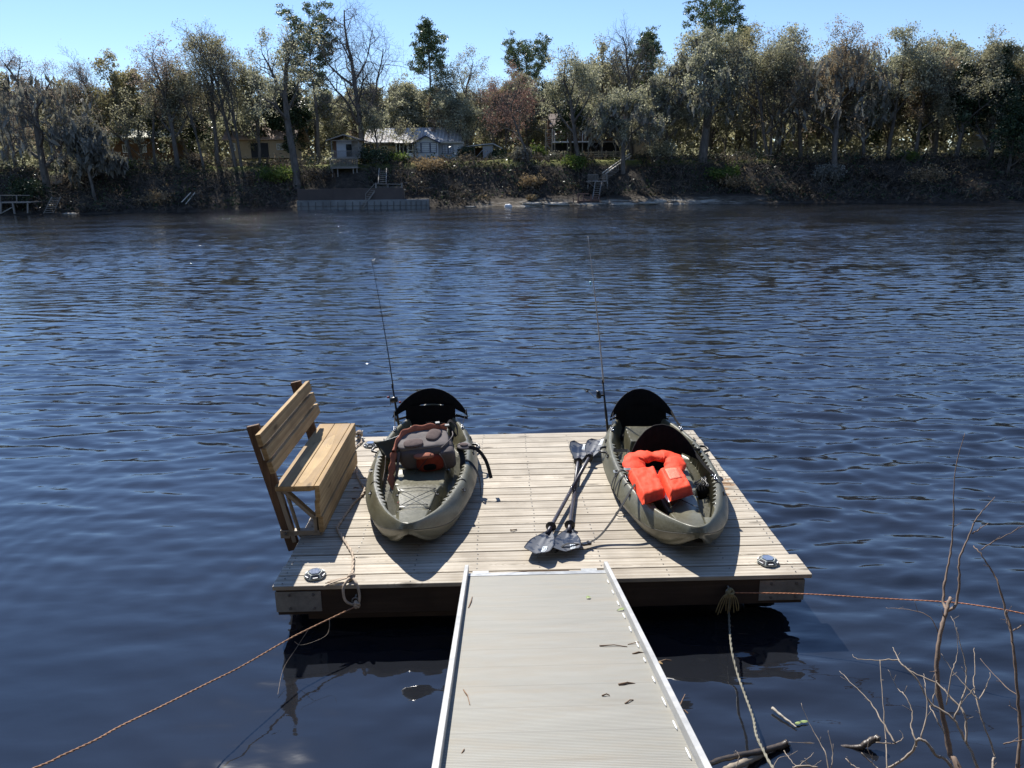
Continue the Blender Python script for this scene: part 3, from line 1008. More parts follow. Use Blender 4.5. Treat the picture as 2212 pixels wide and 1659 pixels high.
def backrest(parent, u0, half, h, z0, bow_depth=0.12, lean=0.26, name='backrest', roll=0.0, yoff=0.0, straps=True, mat='fabric_black', bottom=0.05):
    na, nb = 41, 13
    front, back = [], []
    for i in range(na):
        a = -1 + 2 * i / (na - 1)
        fr, bk = [], []
        for j in range(nb):
            f = j / (nb - 1)
            top = h * max(0.0, 1 - abs(a) ** 2.0) ** 0.75
            bot = bottom * (1 - a * a)
            z = bot + (max(top, bot) - bot) * f
            th = 0.006 + 0.020 * min(1, 4 * f * (1 - f) + 0.15) * (1 - a ** 6)
            x = half * a
            y = u0 + bow_depth * (1 - a * a) + lean * z + 0.004 * sin(a * 23)
            xx, zz = x * cos(roll) - z * sin(roll), x * sin(roll) + z * cos(roll)
            fr.append((xx + yoff, y - th / 2, z0 + zz)); bk.append((xx + yoff, y + th / 2, z0 + zz))
        front.append(fr); back.append(bk)
    m = MB()
    m.grid(front)
    n0 = len(m.v)
    m.grid([list(r) for r in back])
    nbk = n0
    for i in range(na - 1):
        for j in (0, nb - 1):
            a, b = i * nb + j, (i + 1) * nb + j
            m.f.append((a, b, b + nbk, a + nbk))
    for i in (0, na - 1):
        for j in range(nb - 1):
            a = i * nb + j
            m.f.append((a, a + 1, a + 1 + nbk, a + nbk))
    o = m.build(name, M[mat], parent, smooth=True)
    # stitched piping along the top edge
    pip = MB().tube([Vector(front[i][-1]) + Vector((0, 0.004, 0.001)) for i in range(na)], 0.0045, 6)
    pip.build('piping', M['web'], o, smooth=True)
    return o

def seat_pad(parent, u0, u1, hw, z):
    rows = []
    for i in range(15):
        f = i / 14
        u = u0 + (u1 - u0) * f
        r = []
        for j in range(17):
            a = -1 + 2 * j / 16
            e = min(1, 6 * (1 - abs(a)), 6 * f + 0.2, 6 * (1 - f) + 0.2)
            r.append((a * hw * (1 - 0.15 * f), u, z + 0.028 * e ** 0.5 + 0.05 * f ** 3 + 0.008 * abs(sin(j * pi / 4))))
        rows.append(r)
    low = [[(p[0], p[1], p[2] - 0.03) for p in r] for r in rows]
    m = MB(); m.grid(rows); n0 = len(m.v); m.grid(low)
    nb = 17
    for i in range(14):
        for j in (0, 16): m.f.append((i * nb + j, (i + 1) * nb + j, (i + 1) * nb + j + n0, i * nb + j + n0))
    for i in (0, 14):
        for j in range(16): m.f.append((i * nb + j, i * nb + j + 1, i * nb + j + 1 + n0, i * nb + j + n0))
    return m.build('seat_pad', M['fabric_black'], parent, smooth=True)

def zt(u, v): return float(ktop(np.array([u]), np.array([v]))[0])
def rimv(u): return float(kw(u)) - 0.088

def buckle(parent, p, d, s=1.0):
    """snap hook with swivel"""
    p = Vector(p); d = Vector(d).normalized()
    m = MB()
    side = d.cross(Vector((0, 0, 1)))
    side = side.normalized() if side.length > 0.1 else Vector((1, 0, 0))
    for k in range(1):
        m.tube([p + (side * cos(a) + d * sin(a)) * 0.013 * s for a in np.linspace(0, 2 * pi, 11)], 0.0035 * s, 6)
    m.tube([p + d * 0.013 * s, p + d * 0.034 * s], [0.007 * s, 0.006 * s], 8)
    m.tube([p + d * 0.034 * s + (side * cos(a) * 0.010 + d * (sin(a) * 0.017 + 0.014)) * s for a in np.linspace(0, 2 * pi, 11)], 0.003 * s, 6)
    return m.build('snap_hook', M['chrome'], parent, smooth=True)

def pad_eye(parent, u, v, rz=0.0):
    z = zt(u, v)
    m = MB()
    c, s = cos(rz), sin(rz)
    m.box((v, u, z + 0.003), (0.022, 0.055, 0.008), (0, 0, rz))
    m.tube([(v + s * a, u + c * a, z + 0.005 + b) for a, b in ((-0.014, 0), (-0.010, 0.015), (0, 0.020), (0.010, 0.015), (0.014, 0))], 0.0042, 6)
    return m.build('pad_eye', M['black'], parent, smooth=False)

def rod_holder(parent, u, v):
    z = zt(u, v)
    m = MB()
    m.lathe([(0.036, 0), (0.036, 0.006), (0.026, 0.008), (0.026, 0.002), (0.020, -0.02)], (v, u, z + 0.002), 20)
    return m.build('rod_holder', M['black'], parent, smooth=True)

def make_kayak(label, loc, heading, left):
    t = bpy.data.objects.new('kayak', None); COL.objects.link(t)
    t.location = D(*loc); t.rotation_euler = (0, 0, YAW + heading)
    ORG[t.name] = np.zeros(3)
    tag(t, label, 'kayak', 'two olive sit-on-top kayaks on the dock')
    if 'hull' not in HM:
        h = link_mesh('hull', *hull_mesh(), M['kayak'], t, smooth=True)
        try: h.data.set_sharp_from_angle(angle=radians(50))
        except Exception: pass
        HM['hull'] = h.data
    else:
        h = bpy.data.objects.new('hull', HM['hull']); COL.objects.link(h); h.parent = t; ORG[h.name] = np.zeros(3)
    # moulding seam
    for s in (-1, 1):
        pts = []
        for u in np.linspace(0.02, KL - 0.02, 70):
            pts.append((s * (float(kw(u)) + 0.0005), u, float(kzg(u)) - 0.008))
        MB().tube(pts, 0.0028, 5).build('seam_strip', M['seam'], h, smooth=True)
    seat_pad(t, 2.36, 2.64, 0.285, 0.10)  # rear pad made wider, its black also standing in for the well's shade
    if left:
        b2 = backrest(t, 2.50, 0.375, 0.235, 0.285, 0.16, 0.25, bottom=0.085)
    else:
        b2 = backrest(t, 2.50, 0.312, 0.235, 0.285, 0.13, 0.30, bottom=0.065)
        seat_pad(t, 1.36, 1.56, 0.19, 0.12)
        b1 = backrest(t, 1.34, 0.288, 0.255, 0.275, 0.11, 0.28, bottom=0.05)
    # lower back panel behind the seat; the rear one's black also stands for shade
    for (bb, u0, hw, zz) in ([(b2, 2.59, 0.25, 0.32)] + ([] if left else [(b1, 1.43, 0.17, 0.31)])):
        MB().grid([[(x, u0 + 0.03 * (1 - (x / hw) ** 2) - (0.33 - z) * 0.2, z) for z in np.linspace(0.12, zz + 0.05, 6)] for x in np.linspace(-hw, hw, 9)]).build('lower_panel', M['fabric_black'], bb, smooth=True)
    # webbing straps from the backrests to pad eyes on the rims
    sets = [(2.52, 0.36 if left else 0.285, 0.345, 2.22, b2)]
    if not left: sets.append((1.36, 0.27, 0.325, 0.98, b1))
    for (ub, hv, zb, ue, bb) in sets:
        for s in (-1, 1):
            ve = s * (rimv(ue) + 0.0)
            ze = zt(ue, ve) + 0.012
            a = Vector((s * hv, ub, zb)); e = Vector((ve, ue + 0.05, ze + 0.01))
            n = (e - a)
            MB().ribbon([a, a + n * 0.5 + Vector((0, 0, -0.012)), e], 0.025, 0.003, (0.2, 0.2, 1)).build('strap', M['web'], bb)
            buckle(t, Vector((ve, ue + 0.045, ze + 0.008)), Vector((0, -1, -0.15)))
            pad_eye(t, ue, ve)
            # rear tie strap
            ur = min(ub + 0.36, 2.9) if ub > 2 else ub + 0.30
            vr = s * (rimv(ur) - 0.005 if ub > 2 else rimv(ur))
            MB().ribbon([a, Vector((s * (hv + 0.01), (ub + ur) / 2, zt((ub + ur) / 2, vr) + 0.06)), Vector((vr, ur, zt(ur, vr) + 0.008))], 0.025, 0.003, (0.3, 0, 1)).build('strap', M['web'], bb)
    # deck hardware
    for u in (0.80, 0.48):
        for s in (-1, 1): pad_eye(t, u, s * (0.148 if u > 0.6 else 0.105), s * 0.5)
    c = []
    q = {k: Vector((k[1] * (0.148 if k[0] > 0.6 else 0.105), k[0], zt(k[0], 0) + 0.016)) for k in ((0.8, -1), (0.8, 1), (0.48, -1), (0.48, 1))}
    def cord(a, b, lift=0.008, sag=(0, 0, 0)):
        m_ = (a + b) / 2 + Vector((0, 0, lift)) + Vector(sag)
        return catmull([a, m_, b], 5)
    bc = MB()
    bc.tube(cord(q[(0.8, -1)], q[(0.8, 1)], 0.004, (0, 0.015, 0)), 0.0028, 6)
    if left: bc.tube(cord(q[(0.48, -1)], q[(0.48, 1)], 0.004, (0, 0.012, 0)), 0.0028, 6)
    bc.tube(cord(q[(0.8, -1)], q[(0.48, 1)], 0.010), 0.0028, 6)
    bc.tube(cord(q[(0.8, 1)], q[(0.48, -1)], 0.006), 0.0028, 6)
    bc.build('bungee_cord', M['black'], t, smooth=True)
    if left:
        MB().tube([q[(0.48, -1)] + Vector(p) for p in ((0, 0, 0.004), (-0.02, 0.01, 0.02), (-0.012, 0.03, 0.018))], 0.0025, 5).build('cord_knot', M['redcord'], t, smooth=True)
    for s in (-1, 1):
        for u in (0.78, 2.02, 1.62):
            v = s * (rimv(u) + 0.05)
            pad_eye(t, u, v, 0.2 * s)
        # side carry handle with sleeve
        u = 1.80
        v = s * (float(kw(u)) - 0.035)
        z = zt(u, v)
        hd = MB().tube(catmull([(v, u - 0.075, z + 0.004), (v + s * 0.045, u - 0.05, z + 0.004), (v + s * 0.06, u, z - 0.005), (v + s * 0.045, u + 0.05, z + 0.004), (v, u + 0.075, z + 0.004)], 5), 0.011, 8)
        hd.box((v, u - 0.08, z + 0.004), (0.025, 0.03, 0.010)); hd.box((v, u + 0.08, z + 0.004), (0.025, 0.03, 0.010))
        hd.build('carry_handle', M['black'], t, smooth=True)
        rod_holder(t, 2.66, s * (float(kw(2.66)) - 0.062))
        # dark drain notch on the rim
        MB().tube([(s * (rimv(0.92) + d), 0.92 + 0.012 * sin(d * 60), zt(0.92, s * (rimv(0.92) + d)) + 0.001) for d in (-0.012, 0.01, 0.03, 0.045)], [0.004, 0.008, 0.008, 0.003], 6).build('strap_slot', M['black'], t, smooth=True)
    # rear well bungee and stern toggle
    MB().tube(catmull([(-0.2, 2.72, 0.27), (0.1, 2.9, 0.28), (0.2, 2.72, 0.27), (-0.1, 2.9, 0.28)], 4), 0.003, 6).build('bungee_cord', M['black'], t, smooth=True)
    # hatch lid in the bow deck side of the cockpit (right kayak shows a rod holder flange on its left rim)
    if not left:
        v = -(float(kw(1.20)) - 0.055); z = zt(1.2, v)
        f = MB().lathe([(0.044, 0), (0.044, 0.005), (0.022, 0.007), (0.020, 0.0)], (v, 1.20, z + 0.002), 4, None, pi / 4)
        f.build('flush_flange', M['seamgrey'], t, bevel=0.002)
        MB().lathe([(0.021, 0.0), (0.021, 0.0085), (0.019, 0.0088), (0.017, 0.001)], (v, 1.20, z + 0.002), 18).build('socket', M['black'], t, smooth=True)
    else:
        v = -(float(kw(1.20)) - 0.05); z = zt(1.2, v)
        MB().lathe([(0.040, 0), (0.040, 0.005), (0.022, 0.007), (0.020, 0.0)], (v, 1.22, z + 0.002), 4, None, pi / 4).build('flush_flange', M['black'], t, bevel=0.002)
    return t
HM = {}
M['seam'] = simple('dark_seam', (0.05, 0.048, 0.035), 0.6, 0, 0.2, 30)
M['seamgrey'] = simple('grey_flange', (0.16, 0.18, 0.19), 0.4, 0, 0.2, 30)
M['redcord'] = simple('red_cord', (0.25, 0.02, 0.015), 0.6, 0, 0.2, 30)
K1P, K1H = (-0.660, 4.875, 0.0), 0.022
K2P, K2H = (1.318, 4.715, 0.0), -0.028
kay1 = make_kayak('olive kayak nearest the bench, loaded with a grey and orange backpack', K1P, K1H, True)
kay2 = make_kayak('right-hand olive kayak with two raised black backrests and a life vest', K2P, K2H, False)

def KD(P, H, v, u, z):
    """kayak-local to dock coordinates"""
    return (P[0] + v * cos(H) - u * sin(H), P[1] + v * sin(H) + u * cos(H), z)

# folded front backrest of the left kayak, standing askew behind the backpack
bk = backrest(kay1, 1.62, 0.30, 0.20, 0.20, -0.10, 0.35, roll=0.30, yoff=-0.14, mat='flap')if False else None
M['flap'] = simple('olive_lining', (0.05, 0.05, 0.028), 0.8, 0, 0.4, 8)
def flap():
    P = []
    top = [(-0.44, 1.60, 0.345), (-0.35, 1.63, 0.345), (-0.24, 1.68, 0.365), (-0.12, 1.72, 0.40), (-0.02, 1.71, 0.385), (0.10, 1.69, 0.345), (0.22, 1.66, 0.32)]
    bot = [(-0.36, 1.50, 0.26), (-0.31, 1.50, 0.20), (-0.22, 1.54, 0.17), (-0.12, 1.58, 0.16), (-0.02, 1.58, 0.16), (0.10, 1.58, 0.18), (0.24, 1.56, 0.22)]
    tp, bt = catmull(top, 4), catmull(bot, 4)
    rows = [[tuple(Vector(a).lerp(Vector(b), k / 6) + Vector((0, 0.02 * sin(pi * k / 6), 0))) for k in range(7)] for a, b in zip(tp, bt)]
    o = MB().grid(rows).build('folded_backrest', M['flap'], kay1, smooth=True)
    s = o.modifiers.new('thick', 'SOLIDIFY'); s.thickness = 0.018
    MB().tube(tp, 0.006, 6).build('piping', M['seamgrey'], o, smooth=True)
    MB().ribbon(catmull([(-0.07, 1.66, 0.395), (-0.04, 1.60, 0.35), (-0.03, 1.56, 0.28)], 4), 0.06, 0.004, (1, 0, 0)).build('strap', M['fabric_black'], o)
flap()

# ================================================================== backpack
M['pack_grey'] = simple('grey_nylon', (0.115, 0.10, 0.10), 0.85, 0, 0.15, 50, bump=0.0015, spec=0.2)
M['pack_lite'] = simple('pale_grey_nylon', (0.185, 0.165, 0.16), 0.85, 0, 0.12, 50, bump=0.0015, spec=0.2)
M['pack_org'] = simple('faded_orange_nylon', (0.38, 0.145, 0.095), 0.85, 0, 0.2, 40, bump=0.0015, spec=0.2)
M['pack_red'] = simple('dark_red_nylon', (0.20, 0.035, 0.02), 0.85, 0, 0.25, 40, bump=0.0015, spec=0.2)
M['foam'] = simple('brown_grey_mesh_foam', (0.135, 0.105, 0.100), 0.95, 0, 0.2, 160, bump=0.001, spec=0.1)

def puffy(c, size, Rm, mat, name, parent, p=3.2, seed=1, amp=0.012, n=36, squash=None):
    """rounded soft box (superellipsoid) with wrinkles"""
    vs = []
    for i in range(n + 1):
        th = -pi / 2 + pi * i / n
        for j in range(2 * n):
            ph = 2 * pi * j / (2 * n)
            def pw(a): return math.copysign(abs(a) ** (2 / p), a)
            x = pw(cos(th)) * pw(cos(ph)); y = pw(cos(th)) * pw(sin(ph)); z = pw(sin(th))
            v = Vector((x * size[0] / 2, y * size[1] / 2, z * size[2] / 2))
            if squash: v = squash(v, x, y, z)
            nn = Vector((x, y, z)).normalized()
            w = noise.noise(v * 9 + Vector((seed, seed, seed))) * amp + noise.noise(v * 28 + Vector((seed, 0, seed))) * amp * 0.45
            v += nn * w
            vs.append(Rm @ v + Vector(c))
    fs = []
    m2 = 2 * n
    for i in range(n):
        for j in range(m2):
            j2 = (j + 1) % m2
            fs.append((i * m2 + j, i * m2 + j2, (i + 1) * m2 + j2, (i + 1) * m2 + j))
    return MB().add(vs, fs).build(name, mat, parent, smooth=True)

def backpack():
    base = KD(K1P, K1H, 0.02, 1.40, 0.21)
    t = thing('backpack', 'grey and faded orange backpack lying on its front in the left kayak', 'backpack', base, dock=True)
    Rm = (Matrix.Rotation(K1H + 0.13, 3, 'Z') @ Matrix.Rotation(radians(16), 3, 'X') @ Matrix.Rotation(radians(-2), 3, 'Y'))
    c = Vector(base) + Vector((0.015, 0.0, 0.125))
    def L(x, y, z): return Rm @ Vector((x, y, z)) + c
    def sq(v, x, y, z):
        # right end narrower, top panel flatter
        v.y *= 1 - 0.14 * max(0, x) ** 2
        if z > 0: v.z *= 0.90
        return v
    puffy(c, (0.47, 0.32, 0.225), Rm, M['pack_grey'], 'main_bag', t, 4.0, 3, 0.010, squash=sq)
    puffy(L(-0.02, 0.02, 0.088), (0.44, 0.27, 0.055), Rm, M['pack_lite'], 'back_panel', t, 4.2, 5, 0.006)
    puffy(L(-0.105, -0.055, 0.118), (0.165, 0.115, 0.035), Rm @ Matrix.Rotation(0.1, 3, 'Z'), M['foam'], 'lumbar_pad', t, 2.8, 2, 0.002, 20)
    puffy(L(0.075, 0.040, 0.118), (0.12, 0.165, 0.038), Rm @ Matrix.Rotation(-0.45, 3, 'Z'), M['foam'], 'lumbar_pad', t, 2.8, 7, 0.002, 20)
    # side pocket facing the camera
    puffy(L(0.02, -0.170, -0.015), (0.23, 0.075, 0.16), Rm, M['pack_red'], 'side_pocket', t, 3.2, 9, 0.008, 24)
    puffy(L(-0.03, -0.172, 0.060), (0.17, 0.06, 0.035), Rm, M['pack_org'], 'pocket_flap', t, 3.0, 11, 0.008, 20)
    puffy(L(0.015, -0.2, -0.035), (0.115, 0.04, 0.075), Rm, M['fabric_black'], 'mesh_patch', t, 2.6, 4, 0.002, 16)
    puffy(L(0.165, -0.13, -0.01), (0.15, 0.12, 0.19), Rm, M['pack_grey'], 'end_pocket', t, 3.4, 13, 0.010, 24)
    MB().tube(catmull([L(0.10, -0.185, 0.075), L(0.135, -0.20, 0.02), L(0.15, -0.205, -0.06), L(0.145, -0.20, -0.10)], 5), 0.0035, 6).build('zip', M['pack_lite'], t, smooth=True)
    MB().tube(catmull([L(0.24, 0.12, 0.09), L(0.235, 0.02, 0.105), L(0.18, -0.07, 0.105), L(0.12, -0.13, 0.095)], 5), 0.005, 6).build('zip', M['pack_lite'], t, smooth=True)
    # shoulder strap arching over the far edge and dropping into the left footwell
    pts = catmull([L(0.20, 0.14, 0.105), L(0.08, 0.155, 0.118), L(-0.06, 0.150, 0.122), L(-0.17, 0.11, 0.118), L(-0.235, 0.02, 0.098), L(-0.275, -0.08, 0.060)], 6)
    def strap(pts, w, th, mat, name, side):
        n = len(pts); rows = []
        for i, p in enumerate(pts):
            tdir = (pts[min(i + 1, n - 1)] - pts[max(i - 1, 0)]).normalized()
            s = side[i] if isinstance(side, list) else side
            s = (s - tdir * s.dot(tdir)).normalized(); u = s.cross(tdir)
            ww = w * (0.85 + 0.2 * sin(i * 1.1)); r = []
            for k in range(12):
                a = 2 * pi * k / 12
                r.append(p + s * (ww / 2) * cos(a) + u * (th / 2) * sin(a) * (1 + 0.25 * noise.noise(p * 30)))
            r.append(r[0]); rows.append(r)
        return MB().grid(rows).build(name, mat, t, smooth=True)
    strap(pts, 0.078, 0.032, M['pack_org'], 'shoulder_strap', Rm @ Vector((0.2, 0.5, 0.9)))
    p2 = catmull([L(-0.275, -0.08, 0.060), L(-0.295, -0.16, -0.01), L(-0.315, -0.23, -0.09), L(-0.305, -0.30, -0.16)], 6)
    strap(p2, 0.062, 0.026, M['pack_org'], 'shoulder_strap', Rm @ Vector((1, 0.1, 0.3)))
    p3 = [q + Vector((0.045, -0.004, 0.004)) for q in p2]
    strap(p3, 0.030, 0.028, M['pack_grey'], 'strap_edging', Rm @ Vector((1, 0.1, 0.3)))
    MB().ribbon(catmull([L(0.02, 0.180, 0.148), L(0.12, 0.178, 0.142), L(0.21, 0.15, 0.120), L(0.27, 0.08, 0.05)], 5), 0.026, 0.003, Rm @ Vector((0.1, 0.5, 0.9))).build('webbing', M['web'], t)
    MB().ribbon(catmull([L(0.20, 0.17, 0.115), L(0.235, 0.19, 0.150), L(0.28, 0.14, 0.12), L(0.285, 0.07, 0.07)], 5), 0.024, 0.003, Rm @ Vector((0.1, 1, 0.4))).build('webbing', M['web'], t)
    for q in (L(0.12, 0.165, 0.155), L(0.20, 0.135, 0.140)):
        MB().box(q, (0.040, 0.030, 0.014), Rm).build('strap_buckle', M['seamgrey'], t, bevel=0.003)
    # hip belt wing at the right
    puffy(L(0.325, -0.03, 0.02), (0.125, 0.10, 0.028), Rm @ Matrix.Rotation(-0.2, 3, 'Z'), M['pack_lite'], 'hip_wing', t, 2.2, 6, 0.003, 18)
    puffy(L(0.325, -0.03, 0.035), (0.07, 0.05, 0.018), Rm @ Matrix.Rotation(-0.2, 3, 'Z'), M['foam'], 'hip_pad', t, 2.2, 8, 0.002, 14)
    MB().ribbon(catmull([L(0.28, -0.02, 0.0), L(0.30, -0.12, -0.03), L(0.29, -0.20, -0.08), L(0.30, -0.24, -0.13)], 5), 0.045, 0.004, (1, 0, 0.2)).build('webbing', M['web'], t)
    MB().tube(catmull([L(-0.345, -0.10, 0.05), L(-0.36, -0.18, -0.02), L(-0.385, -0.27, -0.08)], 5), 0.0035, 6).build('drawcord', M['rope'], t, smooth=True)
    MB().tube(catmull([L(0.035, -0.175, 0.085), L(-0.04, -0.225, 0.02), L(-0.12, -0.24, -0.06)], 5), 0.0028, 6).build('drawcord', M['web'], t, smooth=True)
    MB().ribbon(catmull([L(0.32, -0.05, 0.01), L(0.42, -0.10, 0.03), L(0.49, -0.20, -0.03), L(0.52, -0.30, -0.15)], 5), 0.030, 0.003, (0.3, 0.4, 0.9)).build('webbing', M['web'], t)
backpack()

# clear water bottle strap tags
# ================================================================== life vest
def vest_mat():
    m, nt, b = newmat('orange_vest_cloth')
    g = N(nt); v = g.coord()
    n1 = g.noise(v, 14, 5, 0.6)
    g.link(g.ramp(n1, [(0.3, (0.80, 0.060, 0.022)), (0.7, (0.95, 0.095, 0.040))]), b.inputs['Base Color'])
    b.inputs['Roughness'].default_value = 0.7
    b.inputs['Specular IOR Level'].default_value = 0.2
    n2 = g.noise(g.mapping(v, (18, 5, 18)), 1.0, 4, 0.6, 1.0)
    g.link(g.bump(n2, 0.7, 0.008), b.inputs['Normal'])
    return m
M['vest'] = vest_mat()
def quad_pillow(c4, z0, z1, th, mat, name, parent, seed=0, n=26):
    """stuffed rectangular panel over four corners (nearL, nearR, farR, farL)"""
    top, bot = [], []
    A, B, C_, D_ = [Vector((p[0], p[1], 0)) for p in c4]
    for i in range(n + 1):
        a = i / n; rt, rb = [], []
        for j in range(n + 1):
            b = j / n
            p = A.lerp(B, a).lerp(D_.lerp(C_, a), b)
            z = z0 * (1 - b) + z1 * b
            ea = min(a, 1 - a) * 2; eb = min(b, 1 - b) * 2
            e = (min(1, ea * 5) * min(1, eb * 7)) ** 0.45
            wr = 0.006 * noise.noise(Vector((a * 5 + seed, b * 9, seed))) + 0.004 * sin(b * 40 + seed + a * 3) * (1 - min(1, ea * 3))
            rt.append(p + Vector((0, 0, z + th * (0.15 + 0.85 * e) / 1 + wr * (0.4 + e))))
            rb.append(p + Vector((0, 0, z - 0.004 + (1 - e) * th * 0.15)))
        top.append(rt); bot.append(rb)
    m = MB(); m.grid(top); k = len(m.v); m.grid(bot)
    w = n + 1
    for i in range(n):
        for (p, q) in ((i * w, (i + 1) * w), (i * w + n, (i + 1) * w + n)): m.f.append((p, q, q + k, p + k))
        for (p, q) in ((i, i + 1), (n * w + i, n * w + i + 1)): m.f.append((p, q, q + k, p + k))
    return m.build(name, mat, parent, smooth=True)
def vest():
    t = thing('life_vest', 'bright orange horse-collar life vest lying in the right kayak', 'life vest', (1.22, 5.6, 0.24), dock=True)
    quad_pillow([(1.015, 5.17), (1.215, 5.29), (1.222, 5.76), (0.995, 5.73)], 0.262, 0.275, 0.080, M['vest'], 'left_panel', t, 1)
    quad_pillow([(1.225, 5.215), (1.430, 5.340), (1.425, 5.74), (1.235, 5.72)], 0.262, 0.275, 0.080, M['vest'], 'right_panel', t, 4)
    # stuffed collar
    path = catmull([(1.095, 5.70, 0.318), (1.060, 5.78, 0.335), (1.068, 5.875, 0.350), (1.13, 5.930, 0.355), (1.235, 5.940, 0.355), (1.34, 5.930, 0.355), (1.395, 5.87, 0.345), (1.385, 5.77, 0.33), (1.345, 5.69, 0.318)], 7)
    rows = []
    n = len(path)
    for i, p in enumerate(path):
        tdir = (path[min(i + 1, n - 1)] - path[max(i - 1, 0)]).normalized()
        s = tdir.cross(Vector((0, 0, 1))).normalized()
        f = i / (n - 1)
        w = 0.090 + 0.008 * sin(f * 21) + 0.006 * sin(f * 47); h = 0.038 + 0.005 * sin(f * 33)
        if f < 0.12: w *= 0.6 + f * 3.3; h *= 0.6 + f * 3.3
        if f > 0.88: w *= 0.6 + (1 - f) * 3.3; h *= 0.6 + (1 - f) * 3.3
        if abs(f - 0.5) < 0.02: w *= 0.9; h *= 0.88
        r = []
        for k in range(20):
            a = 2 * pi * k / 20
            q = 1 + 0.16 * noise.noise(Vector((f * 26, k * 0.6, 2)))
            r.append(p + s * w * cos(a) * q + Vector((0, 0, 1)) * h * sin(a) * q)
        r.append(r[0]); rows.append(r)
    m = MB().grid(rows)
    m.f.append(tuple(range(20))); m.f.append(tuple((n - 1) * 21 + k for k in range(19, -1, -1)))
    m.build('collar', M['vest'], t, smooth=True)
    # faded instruction patch printed on the right panel
    pm, nt, b = newmat('faded_print')
    g = N(nt); v = g.coord()
    n1 = g.noise(g.mapping(v, (50, 190, 1)), 1.0, 3, 0.6)
    g.link(g.ramp(n1, [(0.45, (0.93, 0.12, 0.06)), (0.6, (0.90, 0.24, 0.15))]), b.inputs['Base Color']); b.inputs['Roughness'].default_value = 0.7
    rows = []
    for i in range(7):
        r = []
        for j in range(7):
            a, c = 0.24 + 0.5 * i / 6, 0.42 + 0.44 * j / 6
            p = Vector((1.225, 5.215, 0)).lerp(Vector((1.430, 5.340, 0)), a).lerp(Vector((1.235, 5.72, 0)).lerp(Vector((1.425, 5.74, 0)), a), c)
            wr = 0.006 * noise.noise(Vector((a * 5 + 4, c * 9, 4)))
            r.append((p.x, p.y, 0.262 * (1 - c) + 0.275 * c + 0.080 + wr * 1.4 + 0.0025))
        rows.append(r)
    o = MB().grid(rows).build('printed_patch', pm, t, smooth=True)
    s = o.modifiers.new('thick', 'SOLIDIFY'); s.thickness = 0.001
    # tie straps
    MB().ribbon(catmull([(1.01, 5.66, 0.36), (0.975, 5.74, 0.33), (0.985, 5.83, 0.31), (1.01, 5.88, 0.33)], 5), 0.018, 0.002, (0, 0.3, 1)).build('tie_strap', M['white'], t)
    MB().ribbon(catmull([(1.205, 5.30, 0.29), (1.22, 5.26, 0.27), (1.232, 5.23, 0.265)], 5), 0.018, 0.002, (1, 0, 0.3)).build('tie_strap', M['white'], t)
vest()

# black gear cord heaped in the right footwell
def gear():
    t = thing('anchor_cord', 'black tangled cord and bag in the right footwell of the right kayak', 'cord', KD(K2P, K2H, 0.25, 1.02, 0.10), dock=True)
    o = Vector(KD(K2P, K2H, 0.24, 1.03, 0.13))
    puffy(o, (0.12, 0.17, 0.11), Matrix.Rotation(0.2, 3, 'Z'), M['fabric_black'], 'bag', t, 2.6, 3, 0.012, 18)
    rr = random.Random(4)
    for k in range(5):
        pts = [o + Vector((rr.uniform(-.07, .07), rr.uniform(-.10, .12), rr.uniform(.03, .10))) for _ in range(5)]
        MB().tube(catmull(pts, 5), 0.0045, 6).build('cord_loop', M['black'], t, smooth=True)
gear()

# ================================================================== long strap from right kayak to the paddles
def tie_strap():
    e = Vector(KD(K2P, K2H, -0.30, 0.66, 0.30))
    t = thing('tie_down_strap', 'black webbing strap running from the right kayak down over the paddle blade', 'strap', (0.55, 5.05, 0), dock=True)
    pts = catmull([(1.02, 5.48, 0.315), (0.975, 5.40, 0.300), (0.90, 5.30, 0.235), (0.80, 5.21, 0.130), (0.70, 5.13, 0.05), (0.60, 5.06, 0.028), (0.54, 5.015, 0.050), (0.44, 4.99, 0.062), (0.36, 4.945, 0.02)], 6)
    sd_ = [Vector((0.6, -0.7, 0.5)) if i < 22 else Vector((0.3, -1, 0.25)) for i in range(len(pts))]
    MB().ribbon(pts, 0.027, 0.0028, sd_).build('webbing', M['web'], t)
    bl = MB(); bl.box((0.585, 5.05, 0.030), (0.055, 0.036, 0.016), (0, 0.1, 0.5)); bl.box((0.615, 5.06, 0.032), (0.02, 0.042, 0.020), (0, 0.1, 0.5))
    bl.build('cam_buckle', M['black'], t, bevel=0.003)
    # loops round the hull
    for (u, dz) in ((1.17, 0), (1.05, 0)):
        rows = []
        for (f, off) in ((0.0, 0),):
            w = float(kw(u)); zr = float(kzr(u))
            path = [(-w + 0.14, u + 0.06, zr - 0.03), (-w + 0.088, u + 0.03, zr + 0.004), (-w + 0.03, u - 0.02, zr - 0.028), (-w - 0.006, u - 0.08, zr - 0.095), (-w * 0.985, u - 0.10, 0.12), (-w * 0.90, u - 0.10, 0.06), (-w * 0.80, u - 0.11, 0.028)]
            pp = [Vector(KD(K2P, K2H, *q)) for q in catmull(path, 4)]
            MB().ribbon(pp, 0.024, 0.0028, (0, 1, 0)).build('hull_loop', M['web'], t)
    MB().tube(catmull([KD(K2P, K2H, -0.42, 0.86, 0.05), KD(K2P, K2H, -0.46, 0.83, 0.03), KD(K2P, K2H, -0.43, 0.80, 0.015), KD(K2P, K2H, -0.39, 0.82, 0.02)], 5), 0.003, 5).build('loose_end', M['web'], t, smooth=True)
tie_strap()
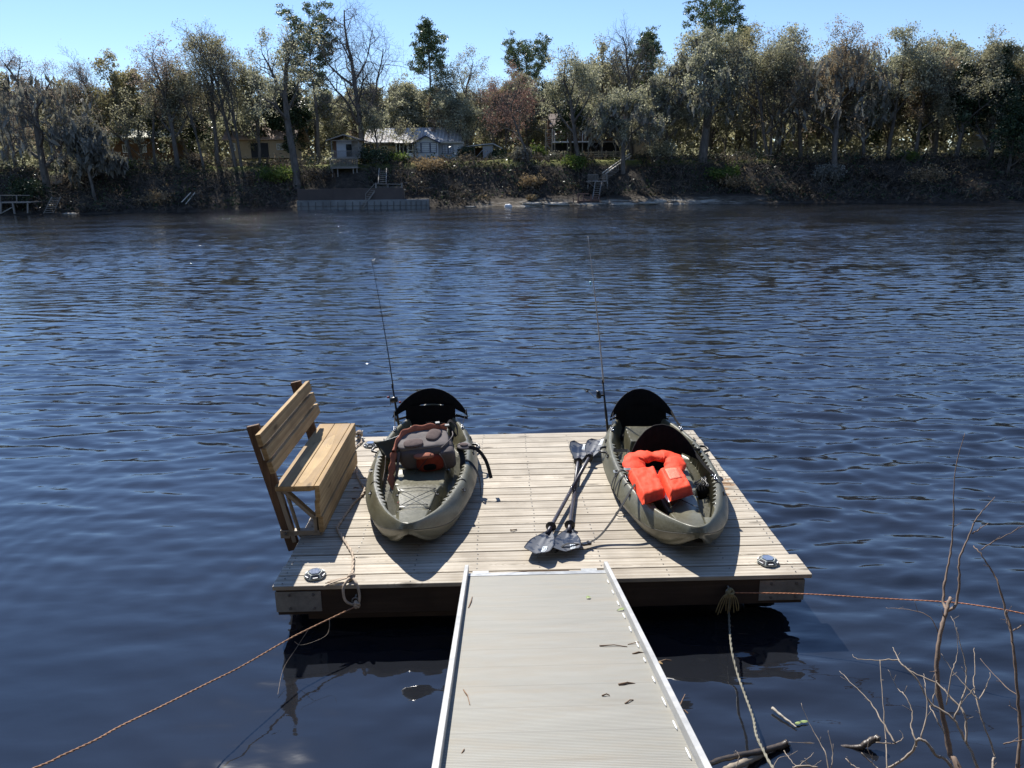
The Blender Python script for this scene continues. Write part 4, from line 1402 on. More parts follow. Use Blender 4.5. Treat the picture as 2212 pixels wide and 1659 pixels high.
def left_strap():
    t = thing('tie_down_strap', 'black webbing strap hanging over the right side of the left kayak', 'strap', KD(K1P, K1H, 0.45, 1.15, 0.0), dock=True)
    u = 1.30
    w = float(kw(u)); zr = float(kzr(u))
    path = [(w - 0.16, u + 0.10, zr + 0.03), (w - 0.088, u + 0.05, zr + 0.006), (w - 0.03, u - 0.02, zr - 0.022), (w + 0.012, u - 0.12, zr - 0.075), (w + 0.03, u - 0.22, zr - 0.15), (w + 0.03, u - 0.24, zr - 0.22)]
    MB().ribbon([Vector(KD(K1P, K1H, *q)) for q in catmull(path, 5)], 0.028, 0.003, (0, 1, 0.2)).build('webbing', M['web'], t)
left_strap()

# ================================================================== paddles
def blade_mat():
    m, nt, b = newmat('wet_grey_blade')
    g = N(nt); v = g.coord()
    n1 = g.noise(v, 11, 5, 0.6, 0.4)
    wet = g.ramp(n1, [(0.50, 0.0), (0.52, 1.0)])
    g.link(g.mix(wet, (0.055, 0.062, 0.078), (0.013, 0.015, 0.024)), b.inputs['Base Color'])
    g.link(g.mix(wet, (0.55, 0.55, 0.55), (0.30, 0.30, 0.30)), b.inputs['Roughness'])
    return m
M['blade'] = blade_mat()
M['shaft'] = simple('dark_shaft', (0.035, 0.032, 0.045), 0.38, 0, 0.3, 40)
def paddle(label, A, B, zA, zB, flip, seed, twistA=0.0, twistB=0.0, grip=()):
    A = Vector((A[0], A[1], zA)); B = Vector((B[0], B[1], zB))
    t = thing('paddle', label, 'paddle', ((A.x + B.x) / 2, (A.y + B.y) / 2, 0), 'double-bladed paddles crossed on the deck', dock=True)
    d = (B - A).normalized()
    side0 = d.cross(Vector((0, 0, 1))).normalized()
    bl = 0.445
    a0, b0 = A + d * bl, B - d * bl
    MB().tube([a0 - d * 0.10, a0, a0 + (b0 - a0) * 0.48], 0.0150, 12).build('shaft', M['shaft'], t, smooth=True)
    MB().tube([a0 + (b0 - a0) * 0.475, b0, b0 + d * 0.10], 0.0165, 12).build('shaft', M['shaft'], t, smooth=True)
    MB().tube([a0 + (b0 - a0) * 0.478 + Vector((0, 0, 0.015)), a0 + (b0 - a0) * 0.482 + Vector((0, 0, 0.019))], 0.006, 8).build('lock_button', M['chrome'], t, smooth=True)
    for (tip, dr, tw, rim) in ((A, -d, twistA, a0 + d * 0.015), (B, d, twistB, b0 - d * 0.015)):
        neck = tip - dr * bl
        side = (Matrix.Rotation(tw, 3, dr) @ side0)
        up = side.cross(dr)
        if up.z < 0: up = -up
        n, k = 28, 17
        tp, bt = [], []
        def W(f):
            if f < 0.12: return 0.016 + 0.012 * f / 0.12
            g_ = (f - 0.12) / 0.88
            return 0.028 + 0.072 * sin(min(1, g_ * 1.45) * pi / 2) * (1 - max(0, (g_ - 0.86) / 0.14) ** 2.2 * 0.55)
        def surf(f, a):
            w = W(f)
            asym = 0.12 * flip * sst(0.2, 1.0, np.array(f))
            c = neck + dr * (bl * (f + (a * 0.05 * flip) * max(0, f - 0.3)))
            rib = 0.012 * math.exp(-(a / 0.16) ** 2) * (1 - f) ** 0.5
            bend = 0.030 * f * f + 0.020 * (abs(a)) ** 1.3 * min(1, f * 2)
            return c + side * (w * (a + float(asym) * 0.35)) + up * (rib - 0.004 + bend - 0.010)
        for i in range(n + 1):
            f = i / n
            r1, r2 = [], []
            for j in range(k):
                a = -1 + 2 * j / (k - 1)
                p = surf(f, a)
                thk = 0.003 + 0.010 * max(0, 1 - f * 6)
                r1.append(p); r2.append(p - up * thk)
            tp.append(r1); bt.append(r2)
        m = MB(); m.grid(tp); q = len(m.v); m.grid(bt)
        for i in range(n):
            for j in (0, k - 1): m.f.append((i * k + j, (i + 1) * k + j, (i + 1) * k + j + q, i * k + j + q))
        for i in (0, n):
            for j in range(k - 1): m.f.append((i * k + j, i * k + j + 1, i * k + j + 1 + q, i * k + j + q))
        o = m.build('blade', M['blade'], t, smooth=True)
        # white outlined sticker near the tip
        f0, a0_, a1_, f1 = 0.70, 0.22 * 1, 0.52, 0.93
        def patch(fa, fb, aa, ab, lift, mat, name, sk=0.12):
            rows = [[surf(fa + (fb - fa) * i / 4, aa + (ab - aa) * j / 3 + sk * (i / 4 - 0.5)) + up * lift for j in range(4)] for i in range(5)]
            oo = MB().grid(rows).build(name, mat, o)
            sm = oo.modifiers.new('t', 'SOLIDIFY'); sm.thickness = 0.0006; sm.offset = 1
            return oo
        patch(0.71, 0.93, 0.28, 0.62, 0.0012, M['sticker'], 'sticker')
        patch(0.735, 0.905, 0.33, 0.57, 0.0022, M['seamgrey'], 'sticker_field')
        for q_, (fa, fb) in enumerate(((0.75, 0.785), (0.80, 0.835), (0.85, 0.885))):
            patch(fa, fb, 0.39, 0.51, 0.0032, M['sticker'], 'sticker_letter', 0.0)
        # drip ring
        Rm = dr.to_track_quat('Z', 'Y').to_matrix()
        MB().lathe([(0.017, -0.010), (0.040, -0.006), (0.041, 0.002), (0.034, 0.004), (0.022, 0.008), (0.017, 0.012)], rim, 24, Rm).build('drip_ring', M['black'], t, smooth=True)
M['sticker'] = simple('white_sticker', (0.62, 0.68, 0.72), 0.5, 0, 0.08, 40)
paddle('double-bladed paddle lying on top, its near blade furthest left', (0.215, 4.865), (0.945, 7.135), 0.045, 0.075, 1, 1, 0.06, -0.10)
paddle('double-bladed paddle underneath, crossed by a black strap at its near blade', (0.435, 4.905), (0.772, 7.160), 0.035, 0.030, -1, 2, -0.05, 0.10)

# ================================================================== fishing rods
M['blank'] = simple('dark_rod_blank', (0.018, 0.018, 0.022), 0.25, 0, 0.2, 60)
M['blank_grey'] = simple('grey_rod_blank', (0.42, 0.40, 0.38), 0.3, 0, 0.3, 60)
def rod(label, base, tip, kind):
    base, tip = Vector(base), Vector(tip)
    t = thing('fishing_rod', label, 'fishing rod', tuple(base), None, dock=True)
    d = (tip - base)
    L = d.length
    u = d.normalized()
    side = u.cross(Vector((0, 1, 0))).normalized()
    fw = side.cross(u).normalized()
    if fw.y > 0: fw = -fw
    def P(f, bend=0.0): return base + d * f + fw * 0
    MB().tube([P(-0.16), P(0.0), P(0.05), P(0.17)], [0.012, 0.014, 0.0105, 0.010], 10).build('handle', M['black'], t, smooth=True)
    MB().tube([P(0.165), P(0.19)], [0.012, 0.007], 10).build('foregrip', M['black'], t, smooth=True)
    n = 24
    pts, rr = [], []
    for i in range(n + 1):
        f = 0.17 + 0.83 * i / n
        pts.append(P(f) + side * (-0.012 * sin(f * pi))); rr.append((0.0058 * (1 - f) + 0.0017) * (1.0 if kind == 1 else 1.45))
    MB().tube(pts, rr, 7).build('blank', M['blank'] if kind == 1 else M['blank_grey'], t, smooth=True)
    for k, f in enumerate(((0.30, 0.44, 0.56, 0.67, 0.77, 0.86, 0.93, 0.995) if kind == 1 else (0.28, 0.38, 0.50, 0.62, 0.74, 0.85, 0.94, 0.998))):
        i = (f - 0.17) / 0.83 * n; c = pts[min(n, int(i))]
        r = 0.012 * (1 - f) + 0.0035
        sg = -1 if kind == 2 else 1
        m = MB().tube([c + side * sg * (0.006 + r + r * cos(a)) + fw * r * sin(a) for a in np.linspace(0, 2 * pi, 10)], 0.0011, 5)
        m.tube([c - u * 0.008, c + u * 0.012], [0.0045 * (1 - f) + 0.0026] * 2, 6)
        m.build('line_guide', M['black'], t, smooth=True)
    if kind == 1:   # low-profile casting reel with red knobs
        c = P(0.085) + fw * 0.028
        rl = MB()
        rl.tube([c - side * 0.036, c - side * 0.028, c + side * 0.028, c + side * 0.036], [0.022, 0.030, 0.030, 0.022], 14)
        rl.box(c - fw * 0.018, (0.04, 0.02, 0.05))
        o = rl.build('reel', M['black'], t, smooth=True)
        MB().tube([c + side * 0.042 - u * 0.05, c + side * 0.042 + u * 0.05], 0.004, 6).build('crank', M['seamgrey'], o)
        for s_ in (-1, 1):
            q = c - side * 0.055 * s_ + u * (0.035 * -s_)
            MB().tube([q - side * 0.012, q, q + side * 0.012], [0.007, 0.012, 0.007], 10).build('knob', M['redcord'], o, smooth=True)
        MB().tube([tip, tip + side * -0.02 + Vector((0, 0, -0.01)), tip + side * -0.035 + Vector((0, 0, 0.008))], [0.002, 0.008, 0.003], 8).build('lure', M['white'], t, smooth=True)
        ln = catmull([tip, P(0.7) - side * 0.03, P(0.35) - side * 0.02, P(0.12)], 8)
        MB().tube(ln, 0.0006, 3).build('line', M['rope'], t)
    else:           # open-face spinning reel hanging on the left
        c = P(0.10) - side * 0.0 + fw * 0.0
        lft = -side if side.x > 0 else side
        c2 = c + lft * 0.055
        o = MB().tube([c2 - u * 0.030, c2 - u * 0.02, c2 + u * 0.01, c2 + u * 0.03, c2 + u * 0.045], [0.015, 0.024, 0.026, 0.020, 0.022], 14).build('reel', M['black'], t, smooth=True)
        MB().bar(c, c2, 0.012, 0.02).build('reel_foot', M['black'], o)
        MB().tube([c2 + u * 0.046 + (fw * cos(a) + lft * sin(a)) * 0.026 for a in np.linspace(-0.3, pi + 0.3, 12)], 0.0018, 5).build('bail_wire', M['chrome'], o, smooth=True)
        MB().tube([c2 + u * 0.02, c2 + u * 0.036], 0.0185, 14).build('spool', M['rope'], o, smooth=True)
        h = MB().tube([c2 - u * 0.01, c2 - u * 0.012 + lft * 0.045, c2 + u * 0.05 + lft * 0.095], 0.0035, 6)
        h.build('crank', M['seamgrey'], o, smooth=True)
        q = c2 + u * 0.052 + lft * 0.098
        MB().tube([q, q + lft * 0.028], [0.009, 0.008], 10).build('knob', M['black'], o, smooth=True)
        f = 0.735
        c3 = P(f) + lft * 0.022
        MB().tube([c3 - u * 0.025, c3, c3 + u * 0.018], [0.005, 0.014, 0.004], 10).build('float_bobber', M['bobber'], t, smooth=True)
        MB().tube([tip, tip + lft * 0.02 - u * 0.25, c3 + u * 0.02], 0.0006, 3).build('line', M['rope'], t)
M['bobber'] = simple('light_blue_float', (0.20, 0.52, 0.66), 0.3, 0, 0.1, 20)
def tipat(px, py, y):
    p = at(px, py, y); return toD(p)
rb1 = KD(K1P, K1H, -0.345, 2.62, 0.30)
rb2 = KD(K2P, K2H, -0.345, 2.62, 0.30)
t1 = tipat(803, 562, 7.95); t2 = tipat(1270, 510, 7.85)
rod('dark fishing rod with red reel knobs standing behind the left kayak', rb1, t1, 1)
rod('pale grey fishing rod with spinning reel and blue float behind the right kayak', rb2, t2, 2)

# ================================================================== ropes
def rope(name, label, pts, r, mat, frame='D', twist=True, group=None, parts=None):
    p0 = Vector(pts[0])
    t = thing(name, label, 'rope', tuple(p0), group, dock=(frame == 'D'))
    ps = catmull(pts, 8)
    # two twisted strands
    L = [0.0]
    for i in range(1, len(ps)): L.append(L[-1] + (ps[i] - ps[i - 1]).length)
    dense = []
    n = max(20, int(L[-1] / (r * 2.2)))
    n = min(n, 900)
    j = 0
    for i in range(n + 1):
        s = L[-1] * i / n
        while j < len(L) - 2 and L[j + 1] < s: j += 1
        f = (s - L[j]) / max(1e-9, L[j + 1] - L[j])
        dense.append(ps[j].lerp(ps[j + 1], min(1, f)))
    m = MB()
    for k in range(2):
        q = []
        for i, p in enumerate(dense):
            td = (dense[min(i + 1, n)] - dense[max(i - 1, 0)]).normalized()
            a = td.orthogonal().normalized() if i == 0 else (a - td * a.dot(td)).normalized()
            b = td.cross(a)
            ph = i * 1.05 + k * pi
            q.append(p + (a * cos(ph) + b * sin(ph)) * r * 0.42)
        m.tube(q, r * 0.66, 5)
    m.build('strand', mat, t, smooth=True)
    return t
def knot(parent, c, s, mat, n=3, seed=1, name='knot'):
    rr = random.Random(seed)
    m = MB()
    c = Vector(c)
    for k in range(n):
        ax = Vector((rr.uniform(-1, 1), rr.uniform(-1, 1), rr.uniform(-0.6, 0.6))).normalized()
        a = ax.orthogonal().normalized(); b = ax.cross(a)
        m.tube([c + (a * cos(t_) + b * sin(t_) * 0.8) * s + ax * s * 0.4 * sin(t_ * 2) for t_ in np.linspace(0, 2 * pi * 0.95, 12)], s * 0.36, 7)
    return m.build(name, mat, parent, smooth=True)

dl = rope('dock_line', 'sun-bleached rope lying along the deck from the bench corner to the front edge',
     [(-1.47, 7.54, 0.055), (-1.43, 7.45, 0.012), (-1.455, 7.33, 0.011), (-1.475, 7.15, 0.011), (-1.42, 6.95, 0.011), (-1.36, 6.75, 0.011), (-1.325, 6.56, 0.011), (-1.25, 6.35, 0.011), (-1.20, 6.22, 0.011),
      (-1.195, 6.10, 0.011), (-1.24, 5.90, 0.011), (-1.275, 5.55, 0.011), (-1.27, 5.42, 0.011), (-1.13, 5.12, 0.011), (-1.075, 4.98, 0.011), (-1.045, 4.80, 0.012), (-1.03, 4.69, 0.014)], 0.0105, M['rope'])
knot(dl, (-1.03, 4.67, 0.022), 0.022, M['rope'], 4, 2)
knot(dl, (-1.475, 7.56, 0.055), 0.035, M['rope'], 5, 8)
MB().tube(catmull([(-1.03, 4.66, 0.02), (-1.05, 4.62, 0.02), (-1.07, 4.58, -0.02), (-1.06, 4.565, -0.09), (-1.02, 4.56, -0.12), (-0.99, 4.565, -0.12)], 5), 0.009, 7).build('hanging_loop', M['rope'], dl, smooth=True)
MB().tube(catmull([(-1.02, 4.66, 0.02), (-0.985, 4.60, 0.012), (-0.965, 4.575, -0.05), (-0.97, 4.562, -0.11), (-1.0, 4.56, -0.14)], 5), 0.009, 7).build('hanging_loop', M['rope'], dl, smooth=True)
for k in range(6):
    a = 0.35 * (k - 2.5)
    MB().tube(catmull([(-1.035, 4.67, 0.02), (-1.10 - 0.01 * k, 4.66 - 0.012 * k, 0.016), (-1.17 - 0.012 * (k % 3), 4.645 - 0.014 * k, 0.007)], 4), [0.004] * 9, 5).build('frayed_end', M['rope'], dl, smooth=True)

W1 = [on_z(757, 1300, 0.24)] + [at(px, py, y) for px, py, y in ((660, 1362, 4.28), (611, 1388, 4.14), (521, 1440, 3.86), (451, 1475, 3.66), (347, 1527, 3.36), (260, 1569, 3.12), (208, 1598, 2.96), (132, 1633, 2.78), (75, 1659, 2.65))]
end = W1[-1] + (W1[-1] - W1[-3]) * 4.0
W1 += [end * 0.5 + W1[-1] * 0.5 + Vector((0, 0, 0.05)), end + Vector((0, 0, 0.4))]
W1[0] = D(-0.975, 4.55, -0.125)
ml = rope('mooring_rope', 'thin rusty-brown mooring rope running from the dock down to the lower left', W1, 0.0052, M['tan_rope'], frame='W')
knot(ml, D(-0.985, 4.555, -0.12), 0.022, M['rope'], 5, 4)
W2 = [D(1.52, 4.565, -0.105)] + [at(px, py, y) for px, py, y in ((1735, 1283, 4.50), (1901, 1292.5, 4.35), (2036, 1300, 4.22), (2104, 1307, 4.15), (2212, 1326, 4.02), (2400, 1375, 3.8), (2800, 1500, 3.3))]
mr = rope('mooring_rope', 'bright orange thin mooring rope stretched from the dock past the bare shrub to the right', W2, 0.0042, M['orange_rope'], frame='W')
M['hank'] = simple('yellow_brown_twine', (0.26, 0.21, 0.10), 0.9, 0, 0.3, 100)
hk = [on_z(1570, 1280, 0.25)]
W3 = [D(1.50, 4.565, -0.12), D(1.498, 4.55, -0.25), at(1580, 1400, 4.2), at(1593, 1455, 4.0), at(1610, 1503, 3.75), at(1627, 1551, 3.5), at(1634, 1588, 3.3), at(1651, 1625, 3.12), at(1670, 1659, 2.98), at(1720, 1720, 2.7)]
for i in (2, 3, 4, 5, 6, 7):
    W3[i].z = max(W3[i].z, 0.03)
M['algae_rope'] = simple('slimy_grey_rope', (0.17, 0.16, 0.12), 0.6, 0, 0.4, 60)
hr = rope('slack_rope', 'slack slimy rope hanging from the right front beam into the water', W3, 0.0078, M['algae_rope'], frame='W')
rr = random.Random(9)
for k in range(9):
    a = -1.2 + 2.4 * k / 8
    c = D(1.49, 4.555, -0.10)
    MB().tube(catmull([c, c + Vector((0.035 * a, -0.015, -0.02)), c + Vector((0.055 * a, -0.01, -0.08)), c + Vector((0.065 * a + rr.uniform(-.01, .01), 0, -0.13 - rr.uniform(0, .04)))], 4), 0.0038, 5).build('twine_tassel', M['hank'], hr, smooth=True)
knot(hr, D(1.50, 4.56, -0.10), 0.024, M['hank'], 4, 3)
# thin snagged fishing line under the left mooring rope
p0 = at(668, 1357, 4.25)
fl = thing('snagged_fishing_line', 'thin pale fishing line snagged on the left mooring rope and curling to the water', 'line', tuple(p0))
MB().tube(catmull([p0, at(640, 1400, 4.2), at(612, 1445, 4.1), at(600, 1500, 3.95)], 6), 0.0012, 4).build('line', M['rope'], fl)
MB().tube(catmull([at(712, 1337, 4.3), at(705, 1372, 4.25), at(655, 1393, 4.15), at(636, 1386, 4.13)], 8), 0.0010, 4).build('line', M['rope'], fl)
# ================================================================== trees
def leafmat(name, c1, c2, c3=None, trans=0.45, rough=0.55):
    m = bpy.data.materials.new(name); m.use_nodes = True
    nt = m.node_tree; b = nt.nodes['Principled BSDF']; out = nt.nodes['Material Output']
    g = N(nt)
    isl = g.node('ShaderNodeNewGeometry').outputs['Random Per Island']
    v = g.coord()
    cl = g.noise(v, 0.55, 3, 0.6)
    f = g.math('ADD', g.math('MULTIPLY', isl, 0.5), g.math('MULTIPLY', cl, 0.75))
    stops = [(0.28, c1), (0.85, c2)] if c3 is None else [(0.28, c1), (0.6, c2), (0.9, c3)]
    col = g.ramp(f, stops)
    g.link(col, b.inputs['Base Color'])
    b.inputs['Roughness'].default_value = rough
    b.inputs['Specular IOR Level'].default_value = 0.16
    tr = g.node('ShaderNodeBsdfTranslucent')
    g.link(g.mix(1.0, col, (1.12, 1.10, 0.92), 'MULTIPLY'), tr.inputs[0])
    mx = g.node('ShaderNodeMixShader'); mx.inputs[0].default_value = trans
    g.link(b.outputs[0], mx.inputs[1]); g.link(tr.outputs[0], mx.inputs[2])
    g.link(mx.outputs[0], out.inputs[0])
    return m

LM = {
 'grey': leafmat('oak_leaves', (0.135, 0.143, 0.100), (0.307, 0.316, 0.231), (0.555, 0.539, 0.419)),
 'olive': leafmat('olive_leaves', (0.118, 0.121, 0.081), (0.275, 0.271, 0.190), (0.465, 0.438, 0.320), 0.45),
 'yellow': leafmat('spring_leaves', (0.123, 0.119, 0.066), (0.266, 0.249, 0.144), (0.408, 0.367, 0.230), 0.45),
 'tan': leafmat('tan_buds', (0.141, 0.113, 0.076), (0.301, 0.232, 0.159), (0.423, 0.334, 0.237), 0.4),
 'redbud': leafmat('reddish_buds', (0.173, 0.136, 0.115), (0.305, 0.237, 0.205), (0.454, 0.370, 0.317), 0.4),
 'red': leafmat('maple_buds', (0.18, 0.10, 0.09), (0.28, 0.15, 0.135), (0.34, 0.24, 0.20), 0.4),
 'pine': leafmat('pine_needles', (0.040, 0.072, 0.036), (0.108, 0.154, 0.072), (0.234, 0.270, 0.144), 0.2, 0.4),
 'dark': leafmat('glossy_dark_leaves', (0.013, 0.026, 0.013), (0.033, 0.055, 0.026), (0.091, 0.117, 0.065), 0.12, 0.38),
 'moss': leafmat('hanging_moss', (0.121, 0.121, 0.105), (0.217, 0.212, 0.187), (0.306, 0.301, 0.267), 0.3, 0.8),
 'brush': leafmat('winter_brush', (0.034, 0.031, 0.028), (0.078, 0.068, 0.058), (0.19, 0.155, 0.125), 0.3, 0.8),
 'fresh': leafmat('fresh_green_leaves', (0.040, 0.075, 0.015), (0.100, 0.160, 0.035), (0.220, 0.270, 0.080), 0.4, 0.35),
 'straw': leafmat('dry_grass', (0.170, 0.120, 0.070), (0.300, 0.220, 0.130), (0.420, 0.330, 0.210), 0.3, 0.9),
}
def barkmat(name, c1, c2):
    m, nt, b = newmat(name); g = N(nt); v = g.coord()
    n1 = g.noise(g.mapping(v, (4, 4, 1.2)), 1.0, 5, 0.65)
    g.link(g.ramp(n1, [(0.3, c1), (0.7, c2)]), b.inputs['Base Color'])
    b.inputs['Roughness'].default_value = 0.95; b.inputs['Specular IOR Level'].default_value = 0.1
    g.link(g.bump(n1, 1.0, 0.06), b.inputs['Normal'])
    return m
M['bark'] = barkmat('tree_bark', (0.075, 0.068, 0.060), (0.20, 0.18, 0.16))
M['bark_pale'] = barkmat('pale_tree_bark', (0.09, 0.08, 0.068), (0.20, 0.18, 0.155))
M['bark_twig'] = barkmat('reddish_twig_bark', (0.060, 0.040, 0.034), (0.13, 0.09, 0.078))

class TreeBuf:
    """collects tapered branch tubes and leaf cards as numpy arrays"""
    def __init__(self): self.V = []; self.F4 = []; self.n = 0
    def tube(self, P, R, k=5):
        P = np.asarray(P); n = len(P)
        T = np.gradient(P, axis=0); T /= np.linalg.norm(T, axis=1, keepdims=True) + 1e-9
        ref = np.array([0.31, 0.17, 0.93]) if abs(T[0][2]) < 0.9 else np.array([1.0, 0.2, 0.0])
        A = np.cross(T, ref); A /= np.linalg.norm(A, axis=1, keepdims=True) + 1e-9
        B = np.cross(T, A)
        an = np.arange(k) * 2 * pi / k
        R = np.asarray(R)[:, None, None]
        V = P[:, None, :] + R * (A[:, None, :] * np.cos(an)[None, :, None] + B[:, None, :] * np.sin(an)[None, :, None])
        self.V.append(V.reshape(-1, 3))
        i = np.arange(n - 1)[:, None] * k; j = np.arange(k)[None, :]; j2 = (j + 1) % k
        F = np.stack([i + j, i + j2, i + k + j2, i + k + j], -1).reshape(-1, 4) + self.n
        self.F4.append(F); self.n += n * k
    def cards(self, C, size, rs, elong=1.6, droop=None):
        C = np.asarray(C); n = len(C)
        if n == 0: return
        a = rs.randn(n, 3); 
        if droop is not None: a = a * 0.35 + np.array([0, 0, -1.0]) * droop
        a /= np.linalg.norm(a, axis=1, keepdims=True)
        b = rs.randn(n, 3); b -= a * (a * b).sum(1, keepdims=True); b /= np.linalg.norm(b, axis=1, keepdims=True)
        s = size * (0.55 + 0.9 * rs.rand(n, 1))
        a = a * s * elong / 2; b = b * s / 2
        V = np.stack([C - a * 0.9 - b * 0.5, C + b * 1.0 - a * 0.1, C + a + b * 0.25, C - b * 0.9 + a * 0.2], 1)
        self.V.append(V.reshape(-1, 3))
        self.F4.append((np.arange(n)[:, None] * 4 + np.arange(4)[None, :]) + self.n)
        self.n += n * 4
    def mesh(self, name, mat, smooth=False):
        V = np.concatenate(self.V); F = np.concatenate(self.F4).astype(np.int32)
        me = bpy.data.meshes.new(name)
        me.vertices.add(len(V)); me.vertices.foreach_set('co', V.ravel())
        me.loops.add(F.size); me.loops.foreach_set('vertex_index', F.ravel())
        me.polygons.add(len(F)); me.polygons.foreach_set('loop_start', (np.arange(len(F)) * 4).astype(np.int32))
        me.update(calc_edges=True)
        if smooth: me.polygons.foreach_set('use_smooth', [True] * len(F))
        me.materials.append(mat)
        return me

def unit(v): return v / (np.linalg.norm(v) + 1e-9)

def grow(H, kind, seed, spread=0.35, trunk=0.30, fork=0.35, lean=(0, 0), leaves=1.0, bark='bark', leaf='grey', lsize=0.20, upw=0.055, levels=4, crown_lo=0.3, narrow=1.0, stems=1, moss=0.0, twig=1.0, forks=None):
    """returns (branch mesh buffer, leaf buffer). Tree stands at the origin, about H tall."""
    rs = np.random.RandomState(seed)
    tb, lb = TreeBuf(), TreeBuf()
    tips = []
    def branch(p, d, L, r, lev, maxlev):
        n = max(3, int(4 + L / H * 14)) if lev < 3 else 4
        seg = L / (n - 1)
        P = [p]; dd = d.copy()
        wob = (0.10 + 0.10 * lev) if lev < 4 else 0.35
        for i in range(n - 1):
            dd = unit(dd + rs.randn(3) * wob * (0.6 if lev == 0 else 1.0) * 0.6 + np.array([0, 0, upw * (1 if lev else 0.4)]))
            P.append(P[-1] + dd * seg)
        P = np.array(P)
        r1 = r * (0.55 if lev == 0 else 0.32)
        R = np.linspace(r, max(r1, 0.006), n)
        if lev == 0: R[0] *= 1.35
        tb.tube(P, R, 7 if lev == 0 else (5 if lev < 2 else 3))
        if lev >= maxlev - 1:
            for q in P[1:]: tips.append(q)
        if lev >= maxlev: return
        nch = [forks or 6, 6, 6, 4, 4][lev]
        nch = max(2, int(round(nch * (0.85 + 0.4 * rs.rand()) * (twig if lev >= 2 else 1))))
        t0 = fork if lev == 0 else 0.25
        ph = rs.rand() * 6.28
        for c in range(nch):
            f = t0 + (1 - t0) * (c + 0.5 + 0.5 * rs.rand()) / nch
            f = min(f, 0.99)
            x = f * (n - 1); i = int(x); q = P[i] * (1 - (x - i)) + P[min(i + 1, n - 1)] * (x - i)
            ax = unit(P[min(i + 1, n - 1)] - P[i])
            ph += 2.4 + rs.randn() * 0.4
            o = unit(np.cross(ax, np.array([cos(ph), sin(ph), 0.21])))
            ang = (0.50 + 0.45 * rs.rand()) * (spread / 0.35) * (1.0 if lev else 1.0) * (1 - 0.35 * f if lev == 0 else 1)
            nd = unit(ax * cos(ang) + o * sin(ang) * narrow)
            cl = L * ((0.62 - 0.18 * (f if lev else 0)) * (0.8 + 0.35 * rs.rand()))
            if lev == 0: cl = H * (1 - f * 0.52) * (0.40 + 0.18 * rs.rand()) * (0.85 + spread * 0.4)
            rr_ = R[i] * (0.60 if lev else 0.62) * (0.8 + 0.3 * rs.rand())
            branch(q, nd, cl, max(rr_, 0.008), lev + 1, maxlev)
        # leader
        if lev == 0:
            branch(P[-1], unit(P[-1] - P[-2] + rs.randn(3) * 0.15), H * 0.30, R[-1], 1, maxlev)
    for s in range(stems):
        d0 = unit(np.array([lean[0] + (rs.randn() * 0.18 if stems > 1 else 0), lean[1], 1.0]))
        branch(np.array([rs.randn() * 0.25 if stems > 1 else 0.0, 0.0, -0.5]), d0, H * 0.62 * (1 - 0.12 * s), trunk * (1 - 0.2 * s), 0, levels)
    T = np.array(tips)
    # normalise the height
    zmax = np.percentile(T[:, 2], 99.5)
    sc = H / zmax
    for b in (tb,):
        b.V = [v * np.array([sc, sc, sc]) for v in b.V]
    T = T * sc
    T = T[T[:, 2] > H * crown_lo * 0.8]
    if leaves > 0:
        n = int(10500 * leaves)
        idx = rs.randint(0, len(T), n)
        # uneven clumps: some tips get more leaves
        wgt = 0.25 + np.abs(np.sin(T[:, 0] * 0.9 + seed) + np.sin(T[:, 2] * 1.1) + np.sin(T[:, 1] * 0.8)) ** 1.3
        idx = rs.choice(len(T), n, p=wgt / wgt.sum())
        C = T[idx] + rs.randn(n, 3) * np.array([0.24, 0.24, 0.18])
        lb.cards(C, lsize * 0.74, rs)
    mb_ = TreeBuf()
    if moss > 0:
        n = int(1500 * moss)
        lowT = T[T[:, 2] < H * 0.85]
        C = lowT[rs.randint(0, len(lowT), n)]
        L = 0.4 + rs.rand(n, 1) * 0.9
        C = C - np.array([0, 0, 1]) * L / 2
        mb_.cards(C, 0.30, rs, 3.4, 1.0)
    return tb, lb, mb_

def grow_pine(H, seed, crown=0.35, trunk=0.20, width=2.6, flat=False):
    rs = np.random.RandomState(seed)
    tb, lb = TreeBuf(), TreeBuf()
    n = 12
    P = np.array([[0.15 * sin(i * 0.7 + seed), 0.1 * cos(i), -0.5 + (H + 0.2) * i / (n - 1)] for i in range(n)])
    tb.tube(P, np.linspace(trunk, 0.04, n), 7)
    z0 = H * (1 - crown)
    nb = 48
    for k in range(nb):
        f = (k + rs.rand()) / nb
        z = z0 + (H - z0) * f
        if f < 0.25 and rs.rand() < 0.35: continue
        w = width * (sin(min(1, (f * 1.05 + 0.12)) * pi) ** 0.6) * (0.6 + 0.6 * rs.rand()) if not flat else width * (0.75 + 0.35 * rs.rand()) * (1 if f > 0.3 else 0.6)
        a = k * 2.4 + rs.rand()
        d = np.array([cos(a), sin(a), 0.15 + 0.35 * f])
        i = z / H * (n - 1); c = np.array([np.interp(z, P[:, 2], P[:, 0]), np.interp(z, P[:, 2], P[:, 1]), z])
        Q = np.array([c + d * w * t + np.array([0, 0, 0.25 * w * t * t]) for t in (0, 0.35, 0.7, 1.0)])
        tb.tube(Q, [0.05, 0.035, 0.022, 0.012], 4)
        for j in range(5):
            t = 0.4 + 0.6 * rs.rand()
            e = c + d * w * t + np.array([0, 0, 0.25 * w * t * t]) + rs.randn(3) * 0.32
            tb.tube(np.array([c + d * w * t * 0.8, e]), [0.015, 0.008], 3)
            m = 52
            lb.cards(e + rs.randn(m, 3) * np.array([0.24, 0.24, 0.15]), 0.11, rs, 2.8)
    return tb, lb, TreeBuf()

